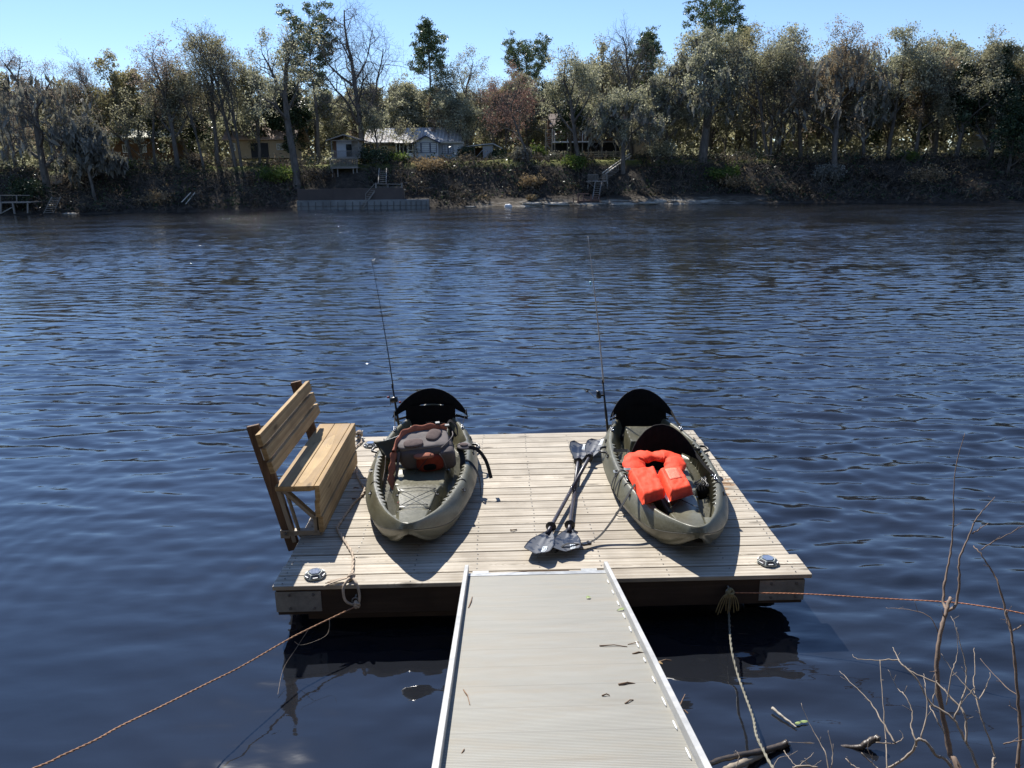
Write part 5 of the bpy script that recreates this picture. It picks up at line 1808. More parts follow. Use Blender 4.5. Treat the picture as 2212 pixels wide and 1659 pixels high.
TREEN = [0]
def place_tree(bufs, label, px=None, Y=None, base=None, group=None, leaf='grey', bark='bark', name='tree', cat='tree', rz=0.0, scale=(1, 1, 1)):
    tb, lb, mb_ = bufs
    if base is None:
        x = at(px, 350, Y).x
        base = Vector((x, Y, terrain(x, Y) - 0.15))
    e = bpy.data.objects.new(name, None); COL.objects.link(e)
    e.location = base; e.rotation_euler = (0, 0, rz); e.scale = scale
    ORG[e.name] = np.zeros(3)
    tag(e, label, cat, group)
    o = bpy.data.objects.new('trunk', tb.mesh('trunk', M[bark], True)); COL.objects.link(o); o.parent = e
    if lb.n:
        o = bpy.data.objects.new('crown', lb.mesh('crown', LM[leaf])); COL.objects.link(o); o.parent = e
    if mb_.n:
        o = bpy.data.objects.new('moss', mb_.mesh('moss', LM['moss'])); COL.objects.link(o); o.parent = e; tag(o, kind='stuff')
    return e

def tree_h(px, ytop, Y):
    x = at(px, 350, Y).x
    return at(px, ytop, Y).z - terrain(x, Y) + 0.15

# hand-placed trees: px of trunk foot, y of top, distance behind the shore, label and growth settings
FT = [
 (92, 108, 84.0, 'wide-spreading bare tree with reddish twigs at the far left of the opposite bank', dict(kind=0, seed=3, spread=0.52, trunk=0.42, fork=0.28, leaves=0.85, leaf='redbud', lsize=0.09, bark='bark', twig=1.15, moss=0.5), 'spreading_tree'),
 (196, 235, 83.0, 'small leaning tree draped in grey moss right of the far left spreading tree', dict(kind=0, seed=8, spread=0.60, trunk=0.17, fork=0.4, lean=(-0.12, 0), leaves=0.4, leaf='moss', moss=1.6), 'moss_draped_tree'),
 (222, 112, 96.0, 'thin bare twin-topped tree behind the moss-draped tree', dict(kind=0, seed=12, spread=0.33, trunk=0.20, leaves=0.22, leaf='redbud', lsize=0.10, fork=0.4), 'bare_tree'),
 (285, 118, 95.0, 'yellow-green leafing tree left of the long low building', dict(kind=0, seed=15, spread=0.40, trunk=0.22, leaves=1.1, leaf='yellow', fork=0.4), 'budding_tree'),
 (384, 84, 89.0, 'tall thinly leafed tree with dark forked trunk in front of the long low building', dict(kind=0, seed=21, spread=0.38, trunk=0.30, leaves=0.75, leaf='redbud', lsize=0.13, fork=0.38), 'sparse_tree'),
 (335, 150, 90.0, 'sparse grey tree between the yellow-green tree and the dark forked trunk', dict(kind=0, seed=24, spread=0.42, trunk=0.16, leaves=0.8, leaf='olive', fork=0.4, lsize=0.15), 'sparse_tree'),
 (470, 63, 90.0, 'tall tree with yellow-green top left of the tan house', dict(kind=0, seed=27, spread=0.36, trunk=0.26, leaves=1.0, leaf='yellow', lsize=0.14, fork=0.42, lean=(-0.04, 0)), 'budding_tree'),
 (440, 130, 88.0, 'slim olive-leaved tree between the dark forked trunk and the tan house', dict(kind=0, seed=30, spread=0.36, trunk=0.15, leaves=0.8, leaf='olive', lsize=0.14, fork=0.4, lean=(-0.06, 0)), 'sparse_tree'),
 (518, 58, 89.0, 'tall slender tree with two thin stems in front of the tan house', dict(kind=0, seed=33, spread=0.30, trunk=0.20, leaves=0.45, leaf='olive', lsize=0.12, fork=0.35, stems=2), 'sparse_tree'),
 (560, 140, 93.0, 'grey-leaved tree rising behind the right end of the tan house', dict(kind=0, seed=36, spread=0.42, trunk=0.18, leaves=0.8, leaf='grey', fork=0.35), 'oak_tree'),
 (638, 38, 86.5, 'tall tree with one thick straight trunk left of the small cabin', dict(kind=0, seed=39, spread=0.36, trunk=0.46, leaves=0.5, leaf='grey', lsize=0.15, fork=0.52, lean=(-0.06, 0)), 'tall_tree'),
 (690, 58, 97.0, 'broad-topped pine between the thick straight trunk and the giant bare tree', dict(pine=1, seed=5, crown=0.42, trunk=0.25, width=3.4, flat=True), 'pine_tree'),
 (784, -6, 92.0, 'giant bare tree towering over the left end of the white house', dict(kind=0, seed=43, spread=0.60, trunk=0.34, leaves=0.12, leaf='redbud', lsize=0.08, fork=0.34, forks=9, twig=1.35, levels=4), 'bare_tree'),
 (818, 225, 93.0, 'dark-stemmed leafy tree right in front of the left end of the white house', dict(kind=0, seed=45, spread=0.36, trunk=0.14, leaves=0.3, leaf='grey', fork=0.5, lsize=0.15), 'oak_tree'),
 (870, 255, 96.0, 'small twisted tree leaning over the white house roof', dict(kind=0, seed=46, spread=0.5, trunk=0.07, leaves=0.12, leaf='olive', fork=0.45, lsize=0.14), 'small_tree'),
 (934, 48, 106.0, 'tall pine standing alone behind the white house', dict(pine=1, seed=9, crown=0.52, trunk=0.24, width=2.7), 'pine_tree'),
 (892, 165, 108.0, 'grey-green tree behind the middle of the white house', dict(kind=0, seed=48, spread=0.45, trunk=0.22, leaves=1.0, leaf='grey', fork=0.3), 'oak_tree'),
 (1012, 104, 104.0, 'thin-topped branching tree behind the right end of the white house', dict(kind=0, seed=51, spread=0.44, trunk=0.26, leaves=0.5, leaf='olive', lsize=0.14, fork=0.4), 'sparse_tree'),
 (1002, 186, 100.5, 'bushy grey-green live oak beside the small shed', dict(kind=0, seed=54, spread=0.55, trunk=0.22, leaves=1.7, leaf='grey', lsize=0.17, fork=0.22), 'live_oak'),
 (1145, 145, 88.5, 'slanting tree with reddish buds between the shed and the stilt house', dict(kind=0, seed=57, spread=0.40, trunk=0.15, leaves=0.55, leaf='red', lsize=0.10, fork=0.40, lean=(-0.20, 0)), 'maple_tree'),
 (1088, 165, 104.0, 'thicket-like bare tree right of the small shed', dict(kind=0, seed=58, spread=0.34, trunk=0.13, leaves=0.35, leaf='redbud', lsize=0.12, fork=0.2, stems=3), 'bare_tree'),
 (1137, 114, 125.0, 'flat-topped pine far behind the reddish tree', dict(pine=1, seed=14, crown=0.30, trunk=0.24, width=4.2, flat=True), 'pine_tree'),
 (1255, 110, 87.5, 'forked oak leaning left in front of the stilt house porch', dict(kind=0, seed=60, spread=0.50, trunk=0.27, leaves=0.9, leaf='grey', lsize=0.15, fork=0.42, crown_lo=0.58, lean=(-0.16, 0)), 'live_oak'),
 (1302, 84, 99.0, 'yellow-tinged tree behind the middle of the stilt house', dict(kind=0, seed=63, spread=0.40, trunk=0.24, leaves=1.2, leaf='olive', fork=0.35), 'budding_tree'),
 (1361, 28, 94.0, 'tall bare fan-shaped tree rising above the stilt house', dict(kind=0, seed=66, spread=0.30, trunk=0.32, leaves=0.10, leaf='redbud', lsize=0.08, fork=0.45, twig=1.1), 'bare_tree'),
 (1392, 72, 108.0, 'small-crowned pine behind the tall fan-shaped tree', dict(pine=1, seed=18, crown=0.45, trunk=0.2, width=2.3), 'pine_tree'),
 (1347, 188, 86.5, 'low live oak with leaning black trunk beside the pale stair rails', dict(kind=0, seed=69, spread=0.62, trunk=0.24, crown_lo=0.5, leaves=1.1, leaf='grey', lsize=0.16, fork=0.35, lean=(-0.08, 0), moss=0.4), 'live_oak'),
 (1232, 225, 91.0, 'dark glossy evergreen in front of the stilt house roof', dict(kind=0, seed=71, spread=0.34, trunk=0.12, leaves=0.35, leaf='dark', fork=0.3, crown_lo=0.4), 'evergreen_tree'),
 (1440, 130, 90.0, 'grey live oak right of the stilt house', dict(kind=0, seed=72, spread=0.52, trunk=0.22, leaves=1.6, leaf='grey', lsize=0.17, fork=0.25, moss=0.4), 'live_oak'),
 (1518, 60, 87.5, 'huge dense live oak with thick dark trunk right of centre', dict(kind=0, seed=75, spread=0.56, trunk=0.50, leaves=2.2, leaf='grey', lsize=0.17, fork=0.35, moss=0.8), 'live_oak'),
 (1532, 12, 106.0, 'pine poking above the huge live oak', dict(pine=1, seed=22, crown=0.30, trunk=0.25, width=3.6, flat=True), 'pine_tree'),
 (1585, 60, 118.0, 'lower pine top just right of the highest pine', dict(pine=1, seed=25, crown=0.30, trunk=0.22, width=2.4), 'pine_tree'),
 (1628, 50, 92.0, 'yellow-leafing tree right of the huge live oak', dict(kind=0, seed=78, spread=0.36, trunk=0.22, leaves=1.0, leaf='yellow', lsize=0.14, fork=0.38), 'budding_tree'),
 (1668, 64, 88.0, 'many-limbed sparse tree with slanting dark branches near the bank edge', dict(kind=0, seed=81, spread=0.40, trunk=0.20, leaves=0.9, leaf='olive', lsize=0.14, fork=0.3, stems=2), 'sparse_tree'),
 (1728, 58, 90.0, 'grey-green tree left of the orange-tinted tree', dict(kind=0, seed=84, spread=0.44, trunk=0.26, leaves=1.5, leaf='grey', lsize=0.16, fork=0.3), 'oak_tree'),
 (1806, 54, 82.5, 'tree with orange-tan upper crown and leaning pale trunk', dict(kind=0, seed=87, spread=0.50, trunk=0.30, leaves=1.3, leaf='tan', lsize=0.13, fork=0.38, lean=(-0.08, 0), moss=0.5), 'tan_tree'),
 (1865, 120, 86.0, 'moss-hung oak below the orange-tinted crown', dict(kind=0, seed=88, spread=0.5, trunk=0.2, leaves=1.3, leaf='grey', lsize=0.16, fork=0.3, moss=0.9), 'live_oak'),
 (1918, 60, 86.0, 'grey-green round-topped tree right of the orange-tinted tree', dict(kind=0, seed=90, spread=0.40, trunk=0.24, leaves=1.4, leaf='grey', lsize=0.15, fork=0.4), 'oak_tree'),
 (1975, 78, 84.0, 'olive tree between the round-topped tree and the V-shaped tree', dict(kind=0, seed=93, spread=0.38, trunk=0.22, leaves=1.4, leaf='olive', lsize=0.15, fork=0.35), 'oak_tree'),
 (2062, 62, 81.0, 'V-shaped tree with long slanting limbs near the right edge', dict(kind=0, seed=96, spread=0.52, trunk=0.24, leaves=1.3, leaf='olive', lsize=0.14, fork=0.25, lean=(0.10, 0)), 'oak_tree'),
 (2020, 100, 86.0, 'thin tan-budded tree behind the V-shaped tree', dict(kind=0, seed=97, spread=0.38, trunk=0.18, leaves=1.1, leaf='tan', lsize=0.14, fork=0.35), 'tan_tree'),
 (2140, 100, 80.0, 'narrow near-black evergreen near the right edge of the photo', dict(kind=0, seed=99, spread=0.30, trunk=0.22, leaves=2.6, leaf='dark', lsize=0.22, fork=0.12, crown_lo=0.1), 'evergreen_tree'),
 (2200, 72, 80.0, 'yellowish olive tree cut off by the right edge', dict(kind=0, seed=102, spread=0.42, trunk=0.24, leaves=1.4, leaf='yellow', lsize=0.16, fork=0.3), 'budding_tree'),
 (2180, 215, 77.0, 'low dark evergreen mass at the far right of the bank', dict(kind=0, seed=104, spread=0.48, trunk=0.15, leaves=1.6, leaf='dark', lsize=0.20, fork=0.15), 'evergreen_tree'),
 (30, 160, 92.0, 'grey-green tree behind the far left spreading tree', dict(kind=0, seed=106, spread=0.5, trunk=0.2, leaves=1.3, leaf='olive', fork=0.3), 'oak_tree'),
]
for (px, yt, Y, lab, kw_, nm) in FT:
    H = tree_h(px, yt, Y)
    kk = dict(kw_)
    if kk.pop('pine', None):
        bufs = grow_pine(H, **kk)
        place_tree(bufs, lab, px, Y, leaf='pine', name=nm)
    else:
        lf, bkk = kk.get('leaf', 'grey'), kk.get('bark', 'bark')
        bufs = grow(H, **kk)
        place_tree(bufs, lab, px, Y, leaf=lf, bark=bkk, name=nm)

# wood behind: shared prototypes, each tree its own object
PROTO = []
for (sd_, lf, sp, lv, lz) in ((201, 'grey', 0.42, 1.7, 0.22), (202, 'olive', 0.40, 1.7, 0.22), (203, 'olive', 0.45, 1.3, 0.20), (204, 'redbud', 0.36, 0.8, 0.17), (205, 'grey', 0.48, 2.0, 0.22), (206, 'yellow', 0.38, 1.3, 0.20), (207, 'dark', 0.40, 1.6, 0.25)):
    b = grow(12.0, 0, sd_, spread=sp, trunk=0.20, fork=0.22, leaves=lv, leaf=lf, lsize=lz, levels=4, twig=0.8, crown_lo=0.12)
    PROTO.append((b[0].mesh('trunk', M['bark'], True), b[1].mesh('crown', LM[lf]), lf))
rb = random.Random(77)
WOODS = []
def back_tree(x, y, H, k):
    tm, cm, lf = PROTO[k]
    e = bpy.data.objects.new('woodland_tree', None); COL.objects.link(e)
    s = H / 12.0
    e.location = (x, y, terrain(x, y) - 0.2); e.rotation_euler = (0, 0, rb.uniform(0, 6.28)); e.scale = (s * rb.uniform(0.85, 1.2), s * rb.uniform(0.85, 1.2), s)
    tag(e, 'leafy tree in the wood behind the front row and houses', 'tree', 'trees of the wood behind')
    for nm, me in (('trunk', tm), ('crown', cm)):
        o = bpy.data.objects.new(nm, me); COL.objects.link(o); o.parent = e
xs_clear = [(-22, -4), (3, 18)]       # thinner behind the houses so that sky shows through
for i in range(104):
    f = i / 103
    x = -74 + 150 * f + rb.uniform(-1.5, 1.5)
    row = i % 4
    y = float(shore_y(x)) + (19 + row * 9 + rb.uniform(-2, 2))
    if -24 < x < 20 and row == 0: y += 13
    hm = np.interp(x, [-75, -50, -30, -18, -6, 6, 14, 24, 45, 75], [12, 12, 12, 11, 11, 11.5, 12.5, 14, 13.5, 12.5])
    back_tree(x, y, hm * rb.uniform(0.78, 1.02), rb.choice([0, 1, 2, 3, 4, 4, 1, 5, 0, 6] if x > 15 else [0, 1, 2, 3, 4, 3, 3, 5, 0, 6]))

# unseen trees added behind the photographer to keep sky light off camera-facing surfaces
for i in range(30):
    x = -44 + 88 * (i // 2) / 14 + rb.uniform(-1.5, 1.5)
    y = -8.5 - 6 * (i % 2) + rb.uniform(-1.5, 1.5)
    tm, cm, lf = PROTO[rb.choice([0, 1, 4, 4, 6, 2])]
    e = bpy.data.objects.new('sky_blocker_tree', None); COL.objects.link(e)
    s = rb.uniform(0.95, 1.35)
    e.location = (x, y, near_z(x, y) - 0.3); e.rotation_euler = (0, 0, rb.uniform(0, 6.28)); e.scale = (s * 1.15, s * 1.15, s)
    tag(e, 'unseen leafy tree added behind the gangway to block sky light', 'tree', 'unseen trees added to block sky light')
    for nm, me in (('trunk', tm), ('crown', cm)):
        o = bpy.data.objects.new(nm, me); COL.objects.link(o); o.parent = e

# far wood reading as one mass beyond them
def far_wood():
    rs = np.random.RandomState(5)
    lb = TreeBuf()
    n = 42000
    x = rs.uniform(-120, 120, n)
    y = np.array([float(v) for v in np.interp(x, [p[0] for p in SHORE], [p[1] for p in SHORE])]) + rs.uniform(52, 70, n)
    top = 8.8 + 1.6 * np.sin(x * 0.31) + 1.2 * np.sin(x * 0.83 + 1) + 0.9 * np.sin(x * 1.9)
    z = 3.4 + (top + 2.1) * rs.rand(n) ** 0.85
    lb.cards(np.stack([x, y, z], 1), 0.85, rs, 1.3)
    o = bpy.data.objects.new('far_wood', lb.mesh('far_wood', LM['olive'])); COL.objects.link(o)
    tag(o, kind='stuff')
far_wood()

# ------------------------------------------------------------------ undergrowth on the slope
def brush(name, leaf, n, x0, x1, t0, t1, size, hgt, seed, el=2.2, stems=0, dens=None, kindlabel=None, z_off=0.0):
    rs = np.random.RandomState(seed)
    lb = TreeBuf()
    x = rs.uniform(x0, x1, n); t = rs.uniform(t0, t1, n)
    cl = np.sin(x * 0.9 + seed) + np.sin(t * 1.3 + x * 0.4) + np.sin(x * 2.3 + t * 0.7 + seed * 2)
    keep = rs.rand(n) < np.clip(0.55 + 0.35 * cl, 0.05, 1)
    x, t, cl = x[keep], t[keep], cl[keep]
    if dens is not None:
        k = dens(x, t); x, t, cl = x[k], t[k], cl[k]
    y = shore_y(x) + t
    zb = np.array([terrain(float(a), float(b)) for a, b in zip(x, y)])
    z = zb + z_off + np.abs(rs.randn(len(x))) * hgt * (0.5 + 0.3 * np.clip(cl, 0, 3))
    C = np.stack([x, y, z], 1)
    lb.cards(C, size, rs, el)
    if stems:
        m = min(stems, len(x))
        for i in rs.choice(len(x), m, replace=False):
            p = np.array([x[i], y[i], zb[i] - 0.1])
            d = unit(np.array([rs.randn() * 0.6, -0.3 + rs.randn() * 0.4, 0.9]))
            L = hgt * (1.2 + 2.2 * rs.rand())
            q = p + d * L * 0.5 + rs.randn(3) * 0.1
            lb.tube(np.array([p, q, p + d * L + np.array([0, 0, -0.25 * L]) + rs.randn(3) * 0.2]), [0.022, 0.016, 0.007], 3)
    o = bpy.data.objects.new(name, lb.mesh(name, LM[leaf])); COL.objects.link(o)
    tag(o, kind='stuff')
no_rock = lambda x, t: ~((x > -2) & (x < 26) & (t < 2.6)) & ~((x > -23) & (x < -8) & (t < 3.5)) & ~((x > 9.5) & (x < 14) & (t > 5) & (t < 11)) & ~((x > -21.5) & (x < -15.5) & (t > 3.2) & (t < 9))
brush('slope_brush', 'brush', 52000, -75, 75, 0.2, 12.5, 0.13, 0.42, 31, 3.2, 5000, no_rock)
brush('slope_ivy', 'dark', 30000, -75, 75, 0.4, 12.0, 0.16, 0.45, 33, 1.5, 0, no_rock)
brush('slope_grass', 'straw', 9000, -75, 75, 1.5, 12.5, 0.11, 0.22, 35, 3.6, 700, lambda x, t: no_rock(x, t) & (np.sin(x * 0.7 + 2) + np.sin(t * 1.1 + x * 0.33) > 0.5))
brush('bank_top_grass', 'fresh', 16000, -75, 75, 10.2, 16.0, 0.10, 0.12, 37, 2.2, 0, lambda x, t: (x < -8) | (x > -8) & (x < 24))
brush('understory', 'grey', 26000, -75, 75, 12.5, 19, 0.19, 1.0, 39, 1.4, 1200, lambda x, t: (x < -36) | (x > 19) | ((x > -24) & (x < -21)))

brush('far_understory', 'olive', 26000, -80, 80, 26, 48, 0.42, 1.7, 41, 1.3)
def tangle(n, seed):
    rs = np.random.RandomState(seed)
    tb = TreeBuf()
    for i in range(n):
        x = rs.uniform(-72, 72); t = rs.uniform(0.3, 9.5)
        if not bool(no_rock(np.array([x]), np.array([t]))[0]): continue
        if sin(x * 0.8) + sin(x * 0.31 + t) < -0.4: continue
        y = float(shore_y(x)) + t; z = terrain(x, y)
        L = 0.8 + 2.0 * rs.rand() ** 1.5
        d = unit(np.array([rs.randn() * 0.8, -0.5 + rs.randn() * 0.4, 0.55 + 0.5 * rs.rand()]))
        p = np.array([x, y, z - 0.1]); q = p + d * L * 0.5 + rs.randn(3) * 0.12; e = q + d * L * 0.4 + np.array([rs.randn() * 0.2, -0.1, -0.3 * L * rs.rand()])
        r = 0.014 + 0.022 * rs.rand() ** 2
        tb.tube(np.array([p, q, e]), [r, r * 0.75, r * 0.35], 4)
        for _ in range(3):
            b_ = q + (e - q) * rs.rand(); tb.tube(np.array([b_, b_ + rs.randn(3) * np.array([0.4, 0.2, 0.35]) * L * 0.5]), [r * 0.5, r * 0.25], 3)
    o = bpy.data.objects.new('slope_branches', tb.mesh('slope_branches', M['bark_pale'])); COL.objects.link(o)
    tag(o, kind='stuff')
tangle(4200, 51)

# individual shrubs
def shrub_bufs(R, H, seed, leafy=1.0, size=0.13, stems=14):
    rs = np.random.RandomState(seed)
    tb, lb = TreeBuf(), TreeBuf()
    tips = []
    for i in range(stems):
        a = rs.rand() * 6.28; s = R * (0.4 + 0.7 * rs.rand())
        p = np.array([cos(a) * 0.12, sin(a) * 0.12, -0.2]); e = np.array([cos(a) * s, sin(a) * s, H * (0.55 + 0.5 * rs.rand())])
        m_ = (p + e) / 2 + np.array([-cos(a) * 0.15, -sin(a) * 0.15, H * 0.12])
        tb.tube(np.array([p, m_, e]), [0.028, 0.018, 0.008], 4)
        for k in range(7):
            f = 0.35 + 0.65 * rs.rand(); q = m_ * (1 - f) + e * f
            r_ = q + rs.randn(3) * np.array([R * 0.3, R * 0.3, H * 0.16])
            tb.tube(np.array([q, r_]), [0.010, 0.004], 3)
            tips.append(r_)
    T = np.array(tips); n = int(1500 * leafy)
    if n: lb.cards(T[rs.randint(0, len(T), n)] + rs.randn(n, 3) * 0.20 * R, size, rs)
    return tb, lb, TreeBuf()
SH = [
 (690, 395, 86.5, 1.2, 1.6, 'brush', 'brown leafless bush under the left side of the small cabin', 0.7),
 (806, 360, 88.5, 1.7, 1.3, 'dark', 'large dark glossy bush between the cabin balcony and the white house', 1.6),
 (856, 356, 89.0, 1.0, 0.9, 'fresh', 'light green leafy bush below the porch of the white house', 1.2),
 (930, 372, 86.0, 1.3, 1.2, 'straw', 'pale dry bush on the slope under the white house', 1.0),
 (1005, 330, 96.0, 0.9, 1.5, 'dark', 'dark bush at the right end of the white house', 1.3),
 (1073, 328, 97.0, 0.8, 1.3, 'dark', 'dark bush in front of the small shed', 1.2),
 (1130, 350, 89.0, 0.9, 1.1, 'moss', 'grey-white shrub at the bank edge left of the stilt house', 1.0),
 (1148, 395, 84.5, 1.1, 1.1, 'straw', 'tan bush low on the slope left of the lower dock', 0.9),
 (1160, 328, 95.0, 0.7, 1.6, 'fresh', 'spiky green yucca at the left corner of the stilt house', 0.9),
 (1205, 335, 94.0, 0.8, 0.8, 'moss', 'round pale shrub in front of the stilt house porch', 0.9),
 (1240, 365, 87.0, 1.2, 1.2, 'fresh', 'green ivy bush left of the stair platform', 1.0),
 (1420, 352, 88.0, 1.4, 1.6, 'grey', 'grey-leaved bush at the foot of the pale stair rails', 1.3),
 (1560, 372, 84.5, 1.3, 1.0, 'fresh', 'sunlit light green bush on the slope under the huge live oak', 1.2),
 (1585, 395, 83.0, 1.2, 1.0, 'straw', 'pale tan bush just below the sunlit green bush', 1.0),
 (1790, 352, 81.5, 1.1, 1.7, 'moss', 'whitish vine-covered stump under the orange-tinted tree', 1.2),
 (1905, 372, 80.0, 1.4, 0.9, 'brush', 'tangled fallen brush on the slope right of the whitish stump', 0.5),
 (1962, 345, 82.0, 0.8, 0.9, 'fresh', 'small bright green palmetto at the bank top on the right', 0.9),
 (2000, 410, 78.0, 1.5, 1.0, 'straw', 'tan driftwood-like brush low on the right slope', 0.6),
 (1150, 430, 81.8, 0.5, 0.35, 'straw', 'small dry weed clump on the limestone shelf', 0.5),
 (340, 420, 82.0, 1.3, 1.1, 'straw', 'reddish-tan brush near the waterline left of the retaining wall', 0.8),
 (262, 352, 88.0, 1.2, 0.8, 'fresh', 'green palmetto clump in front of the long low building', 1.3),
 (60, 405, 83.0, 1.6, 1.8, 'dark', 'dark bush behind the far left dock', 1.8),
 (430, 360, 89.0, 1.2, 1.4, 'brush', 'brown thicket left of the tan house', 0.8),
 (600, 372, 87.0, 1.6, 1.0, 'fresh', 'bright ivy-green bush on the bank edge right of the tan house', 1.5),
]
for (px, py, Y, Rr, Hh, lf, lab, lv) in SH:
    x = at(px, py, Y).x
    place_tree(shrub_bufs(Rr, Hh, int(px), lv), lab, base=Vector((x, Y, terrain(x, Y) - 0.05)), leaf=lf, bark='bark_pale' if lf in ('straw', 'moss') else 'bark', name='shrub', cat='shrub')

# ================================================================== buildings
M['tin'] = simple('weathered_tin_roof', (0.62, 0.62, 0.60), 0.45, 0.2, 0.2, 0.9)
M['clap_white'] = simple('white_clapboard', (0.50, 0.52, 0.55), 0.7, 0, 0.1, 2)
M['clap_tan'] = simple('tan_clapboard', (0.48, 0.37, 0.25), 0.75, 0, 0.12, 2)
M['trimblue'] = simple('dark_blue_trim', (0.035, 0.045, 0.10), 0.5, 0, 0.2, 4)
M['blind'] = simple('window_blind', (0.55, 0.58, 0.62), 0.6, 0, 0.06, 6)
M['glass'] = simple('dark_window_glass', (0.02, 0.025, 0.03), 0.08, 0, 0.3, 2)
M['trimwhite'] = simple('white_trim', (0.70, 0.71, 0.72), 0.6, 0, 0.08, 4)
M['oldwood'] = wood('grey_weathered_wood', (0.38, 0.34, 0.29), (0.21, 0.18, 0.15), 0, knots=False, grey=0.4)
M['brownwood'] = wood('brown_stained_siding', (0.22, 0.115, 0.06), (0.11, 0.06, 0.035), 2, knots=False)
M['shingle'] = simple('brown_shingles', (0.17, 0.125, 0.10), 0.9, 0, 0.3, 3)
M['tanroof'] = simple('pinkish_tan_roof', (0.46, 0.33, 0.26), 0.8, 0, 0.2, 1.2)
M['concrete'] = simple('stained_concrete', (0.20, 0.20, 0.19), 0.9, 0, 0.3, 1.3, bump=0.02)
M['screen'] = simple('porch_screen', (0.025, 0.028, 0.035), 0.7, 0, 0.3, 3)

def tin_stripes():
    m, nt, b = newmat('ribbed_tin_roof')
    g = N(nt); v = g.coord()
    sp = g.node('ShaderNodeSeparateXYZ'); g.link(v, sp.inputs[0])
    rib = g.math('SINE', g.math('MULTIPLY', sp.outputs[0], 2 * pi / 0.45))
    n = g.noise(g.mapping(v, (0.9, 0.12, 0.5)), 1.0, 4, 0.65)
    col = g.ramp(n, [(0.42, (0.66, 0.665, 0.67)), (0.56, (0.54, 0.51, 0.49)), (0.70, (0.25, 0.15, 0.10))])
    col = g.mix(1.0, col, g.ramp(rib, [(0.1, 0.72), (0.5, 1.0)]), 'MULTIPLY')
    g.link(col, b.inputs['Base Color']); b.inputs['Roughness'].default_value = 0.75; b.inputs['Specular IOR Level'].default_value = 0.25
    g.link(g.bump(rib, 0.6, 0.03), b.inputs['Normal'])
    return m
M['tinroof'] = tin_stripes()

def P(px, py, Y): return at(px, py, Y)
def hthing(name, label, cat, px, Y, py=340, group=None):
    p = P(px, py, Y)
    g = thing(name, label, cat, (p.x, Y, p.z), group)
    return g
def face(mb, x0, z0, x1, z1, y, th=0.05):
    return mb.span((min(x0, x1), y, min(z0, z1)), (max(x0, x1), y + th, max(z0, z1)))
def gable_roof(mb, x0, x1, y0, y1, ze, zr, over=0.3, th=0.10, axis='x'):
    """ridge along the given axis"""
    if axis == 'x':
        ym = (y0 + y1) / 2
        for s in (0, 1):
            ya, yb = (y0 - over, ym) if s == 0 else (ym, y1 + over)
            za, zb = (ze, zr) if s == 0 else (zr, ze)
            q = [(x0 - over, ya, za), (x1 + over, ya, za), (x1 + over, yb, zb), (x0 - over, yb, zb)]
            mb.add(q + [(a, b, c + th) for a, b, c in q], [(3, 2, 1, 0), (4, 5, 6, 7), (0, 1, 5, 4), (1, 2, 6, 5), (2, 3, 7, 6), (3, 0, 4, 7)])
    else:
        xm = (x0 + x1) / 2
        for s in (0, 1):
            xa, xb = (x0 - over, xm) if s == 0 else (xm, x1 + over)
            za, zb = (ze, zr) if s == 0 else (zr, ze)
            q = [(xa, y0 - over, za), (xb, y0 - over, zb), (xb, y1 + over, zb), (xa, y1 + over, za)]
            mb.add(q + [(a, b, c + th) for a, b, c in q], [(3, 2, 1, 0), (4, 5, 6, 7), (0, 1, 5, 4), (1, 2, 6, 5), (2, 3, 7, 6), (3, 0, 4, 7)])
    return mb
def gable_tri(mb, x0, x1, y, ze, zr, th=0.08):
    xm = (x0 + x1) / 2
    vs = [(x0, y, ze), (x1, y, ze), (xm, y, zr), (x0, y + th, ze), (x1, y + th, ze), (xm, y + th, zr)]
    return mb.add(vs, [(0, 1, 2), (5, 4, 3), (0, 3, 4, 1), (1, 4, 5, 2), (2, 5, 3, 0)])
def window(parent, x0, z0, x1, z1, y, frame, fill, bars_x=0, bars_z=0, fw=0.06):
    f = MB()
    for (a, b, c, d) in ((x0, z0, x1, z0 + fw), (x0, z1 - fw, x1, z1), (x0, z0 + fw, x0 + fw, z1 - fw), (x1 - fw, z0 + fw, x1, z1 - fw)):
        face(f, a, b, c, d, y - 0.07, 0.07)
    for k in range(bars_x):
        x = x0 + (x1 - x0) * (k + 1) / (bars_x + 1); face(f, x - fw * 0.4, z0 + fw, x + fw * 0.4, z1 - fw, y - 0.06, 0.05)
    for k in range(bars_z):
        z = z0 + (z1 - z0) * (k + 1) / (bars_z + 1); face(f, x0 + fw, z - fw * 0.25, x1 - fw, z + fw * 0.25, y - 0.055, 0.03)
    o = f.build('window', frame, parent)
    face(MB(), x0 + fw, z0 + fw, x1 - fw, z1 - fw, y - 0.025, 0.02).build('pane', fill, o)
    return o

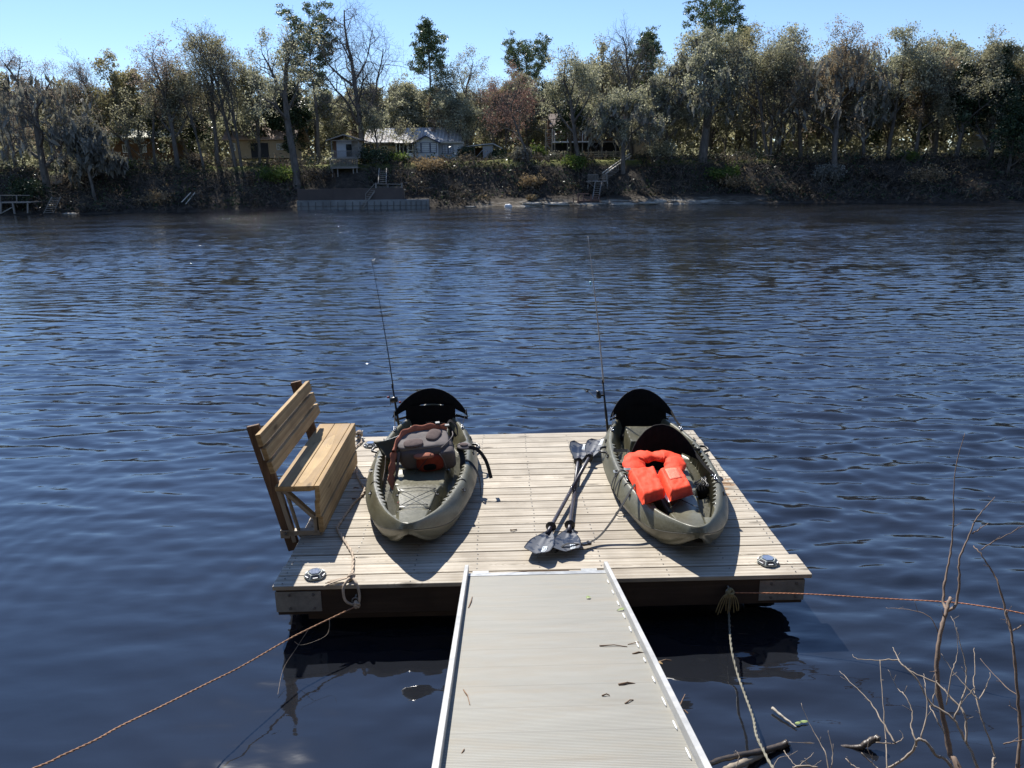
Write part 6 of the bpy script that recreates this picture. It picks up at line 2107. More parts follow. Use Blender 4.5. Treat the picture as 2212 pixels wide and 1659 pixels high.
def white_house():
    Y = 98.0
    X = lambda px: P(px, 320, Y).x
    Zf = lambda py, px=900: P(px, py, Y).z
    t = hthing('white_house', 'long low white house with ribbed tin roof and rust streaks', 'house', 900, Y, 340)
    z0 = Zf(341)
    ze = Zf(308); zr = Zf(286, 900) + 0.55
    xl, xm, xr = X(795), X(856), X(1000)
    # main body walls (left part stands further back)
    w = MB(); w.span((xl, Y + 1.2, z0 - 1.2), (xm, Y + 6.5, Zf(314)))
    w.build('wall', M['clap_tan'], t)
    w = MB(); w.span((xm + 0.01, Y + 0.6, z0 - 1.2), (xr, Y + 6.5, ze - 0.03))
    w.build('wall', M['clap_white'], t)
    gable_roof(MB(), xl - 0.2, xr - 0.5, Y + 0.2, Y + 6.8, ze, zr + 0.1, 0.35).build('roof', M['tinroof'], t)
    # gabled bay projecting toward the river
    bx0, bx1 = X(897), X(948)
    MB().span((bx0, Y - 0.9, z0 - 1.2), (bx1, Y + 0.58, ze - 0.10)).build('bay_wall', M['clap_white'], t)
    gb = gable_tri(MB(), bx0, bx1, Y - 0.9, ze - 0.095, ze + 0.62); gb.build('gable', M['clap_white'], t)
    r = gable_roof(MB(), bx0, bx1, Y - 1.0, Y + 2.4, ze - 0.12, ze + 0.66, 0.28, 0.07, 'y'); r.build('bay_roof', M['tinroof'], t)
    rf = MB(); xmid = (bx0 + bx1) / 2
    for s in (-1, 1):
        rf.bar((xmid, Y - 1.32, ze + 0.70), (xmid + s * ((bx1 - bx0) / 2 + 0.3), Y - 1.32, ze - 0.14), 0.05, 0.14, (0, 0, 1))
    rf.build('barge_board', M['trimblue'], t)
    xs_ = [X(900), X(911.5), X(931), X(945)]
    for a, b in zip(xs_[:-1], xs_[1:]):
        window(t, a + 0.02, Zf(331), b - 0.02, Zf(309), Y - 0.9, M['trimblue'], M['blind'], 0, 4, 0.06)
    # right windows and corner
    window(t, X(954), Zf(333), X(967), Zf(313), Y + 0.6, M['trimblue'], M['blind'], 1, 3, 0.05)
    window(t, X(967.5), Zf(333), X(978), Zf(313), Y + 0.6, M['trimblue'], M['blind'], 1, 3, 0.05)
    window(t, X(981), Zf(336), X(989), Zf(314), Y + 0.6, M['trimwhite'], M['blind'], 0, 2, 0.07)
    face(MB(), X(948), Zf(310), X(1003), Zf(307.5), Y - 0.05, 0.08).build('fascia', M['trimwhite'], t)
    # left wall window
    window(t, X(821), Zf(321), X(834), Zf(313.5), Y + 1.2, M['trimwhite'], M['glass'], 1, 0, 0.06)
    # screened porch with white posts and a door
    MB().span((X(857), Y - 0.8, z0 - 0.4), (X(895), Y + 0.5, z0 + 0.02)).build('porch_floor', M['oldwood'], t)
    MB().span((X(857), Y + 0.45, z0 + 0.025), (X(895), Y + 0.55, ze - 0.1)).build('porch_screen', M['screen'], t)
    MB().span((X(857), Y - 0.75, z0 + 0.025), (X(881), Y - 0.70, z0 + 0.42)).build('knee_wall', M['trimblue'], t)
    q = [(X(855), Y - 1.1, ze - 0.10), (X(900), Y - 1.1, ze - 0.10), (X(900), Y + 0.5, ze + 0.15), (X(855), Y + 0.5, ze + 0.15)]
    MB().add(q + [(a, b, c + 0.07) for a, b, c in q], [(3, 2, 1, 0), (4, 5, 6, 7), (0, 1, 5, 4), (1, 2, 6, 5), (2, 3, 7, 6), (3, 0, 4, 7)]).build('porch_roof', M['tinroof'], t)
    for px in (858, 865.5, 873.5, 881.5):
        MB().span((X(px) - 0.035, Y - 0.83, z0), (X(px) + 0.035, Y - 0.76, ze - 0.11)).build('porch_post', M['trimwhite'], t)
    d = MB(); dx0, dx1 = X(883.5), X(894.5)
    for (a, b, c, e_) in ((dx0, z0 + 0.05, dx1, z0 + 0.55), (dx0, z0 + 0.55, dx0 + 0.09, Zf(312)), (dx1 - 0.09, z0 + 0.55, dx1, Zf(312)), (dx0, Zf(312), dx1, Zf(311)), (dx0 + 0.09, Zf(325.5), dx1 - 0.09, Zf(324.5))):
        face(d, a, b, c, e_, Y - 0.83, 0.05)
    dr = d.build('door', M['trimwhite'], t)
    face(MB(), dx0 + 0.09, z0 + 0.55, dx1 - 0.09, Zf(312), Y - 0.79, 0.02).build('pane', M['glass'], dr)
    return t
white_house()

def shed():
    Y = 99.0
    X = lambda px: P(px, 325, Y).x
    Z = lambda py: P(1045, py, Y).z
    t = hthing('garden_shed', 'small white shed with flat pale roof and open left side', 'shed', 1045, Y, 340)
    MB().span((X(1043), Y, Z(342)), (X(1065), Y + 2.5, Z(315))).build('wall', M['clap_white'], t)
    q = [(X(1007), Y - 0.5, Z(316)), (X(1043), Y - 0.5, Z(312.5)), (X(1066), Y - 0.5, Z(311)), (X(1085), Y - 0.5, Z(321))]
    m = MB()
    for a, b in zip(q[:-1], q[1:]):
        m.bar(((a[0]), Y + 1.1, a[2]), (b[0], Y + 1.1, b[2]), 3.4, 0.09, (0, 0, 1))
    m.build('roof', M['trimwhite'], t)
    for px in (1010, 1025):
        MB().span((X(px) - 0.05, Y - 0.2, Z(341)), (X(px) + 0.05, Y - 0.1, Z(315))).build('post', M['oldwood'], t)
    MB().bar((X(1043), Y - 0.3, Z(324)), (X(1027), Y - 0.3, Z(341)), 0.05, 0.05).build('leaning_pole', M['trimwhite'], t)
    MB().span((X(1008), Y + 2.45, Z(342)), (X(1042.8), Y + 2.5, Z(317))).build('back_wall', M['brownwood'], t)
shed()

def stilt_house():
    Y = 97.0
    X = lambda px: P(px, 300, Y).x
    Z = lambda py: P(1300, py, Y).z
    t = hthing('stilt_house', 'two-storey brown house on posts with long upper porch', 'house', 1300, Y, 328)
    zt_, zf_, zb = Z(274), Z(304), Z(330)
    xl, xr = X(1192), X(1395)
    MB().span((xl + 0.2, Y + 1.8, zf_), (xr, Y + 7, zt_)).build('wall', M['brownwood'], t)
    MB().span((X(1200), Y + 2.5, zb - 0.4), (X(1345), Y + 6.5, zf_ - 0.15)).build('lower_wall', M['screen'], t)
    MB().span((xl, Y - 0.2, zf_ - 0.16), (X(1272), Y + 1.78, zf_)).build('porch_deck', M['trimwhite'], t)
    MB().span((X(1272.5), Y + 0.9, zf_ - 0.16), (X(1356), Y + 1.78, zf_)).build('porch_deck', M['oldwood'], t)
    gable_roof(MB(), xl, X(1340), Y - 0.2, Y + 7, zt_, Z(256) + 0.75, 0.25, 0.12).build('roof', M['shingle'], t)
    gable_roof(MB(), X(1345), X(1412), Y - 1.2, Y + 6, zt_ + 0.05, Z(254) + 0.8, 0.3, 0.12).build('side_roof', M['shingle'], t)
    MB().span((X(1371), Y - 0.6, zb - 0.2), (X(1405), Y + 1.7, zt_ - 0.05)).build('side_wall', M['clap_tan'], t)
    MB().span((X(1184), Y + 0.6, zf_ - 0.5), (X(1190), Y + 1.4, Z(256))).build('chimney', M['brownwood'], t)
    for px in (1198, 1226, 1247, 1258, 1271, 1300, 1330, 1356):
        MB().span((X(px) - 0.06, Y - 0.18, zb - 0.3), (X(px) + 0.06, Y - 0.05, zf_ - 0.165)).build('lower_post', M['oldwood'], t)
    for px in (1194, 1198, 1226, 1258):
        MB().span((X(px) - 0.05, Y - 0.15, zf_ + 0.005), (X(px) + 0.05, Y - 0.05, zt_)).build('porch_post', M['trimwhite'], t)
    rl = MB()
    for dz in (0.35, 0.65, 0.95): rl.span((X(1199), Y - 0.13, zf_ + dz - 0.03), (X(1257), Y - 0.08, zf_ + dz + 0.03))
    rl.build('porch_rail', M['oldwood'], t)
    window(t, X(1279), Z(297), X(1293), Z(279), Y + 1.8, M['trimwhite'], M['glass'], 1, 1, 0.09)
    window(t, X(1345), Z(293), X(1358), Z(280), Y + 1.8, M['trimwhite'], M['glass'], 1, 1, 0.09)
    # outside stair tower at the left end
    st = MB()
    x0, x1 = X(1179), X(1192)
    for x in (x0, x1):
        st.span((x - 0.05, Y - 0.7, zb - 0.3), (x + 0.05, Y - 0.6, zt_ - 0.3)); st.span((x - 0.05, Y + 0.4, zb - 0.3), (x + 0.05, Y + 0.5, zt_ - 0.3))
    for py in (279, 287, 296, 300, 305, 309): st.span((x0, Y - 0.71, Z(py) - 0.035), (x1, Y - 0.69, Z(py) + 0.035))
    st.bar((x0, Y - 0.65, Z(309)), (x1, Y - 0.65, Z(325)), 0.08, 0.12)
    st.bar((x0, Y - 0.65, Z(300)), (x1, Y - 0.65, Z(288)), 0.05, 0.08)
    st.build('stair_tower', M['oldwood'], t)
    return t
stilt_house()

def tan_house():
    Y = 100.0
    X = lambda px: P(px, 300, Y).x
    Z = lambda py: P(550, py, Y).z
    t = hthing('tan_house', 'tan house with pinkish roof half hidden by trunks left of the cabin', 'house', 555, Y, 338)
    MB().span((X(493), Y, Z(342)), (X(622), Y + 6, Z(304))).build('wall', M['clap_tan'], t)
    gable_roof(MB(), X(490), X(632), Y, Y + 6, Z(303), Z(276) + 0.9, 0.5, 0.12).build('roof', M['tanroof'], t)
    MB().span((X(540), Y - 0.06, Z(341)), (X(578), Y - 0.01, Z(309))).build('porch_opening', M['screen'], t)
    window(t, X(497), Z(325), X(507), Z(309), Y - 0.0, M['trimwhite'], M['glass'], 1, 1, 0.08)
    window(t, X(596), Z(325), X(610), Z(311), Y - 0.0, M['trimwhite'], M['glass'], 1, 1, 0.08)
tan_house()

def long_building():
    Y = 104.0
    X = lambda px: P(px, 300, Y).x
    Z = lambda py: P(290, py, Y).z
    t = hthing('long_building', 'long low building with pale yellowish roof seen through trunks on the left', 'house', 290, Y, 345)
    MB().span((X(200), Y, Z(350)), (X(376), Y + 6, Z(300))).build('wall', M['brownwood'], t)
    gable_roof(MB(), X(196), X(382), Y, Y + 6, Z(299), Z(287) + 0.75, 0.4, 0.12).build('roof', M['strawroof'], t)
    for k in range(4):
        px = 222 + 40 * k
        window(t, X(px), Z(330), X(px + 12), Z(312), Y, M['trimwhite'], M['glass'], 1, 0, 0.08)
M['strawroof'] = simple('straw_coloured_roof', (0.52, 0.50, 0.36), 0.7, 0, 0.15, 1.0)
long_building()

def far_right_house():
    Y = 96.0
    X = lambda px: P(px, 305, Y).x
    Z = lambda py: P(2145, py, Y).z
    t = hthing('white_cottage', 'small white cottage glimpsed between trunks at the far right', 'house', 2145, Y, 318)
    MB().span((X(2128), Y, Z(322)), (X(2164), Y + 3, Z(304))).build('wall', M['clap_white'], t)
    gable_roof(MB(), X(2126), X(2166), Y, Y + 3, Z(304), Z(297) + 0.3, 0.3, 0.1).build('roof', M['tin'], t)
    window(t, X(2140), Z(314), X(2150), Z(307), Y, M['trimwhite'], M['glass'], 1, 0, 0.06)
far_right_house()

def rails(mb, x0, x1, y, z0, z1, n, w=0.03):
    mb.span((x0, y - 0.03, z1 - 0.06), (x1, y + 0.03, z1)); mb.span((x0, y - 0.02, z0), (x1, y + 0.02, z0 + 0.05))
    for k in range(n + 1):
        x = x0 + (x1 - x0) * k / n
        mb.span((x - w / 2, y - 0.015, z0 + 0.05), (x + w / 2, y + 0.015, z1 - 0.06))

def cabin():
    Y = 88.0
    X = lambda px: P(px, 330, Y).x
    Z = lambda py: P(742, py, Y).z
    t = hthing('riverside_cabin', 'small cabin with gabled roof and two wooden balconies hanging over the bank', 'cabin', 745, Y, 341)
    xl, xr = X(716), X(776)
    zf_ = Z(340); zw = Z(304)
    MB().span((X(724), Y + 0.9, zf_), (X(757), Y + 3, zw)).build('wall', M['clap_white'], t)
    MB().span((X(757.2), Y + 0.95, zf_), (xr, Y + 3, zw)).build('wall', M['oldwood'], t)
    MB().span((xl + 0.04, Y + 0.95, zf_), (X(723.8), Y + 3, zw)).build('wall', M['brownwood'], t)
    face(MB(), X(745), zf_ + 0.05, X(757), Z(311), Y + 0.84, 0.05).build('door', M['glass'], t)
    gable_roof(MB(), xl, xr, Y - 0.1, Y + 3, zw, Z(291), 0.42, 0.07, 'y').build('roof', M['shingle'], t)
    tr = MB(); xm = (xl + xr) / 2
    tr.span((xl, Y - 0.1, zw - 0.02), (xr, Y, zw + 0.08)); tr.span((xm - 0.04, Y - 0.09, zw + 0.08), (xm + 0.04, Y - 0.02, Z(293)))
    for s in (-1, 1): tr.bar((xm, Y - 0.5, Z(291.5)), (xm + s * ((xr - xl) / 2 + 0.42), Y - 0.5, zw + 0.02), 0.05, 0.10)
    tr.build('gable_truss', M['oldwood'], t)
    for px in (717.5, 776): MB().span((X(px) - 0.05, Y - 0.12, zf_ - 0.1), (X(px) + 0.05, Y - 0.02, zw - 0.025)).build('post', M['oldwood'], t)
    MB().span((xl - 0.05, Y - 0.15, zf_ - 0.12), (xr + 0.1, Y + 3, zf_ - 0.01)).build('upper_deck', M['oldwood'], t)
    r = MB(); rails(r, X(718), X(768), Y - 0.05, zf_ + 0.02, Z(325.5), 22); r.build('upper_railing', M['oldwood'], t)
    # lower balcony
    Yb = Y - 1.3
    xb0, xb1 = P(713, 350, Yb).x, P(772, 350, Yb).x
    zl0, zl1 = P(742, 361, Yb).z, P(742, 341.5, Yb).z
    MB().span((xb0, Yb, zl0 - 0.14), (xb1, Y + 1.2, zl0)).build('lower_deck', M['oldwood'], t)
    r = MB(); rails(r, xb0, xb1, Yb + 0.04, zl0 + 0.02, zl1, 24, 0.045); r.build('lower_railing', M['oldwood'], t)
    r = MB(); r.span((xb0, Yb + 0.1, zl1 - 0.06), (xb0 + 0.06, Y, zl1)); r.span((xb1 - 0.06, Yb + 0.1, zl1 - 0.06), (xb1, Y, zl1)); r.build('side_railing', M['oldwood'], t)
    for px in (716, 728, 762, 770):
        x = P(px, 370, Yb).x
        MB().span((x - 0.06, Yb + 0.3, zl0 - 1.8), (x + 0.06, Yb + 0.42, zl0 - 0.145)).build('stilt', M['oldwood'], t)
cabin()
# tin lean-to roof between cabin and house
def leanto():
    Y = 91.0
    t = hthing('lean_to', 'little red-edged lean-to roof beside the giant bare tree', 'shelter', 790, Y, 306)
    a, b = P(776, 304, Y), P(806, 308, Y)
    MB().bar((a.x, Y, a.z), (b.x, Y, b.z), 1.6, 0.07, (0, 0, 1)).build('roof', M['tanroof'], t)
    for px in (780, 800): 
        q = P(px, 306, Y); MB().span((q.x - 0.05, Y, q.z - 2.2), (q.x + 0.05, Y + 0.1, q.z - 0.06)).build('post', M['oldwood'], t)
leanto()

def retaining():
    t = hthing('retaining_wall', 'stained grey retaining wall of brown boards above cracked concrete panels', 'wall', 760, 82.0, 450)
    pts = [(640, 81.1), (720, 80.5), (800, 79.8), (870, 79.1), (925, 78.8)]
    m = MB(); c = MB(); j = MB()
    for (pa, ya), (pb, yb) in zip(pts[:-1], pts[1:]):
        A, B = P(pa, 430, ya), P(pb, 430, yb)
        for (mb, zlo, zhi, dy) in ((c, -0.3, 0.92, 0.0),):
            mb.add([(A.x, ya + dy, zlo), (B.x, yb + dy, zlo), (B.x, yb + dy + 0.1, zhi), (A.x, ya + dy + 0.1, zhi), (A.x, ya + 1.2, zlo), (B.x, yb + 1.2, zlo), (B.x, yb + 1.2, zhi), (A.x, ya + 1.2, zhi)],
                   [(0, 1, 2, 3), (3, 2, 6, 7), (7, 6, 5, 4), (0, 3, 7, 4), (1, 5, 6, 2)])
        if pb <= 872:
            m.add([(A.x, ya + 0.5, 0.925), (B.x, yb + 0.5, 0.925), (B.x, yb + 0.6, 2.05), (A.x, ya + 0.6, 2.05), (A.x, ya + 1.1, 0.925), (B.x, yb + 1.1, 0.925), (B.x, yb + 1.1, 2.05), (A.x, ya + 1.1, 2.05)],
                  [(0, 1, 2, 3), (3, 2, 6, 7), (7, 6, 5, 4), (0, 3, 7, 4), (1, 5, 6, 2)])
        for k in range(5):
            f = (k + 0.5) / 5; x = A.x + (B.x - A.x) * f; y = ya + (yb - ya) * f
            j.bar((x, y - 0.03, -0.2), (x + 0.05, y + 0.05, 0.76), 0.04, 0.05, (0, 1, 0))
        j.bar((A.x, ya - 0.02, 0.35), (B.x, yb - 0.02, 0.34), 0.03, 0.04)
    c.build('concrete_panels', M['concrete'], t); m.build('board_wall', M['brownwall'], t)
    j.build('joints', M['bark'], t)
M['brownwall'] = simple('brown_sheet_wall', (0.085, 0.066, 0.056), 0.9, 0, 0.25, 1.5)
retaining()

def stair_platform(name, label, spec):
    t = hthing(name, label, spec['cat'], spec['px'], spec['Y'], spec['py'])
    Y = spec['Y']
    mt = M[spec.get('mat', 'oldwood')]
    for (nm, items) in spec['parts']:
        m = MB()
        for it in items:
            k = it[0]
            if k == 'bar':     # px0,py0,px1,py1,w,[dy]
                dy = it[6] if len(it) > 6 else 0; dy2 = it[7] if len(it) > 7 else dy
                a, b = P(it[1], it[2], Y + dy), P(it[3], it[4], Y + dy2)
                m.bar(a, b, it[5], it[5])
            elif k == 'deck':   # px0,px1,py,depth,[dy]
                dy = it[5] if len(it) > 5 else 0
                a, b = P(it[1], it[3], Y + dy), P(it[2], it[3], Y + dy)
                m.span((a.x, Y + dy, a.z - 0.12), (b.x, Y + dy + it[4], a.z))
            elif k == 'steps':  # px0,py0 (top) px1,py1 (bottom), halfwidth px, n, dy0, dy1
                n = it[6]
                for q in range(n):
                    f = q / (n - 1)
                    a = P(it[1] + (it[3] - it[1]) * f - it[5], it[2] + (it[4] - it[2]) * f, Y + it[7] + (it[8] - it[7]) * f)
                    b = P(it[1] + (it[3] - it[1]) * f + it[5], it[2] + (it[4] - it[2]) * f, Y + it[7] + (it[8] - it[7]) * f)
                    m.bar(a, b, 0.22, 0.05)
            elif k == 'rail':   # px0,px1,pyTop,pyBot,n
                dy = it[6] if len(it) > 6 else 0
                a, b = P(it[1], it[3], Y + dy), P(it[2], it[4], Y + dy)
                rails(m, a.x, b.x, Y + dy, b.z, a.z, it[5], 0.04)
        m.build(nm, mt, t)
stair_platform('river_stairs', 'grey wooden stairs and landing over the concrete panels below the white house',
  dict(cat='stairs', px=840, Y=80.4, py=410, parts=[
    ('landing', [('deck', 808, 873, 410, 1.6)]),
    ('post', [('bar', 812, 395, 812, 448, 0.14)]), ('post', [('bar', 868, 395, 868, 448, 0.14)]), ('post', [('bar', 818, 410, 818, 448, 0.13, 1.5)]), ('post', [('bar', 873, 411, 873, 447, 0.13, 1.5)]),
    ('railing', [('bar', 810, 397, 870, 398, 0.07), ('bar', 812, 404, 868, 404, 0.05), ('bar', 838, 397, 838, 410, 0.06)]),
    ('upper_flight', [('steps', 828, 370, 828, 392, 7, 6, 4.0, 1.5), ('bar', 819, 364, 817, 396, 0.09, 4.2, 1.4), ('bar', 835, 364, 834, 396, 0.09, 4.2, 1.4)]),
    ('lower_flight', [('steps', 806, 412, 782, 447, 5, 9, 0.0, -0.6), ('bar', 812, 409, 784, 449, 0.12, 0, -0.6), ('bar', 801, 407, 775, 446, 0.12, 0.7, 0.0), ('bar', 809, 397, 789, 420, 0.06), ('bar', 790, 418, 790, 446, 0.09)]),
    ('brace', [('bar', 815, 445, 866, 442, 0.12), ('bar', 835, 440, 862, 418, 0.09, 1.0)]),
  ]))
stair_platform('bank_stairs', 'wooden stair platform with two pale handrails climbing to the stilt house',
  dict(cat='stairs', px=1290, Y=84.5, py=392, parts=[
    ('platform', [('deck', 1267, 1314, 391, 1.5)]),
    ('railing', [('rail', 1270, 1292, 376.5, 390, 9), ('rail', 1302, 1312, 376.5, 390, 3)]),
    ('post', [('bar', 1270, 391, 1270, 420, 0.12)]), ('post', [('bar', 1312, 391, 1312, 420, 0.12)]), ('post', [('bar', 1302, 391, 1304, 422, 0.10)]),
    ('brace', [('bar', 1272, 394, 1288, 408, 0.07)]),
    ('lower_flight', [('steps', 1293, 393, 1286, 434, 6, 10, 0.0, -2.6), ('bar', 1286, 392, 1279, 436, 0.11, 0, -2.6), ('bar', 1300, 392, 1292, 436, 0.11, 0, -2.6)]),
    ]))
def handrails():
    t = hthing('handrail', 'pair of bright pale diagonal handrails on the bank stairs', 'handrail', 1330, 86.0, 355)
    for (a, b, dy) in (((1301, 374), (1361, 331.5), 0.0), ((1308, 375), (1363, 336), -0.15)):
        A, B = P(a[0], a[1], 85.0 + dy), P(b[0], b[1], 89.0 + dy)
        MB().bar(A, B, 0.10, 0.09).build('rail', M['railpale'], t)
        for f in (0.05, 0.5, 0.95):
            q = A.lerp(B, f); MB().span((q.x - 0.04, q.y, q.z - 0.9), (q.x + 0.04, q.y + 0.08, q.z - 0.05)).build('rail_post', M['oldwood'], t)
    m = MB()
    A, B = P(1305, 385, 85.0), P(1362, 345, 89.0)
    for k in range(14):
        q = A.lerp(B, k / 13); m.span((q.x - 0.45, q.y, q.z - 0.05), (q.x + 0.45, q.y + 0.3, q.z))
    m.build('steps', M['oldwood'], t)
M['railpale'] = simple('pale_painted_rail', (0.62, 0.56, 0.47), 0.6, 0, 0.12, 3)
handrails()
stair_platform('lower_dock', 'reddish-brown old wooden landing standing in the shallows below the stair platform',
  dict(cat='landing', px=1272, Y=81.2, py=440, mat='redwood', parts=[
    ('deck', [('deck', 1247, 1294, 433, 1.3)]),
    ('post', [('bar', 1249, 418, 1249, 446, 0.13)]), ('post', [('bar', 1260, 419, 1260, 445, 0.11)]), ('post', [('bar', 1277, 420, 1277, 443, 0.10)]), ('post', [('bar', 1294, 420, 1295, 443, 0.10)]), ('post', [('bar', 1239, 427, 1239, 446, 0.09)]),
    ('railing', [('bar', 1247, 418.5, 1272, 418.5, 0.09), ('bar', 1249, 425, 1290, 426, 0.06), ('bar', 1249, 430, 1290, 431, 0.05)]),
    ('ramp', [('bar', 1236, 445, 1262, 436, 0.12), ('bar', 1240, 440, 1262, 432, 0.08)]),
    ('ladder', [('steps', 1287, 421, 1286, 438, 5, 5, 0.4, 0.0)]),
  ])) if False else None
M['redwood'] = wood('reddish_old_wood', (0.26, 0.15, 0.12), (0.12, 0.07, 0.055), 0, knots=False)
stair_platform('old_landing', 'reddish-brown old wooden landing standing in the shallows below the stair platform',
  dict(cat='landing', px=1272, Y=81.2, py=440, mat='redwood', parts=[
    ('deck', [('deck', 1247, 1294, 433, 1.3)]),
    ('post', [('bar', 1249, 418, 1249, 446, 0.13)]), ('post', [('bar', 1260, 419, 1260, 445, 0.11)]), ('post', [('bar', 1277, 420, 1277, 443, 0.10)]), ('post', [('bar', 1294, 420, 1295, 443, 0.10)]), ('post', [('bar', 1239, 427, 1239, 446, 0.09)]),
    ('railing', [('bar', 1247, 418.5, 1272, 418.5, 0.09), ('bar', 1249, 425, 1290, 426, 0.06), ('bar', 1249, 430, 1290, 431, 0.05)]),
    ('ramp', [('bar', 1236, 445, 1262, 436, 0.12), ('bar', 1240, 440, 1262, 432, 0.08)]),
    ('ladder', [('steps', 1287, 421, 1286, 438, 5, 5, 0.4, 0.0)]),
  ]))
stair_platform('left_dock', 'dark wooden dock on posts at the far left edge of the opposite bank',
  dict(cat='dock', px=30, Y=79.5, py=436, parts=[
    ('deck', [('deck', -30, 66, 437, 2.0)]),
    ('railing', [('bar', -30, 422, 64, 422, 0.07), ('bar', 0, 422, 0, 437, 0.08), ('bar', 36, 422, 36, 437, 0.08)]),
    ('post', [('bar', 2, 437, 2, 462, 0.14)]), ('post', [('bar', 27, 437, 32, 462, 0.14)]), ('post', [('bar', 60, 437, 60, 460, 0.12)]),
    ('brace', [('bar', 4, 460, 26, 448, 0.09)]),
  ]))
stair_platform('left_walkway', 'sloping wooden walkway with pale rails behind the far left tree trunk',
  dict(cat='walkway', px=100, Y=84.5, py=392, parts=[
    ('deck', [('bar', 66, 418, 98, 402, 0.3, 0, 0.5), ('bar', 98, 402, 134, 391, 0.3, 0.5, 1)]),
    ('railing', [('bar', 62, 412, 98, 391, 0.08, 0, 0.5), ('bar', 98, 391, 132, 378, 0.08, 0.5, 1), ('bar', 98, 397, 132, 384, 0.05, 0.5, 1), ('bar', 98, 386, 130, 373, 0.05, 0.6, 1.1)]),
    ('post', [('bar', 99, 388, 99, 406, 0.08, 0.5)]), ('post', [('bar', 120, 380, 120, 402, 0.08, 0.8)]), ('post', [('bar', 134, 376, 134, 398, 0.08, 1)]),
  ]))
stair_platform('boat_ladder', 'long wooden ladder slanting down to the water by the far left trunk',
  dict(cat='ladder', px=108, Y=80.0, py=445, parts=[
    ('side_rail', [('bar', 112, 425, 94, 462, 0.07, 0.9, -0.2)]), ('side_rail', [('bar', 131, 425, 114, 462, 0.07, 0.9, -0.2)]),
    ('rung', [('steps', 121, 428, 104, 459, 9, 8, 0.8, -0.2)]),
  ]))
def fence():
    Y = 92.5
    t = hthing('board_fence', 'low three-board brown fence along the bank top before the stilt house', 'fence', 1290, Y, 335)
    a, b = P(1245, 332, Y), P(1342, 332, Y)
    for k in range(3):
        z = P(1290, 338 - 4.6 * k, Y).z
        MB().span((a.x, Y, z - 0.07), (b.x, Y + 0.05, z + 0.07)).build('rail_board', M['oldwood'], t)
    for k in range(7):
        x = a.x + (b.x - a.x) * k / 6
        MB().span((x - 0.05, Y + 0.052, P(1290, 344, Y).z), (x + 0.05, Y + 0.14, P(1290, 325, Y).z)).build('fence_post', M['oldwood'], t)
fence()
def rocks():
    M['lime'] = simple('pale_limestone', (0.33, 0.30, 0.25), 0.9, 0, 0.35, 2.5, bump=0.05)
    rr = random.Random(12)
    spec = [(1098, 446.5, 80.2, 0.42, 0.16, 'white'), (848 + 0, 452, 80.0, 0.5, 0.08, 'lime')]
    lab = ['white rounded boulder at the waterline left of the limestone shelf', 'flat pale rock below the stair landing']
    more = [(1016, 449, 80.0, 0.55, 0.10, 'flat white rock at the waterline under the pale dry bush'), (1150, 441, 80.9, 1.2, 0.18, 'long tan limestone slab left of the old landing'), (1205, 441, 80.9, 1.4, 0.20, 'broad sunlit limestone slab touching the old landing'),
            (1345, 437, 80.6, 1.3, 0.2, 'broken limestone ledge just right of the bank stairs'), (1400, 436, 80.4, 1.0, 0.18, 'second limestone ledge right of the bank stairs'), (1425, 434, 80.8, 0.8, 0.3, 'whitish limestone hump below the grey live oak'), (150, 458, 79.5, 0.8, 0.12, 'dark flat rock at the left waterline')]
    def rock(px, py, Y, r, h, l, mat):
        c = P(px, py, Y)
        vs = []; n, m_ = 9, 16
        for i in range(n + 1):
            th = -pi / 2 + pi * i / n
            for k in range(m_):
                ph = 2 * pi * k / m_
                v = Vector((cos(th) * cos(ph), cos(th) * sin(ph) * 0.6, sin(th)))
                q = 1 + 0.35 * noise.noise(v * 1.7 + Vector((px, 0, 0)))
                vs.append((v.x * r * q, v.y * r * q, v.z * h * q))
        fs = [(i * m_ + k, i * m_ + (k + 1) % m_, (i + 1) * m_ + (k + 1) % m_, (i + 1) * m_ + k) for i in range(n) for k in range(m_)]
        o = link_mesh('rock', vs, fs, mat, off=np.zeros(3), smooth=True)
        o.location = (c.x, Y, max(0.03, terrain(c.x, Y) * 0.8))
        tag(o, l, 'rock')
    rock(1098, 446, 79.9, 0.42, 0.28, lab[0], M['trimwhite'])
    for (px, py, Y, r, h, l) in more: rock(px, py, Y, r, h, l, M['lime'])
rocks()
# poles leaning in the brush at the left, below the tan house
for k, (a, b, lab) in enumerate((((392, 437), (412, 416), 'left one of two pale poles leaning in the brush near the water'), ((401, 441), (421, 416), 'right one of two pale poles leaning in the brush near the water'))):
    t = hthing('leaning_pole', lab, 'pole', a[0], 81.5, a[1])
    MB().bar(P(*a, 81.0), P(*b, 82.0), 0.07, 0.07).build('pole', M['railpale'], t)

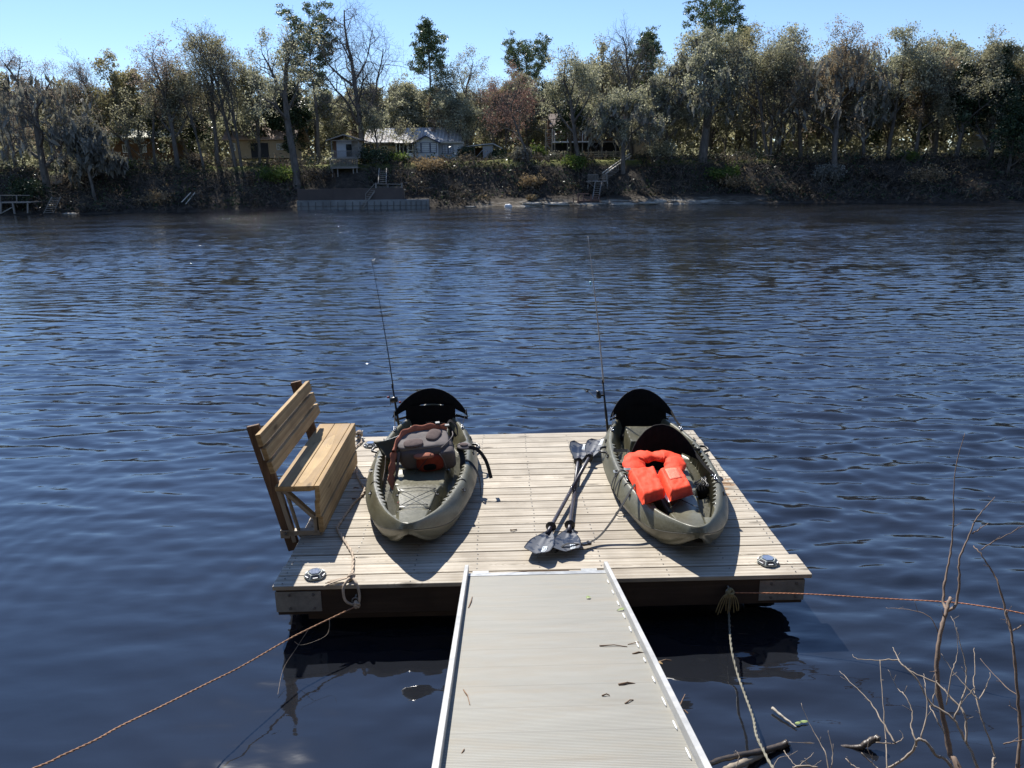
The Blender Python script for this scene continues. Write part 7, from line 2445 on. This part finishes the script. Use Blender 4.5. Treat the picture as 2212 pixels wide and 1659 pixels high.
# ================================================================== bare shrub at the lower right
M['shrub_bark'] = simple('pale_grey_brown_bark', (0.30, 0.245, 0.19), 0.8, 0, 0.35, 30, bump=0.002)  # paler bark of the tangle and the low arching shrub
M['shrub_dark'] = simple('dark_brown_bark', (0.19, 0.135, 0.10), 0.8, 0, 0.3, 30, bump=0.002)
def zp(x, y): return (1481.2 + x * 0.3386, 1097.2 + y * 0.3386)
def stem_pts(pts, y0, y1):
    n = len(pts); out = []
    for i, (x, y) in enumerate(pts):
        px, py = zp(x, y)
        out.append(at(px, py, y0 + (y1 - y0) * i / max(1, n - 1)))
    return out
def near_shrub(name, label, stems, mat):
    root = stem_pts(stems[0][0], stems[0][1], stems[0][2])[0]
    t = thing(name, label, 'shrub', tuple(root))
    rr = random.Random(len(label))
    for (pts, y0, y1, r0, r1) in stems:
        ps = stem_pts(pts, y0, y1)
        if pts[0][1] >= 1635 and len(pts) > 3:      # reaches below the frame: continue to the ground
            dn = (ps[0] - ps[1]).normalized() * 0.35 + Vector((0, -0.15, -0.4))
            ps = [ps[0] + dn * 1.2, ps[0] + dn * 0.5] + ps
        cp = catmull(ps, 5)
        n = len(cp)
        cp = [p + Vector((rr.uniform(-1, 1), rr.uniform(-1, 1), rr.uniform(-1, 1))) * 0.0022 for p in cp]
        k_ = 0.72 if mat is M['shrub_bark'] else 0.9
        rad = [k_ * (r0 + (r1 - r0) * i / (n - 1)) * (1 + (0.25 if i % 7 == 3 else 0)) for i in range(n)]
        MB().tube(cp, rad, 7).build('branch', mat, t, smooth=True)
        # tiny side twigs
        for i in range(4, n - 1, 6):
            if rr.random() < 0.55:
                d = Vector((rr.uniform(-1, 1), rr.uniform(-0.4, 0.4), rr.uniform(0.2, 1))).normalized() * rr.uniform(0.015, 0.05)
                MB().tube([cp[i], cp[i] + d * 0.6, cp[i] + d], [max(rad[i] * 0.5, 0.0008), 0.0009, 0.0007], 5).build('twig', mat, t, smooth=True)
    return t
near_shrub('bare_shrub', 'tallest bare shrub stem at the lower right, forked where the orange rope passes', [
 ([(1740, 1659), (1690, 1580), (1650, 1380), (1610, 1150), (1600, 980), (1620, 820), (1650, 700), (1680, 600), (1688, 575)], 2.5, 2.9, 0.0135, 0.007),
 ([(1665, 650), (1645, 600), (1650, 480), (1680, 350), (1700, 200), (1710, 0), (1722, -250), (1780, -480)], 2.85, 3.2, 0.0068, 0.0012),
 ([(1675, 655), (1725, 610), (1745, 450), (1745, 330), (1800, 200), (1850, 80), (1920, -10), (1975, -70)], 2.85, 3.1, 0.0068, 0.0012),
 ([(1830, 165), (1880, 130), (1930, 95)], 3.0, 3.05, 0.003, 0.0012),
 ([(1610, 790), (1560, 700), (1480, 660), (1380, 645), (1275, 638)], 2.8, 2.95, 0.0022, 0.001),
], M['shrub_dark'])
near_shrub('bare_shrub', 'thin curved bare stem rising along the right edge of the photo', [
 ([(2120, 1659), (2135, 1450), (2120, 1200), (2095, 950), (2080, 800), (2040, 650), (2000, 500), (1950, 400), (1880, 290), (1835, 245)], 2.3, 2.7, 0.008, 0.002),
 ([(2040, 650), (2050, 730), (2075, 790)], 2.5, 2.45, 0.003, 0.001),
 ([(2090, 780), (2158, 740), (2230, 690)], 2.45, 2.5, 0.003, 0.001),
 ([(1880, 265), (1990, 200), (2100, 145), (2240, 80)], 2.6, 2.6, 0.0022, 0.001),
 ([(2030, 1505), (2100, 1490), (2200, 1470)], 2.35, 2.3, 0.003, 0.001),
 ([(2120, 1300), (2065, 1260)], 2.4, 2.42, 0.002, 0.001),
 ([(2115, 1195), (1990, 1090), (1880, 960)], 2.4, 2.6, 0.0022, 0.0008),
], M['shrub_dark'])
near_shrub('bare_shrub', 'tangle of sunlit pale bare branches crossing at the lower right', [
 ([(1960, 1659), (1970, 1580), (1900, 1380), (1860, 1230), (1840, 1130), (1845, 1010), (1838, 890)], 2.35, 2.7, 0.0065, 0.0015),
 ([(1870, 1220), (1920, 1140), (1945, 1050)], 2.5, 2.6, 0.003, 0.001),
 ([(1865, 1222), (1780, 1130), (1700, 1040), (1630, 930)], 2.5, 2.65, 0.0035, 0.001),
 ([(1860, 1659), (1790, 1500), (1700, 1340), (1560, 1240), (1480, 1100), (1380, 1000), (1350, 950), (1320, 890)], 2.4, 2.8, 0.0085, 0.002),
 ([(1365, 970), (1240, 970), (1100, 965), (1065, 935)], 2.75, 2.85, 0.004, 0.001),
 ([(1710, 1345), (1780, 1180), (1790, 1050), (1760, 900), (1720, 750), (1695, 690)], 2.5, 2.75, 0.0045, 0.001),
 ([(1790, 1500), (1780, 1320), (1690, 1210), (1600, 1120), (1450, 1050), (1380, 1000)], 2.45, 2.75, 0.006, 0.003),
 ([(1840, 1150), (1790, 1210), (1755, 1250)], 2.5, 2.5, 0.0025, 0.001),
 ([(1565, 1270), (1590, 1180), (1600, 1100)], 2.6, 2.65, 0.004, 0.0015),
 ([(1650, 1440), (1590, 1330), (1560, 1265)], 2.5, 2.6, 0.004, 0.002),
 ([(1660, 1260), (1700, 1040), (1730, 950), (1730, 760)], 2.55, 2.7, 0.003, 0.001),
], M['shrub_bark'])
near_shrub('bare_shrub', 'low arching bare shrub with thin upright shoots left of the forked stem', [
 ([(1700, 1659), (1600, 1580), (1540, 1500), (1480, 1480), (1440, 1560), (1330, 1640), (1280, 1665)], 2.35, 2.45, 0.0075, 0.006),
 ([(1470, 1490), (1440, 1400), (1445, 1300), (1400, 1200), (1350, 1150), (1290, 1030)], 2.4, 2.65, 0.004, 0.001),
 ([(1500, 1470), (1540, 1300), (1530, 1150), (1520, 1060)], 2.4, 2.6, 0.004, 0.001),
 ([(1340, 1500), (1250, 1360), (1180, 1240), (1070, 1130), (980, 1040)], 2.4, 2.75, 0.0045, 0.0012),
 ([(1282, 1665), (1275, 1450), (1255, 1200), (1240, 970)], 2.4, 2.75, 0.0042, 0.0018),
 ([(905, 1640), (870, 1520), (800, 1400), (735, 1245)], 2.4, 2.6, 0.004, 0.0012),
 ([(930, 1659), (935, 1540), (905, 1420)], 2.4, 2.5, 0.003, 0.001),
 ([(1215, 1495), (1330, 1500), (1385, 1465), (1365, 1420)], 2.45, 2.5, 0.003, 0.001),
 ([(1020, 1600), (1060, 1640), (1110, 1665)], 2.4, 2.35, 0.003, 0.002),
 ([(1120, 1560), (1200, 1640), (1230, 1665)], 2.4, 2.35, 0.003, 0.002),
 ([(1170, 1470), (1160, 1540), (1185, 1590)], 2.4, 2.4, 0.0028, 0.001),
 ([(625, 1550), (660, 1600), (720, 1665)], 2.4, 2.3, 0.002, 0.002),
 ([(760, 1600), (800, 1650), (865, 1612)], 2.35, 2.35, 0.002, 0.001),
 ([(680, 1659), (760, 1645), (840, 1655)], 2.3, 2.3, 0.006, 0.004),
 ([(700, 1665), (780, 1600), (820, 1560)], 2.35, 2.4, 0.002, 0.001),
 ([(320, 1659), (340, 1590), (320, 1550)], 2.4, 2.45, 0.002, 0.001),
 ([(560, 1659), (590, 1600), (655, 1580)], 2.4, 2.45, 0.002, 0.001),
], M['shrub_bark'])

def wpt(x, y, z):
    px, py = zp(x, y); return on_z(px, py, z)
M['wet_wood'] = simple('wet_driftwood', (0.065, 0.052, 0.042), 0.4, 0, 0.4, 25, bump=0.003)
M['drift'] = simple('dry_driftwood', (0.30, 0.25, 0.19), 0.8, 0, 0.3, 25, bump=0.003)
def log(name, label, pts, r, mat, cat='branch'):
    ps = [wpt(*p) for p in pts]
    t = thing(name, label, cat, tuple(ps[0]))
    cp = catmull(ps, 5); n = len(cp)
    rr = random.Random(len(label) + 3)
    MB().tube([p + Vector((0, 0, rr.uniform(-.003, .003))) for p in cp], [(r[0] + (r[1] - r[0]) * i / (n - 1)) * rr.uniform(0.85, 1.2) for i in range(n)], 8).build('wood', mat, t, smooth=True)
    return t
log('driftwood_branch', 'long dark waterlogged branch beside the gangway foot', [(130, 1640, 0.12), (250, 1600, 0.08), (390, 1570, 0.05), (500, 1548, 0.03), (620, 1512, 0.02), (652, 1496, 0.03)], (0.012, 0.018), M['wet_wood'])
log('driftwood_branch', 'pale brown branch lying under the slack rope near the bank', [(255, 1675, 0.10), (370, 1625, 0.04), (470, 1580, 0.01), (540, 1555, -0.01)], (0.020, 0.012), M['drift'])
log('driftwood_branch', 'barely submerged log end sticking out of the water near the low arching shrub', [(650, 1500, 0.0), (900, 1518, -0.012), (1085, 1532, 0.0), (1150, 1505, 0.03), (1205, 1474, 0.05), (1235, 1476, 0.06)], (0.010, 0.020), M['wet_wood'])
ft = log('floating_stick', 'pale mossy stick floating beside the slack rope with a leaf at its tip', [(553, 1275, 0.012), (610, 1325, 0.012), (665, 1365, 0.012), (708, 1402, 0.012)], (0.0075, 0.004), M['lime'], 'stick')
for (a, b) in (((695, 1378), (735, 1366)), ((728, 1364), (783, 1360))):
    A, B = wpt(*a, 0.012), wpt(*b, 0.012)
    d = B - A; s = Vector((-d.y, d.x, 0)).normalized()
    rows = [[A + d * f - s * 0.010 * sin(pi * f) ** 0.7, A + d * f + Vector((0, 0, 0.003)), A + d * f + s * 0.010 * sin(pi * f) ** 0.7] for f in [i / 6 for i in range(7)]]
    o = MB().grid(rows).build('leaf', M['green_leaf'], ft)
    so = o.modifiers.new('thick', 'SOLIDIFY'); so.thickness = 0.001
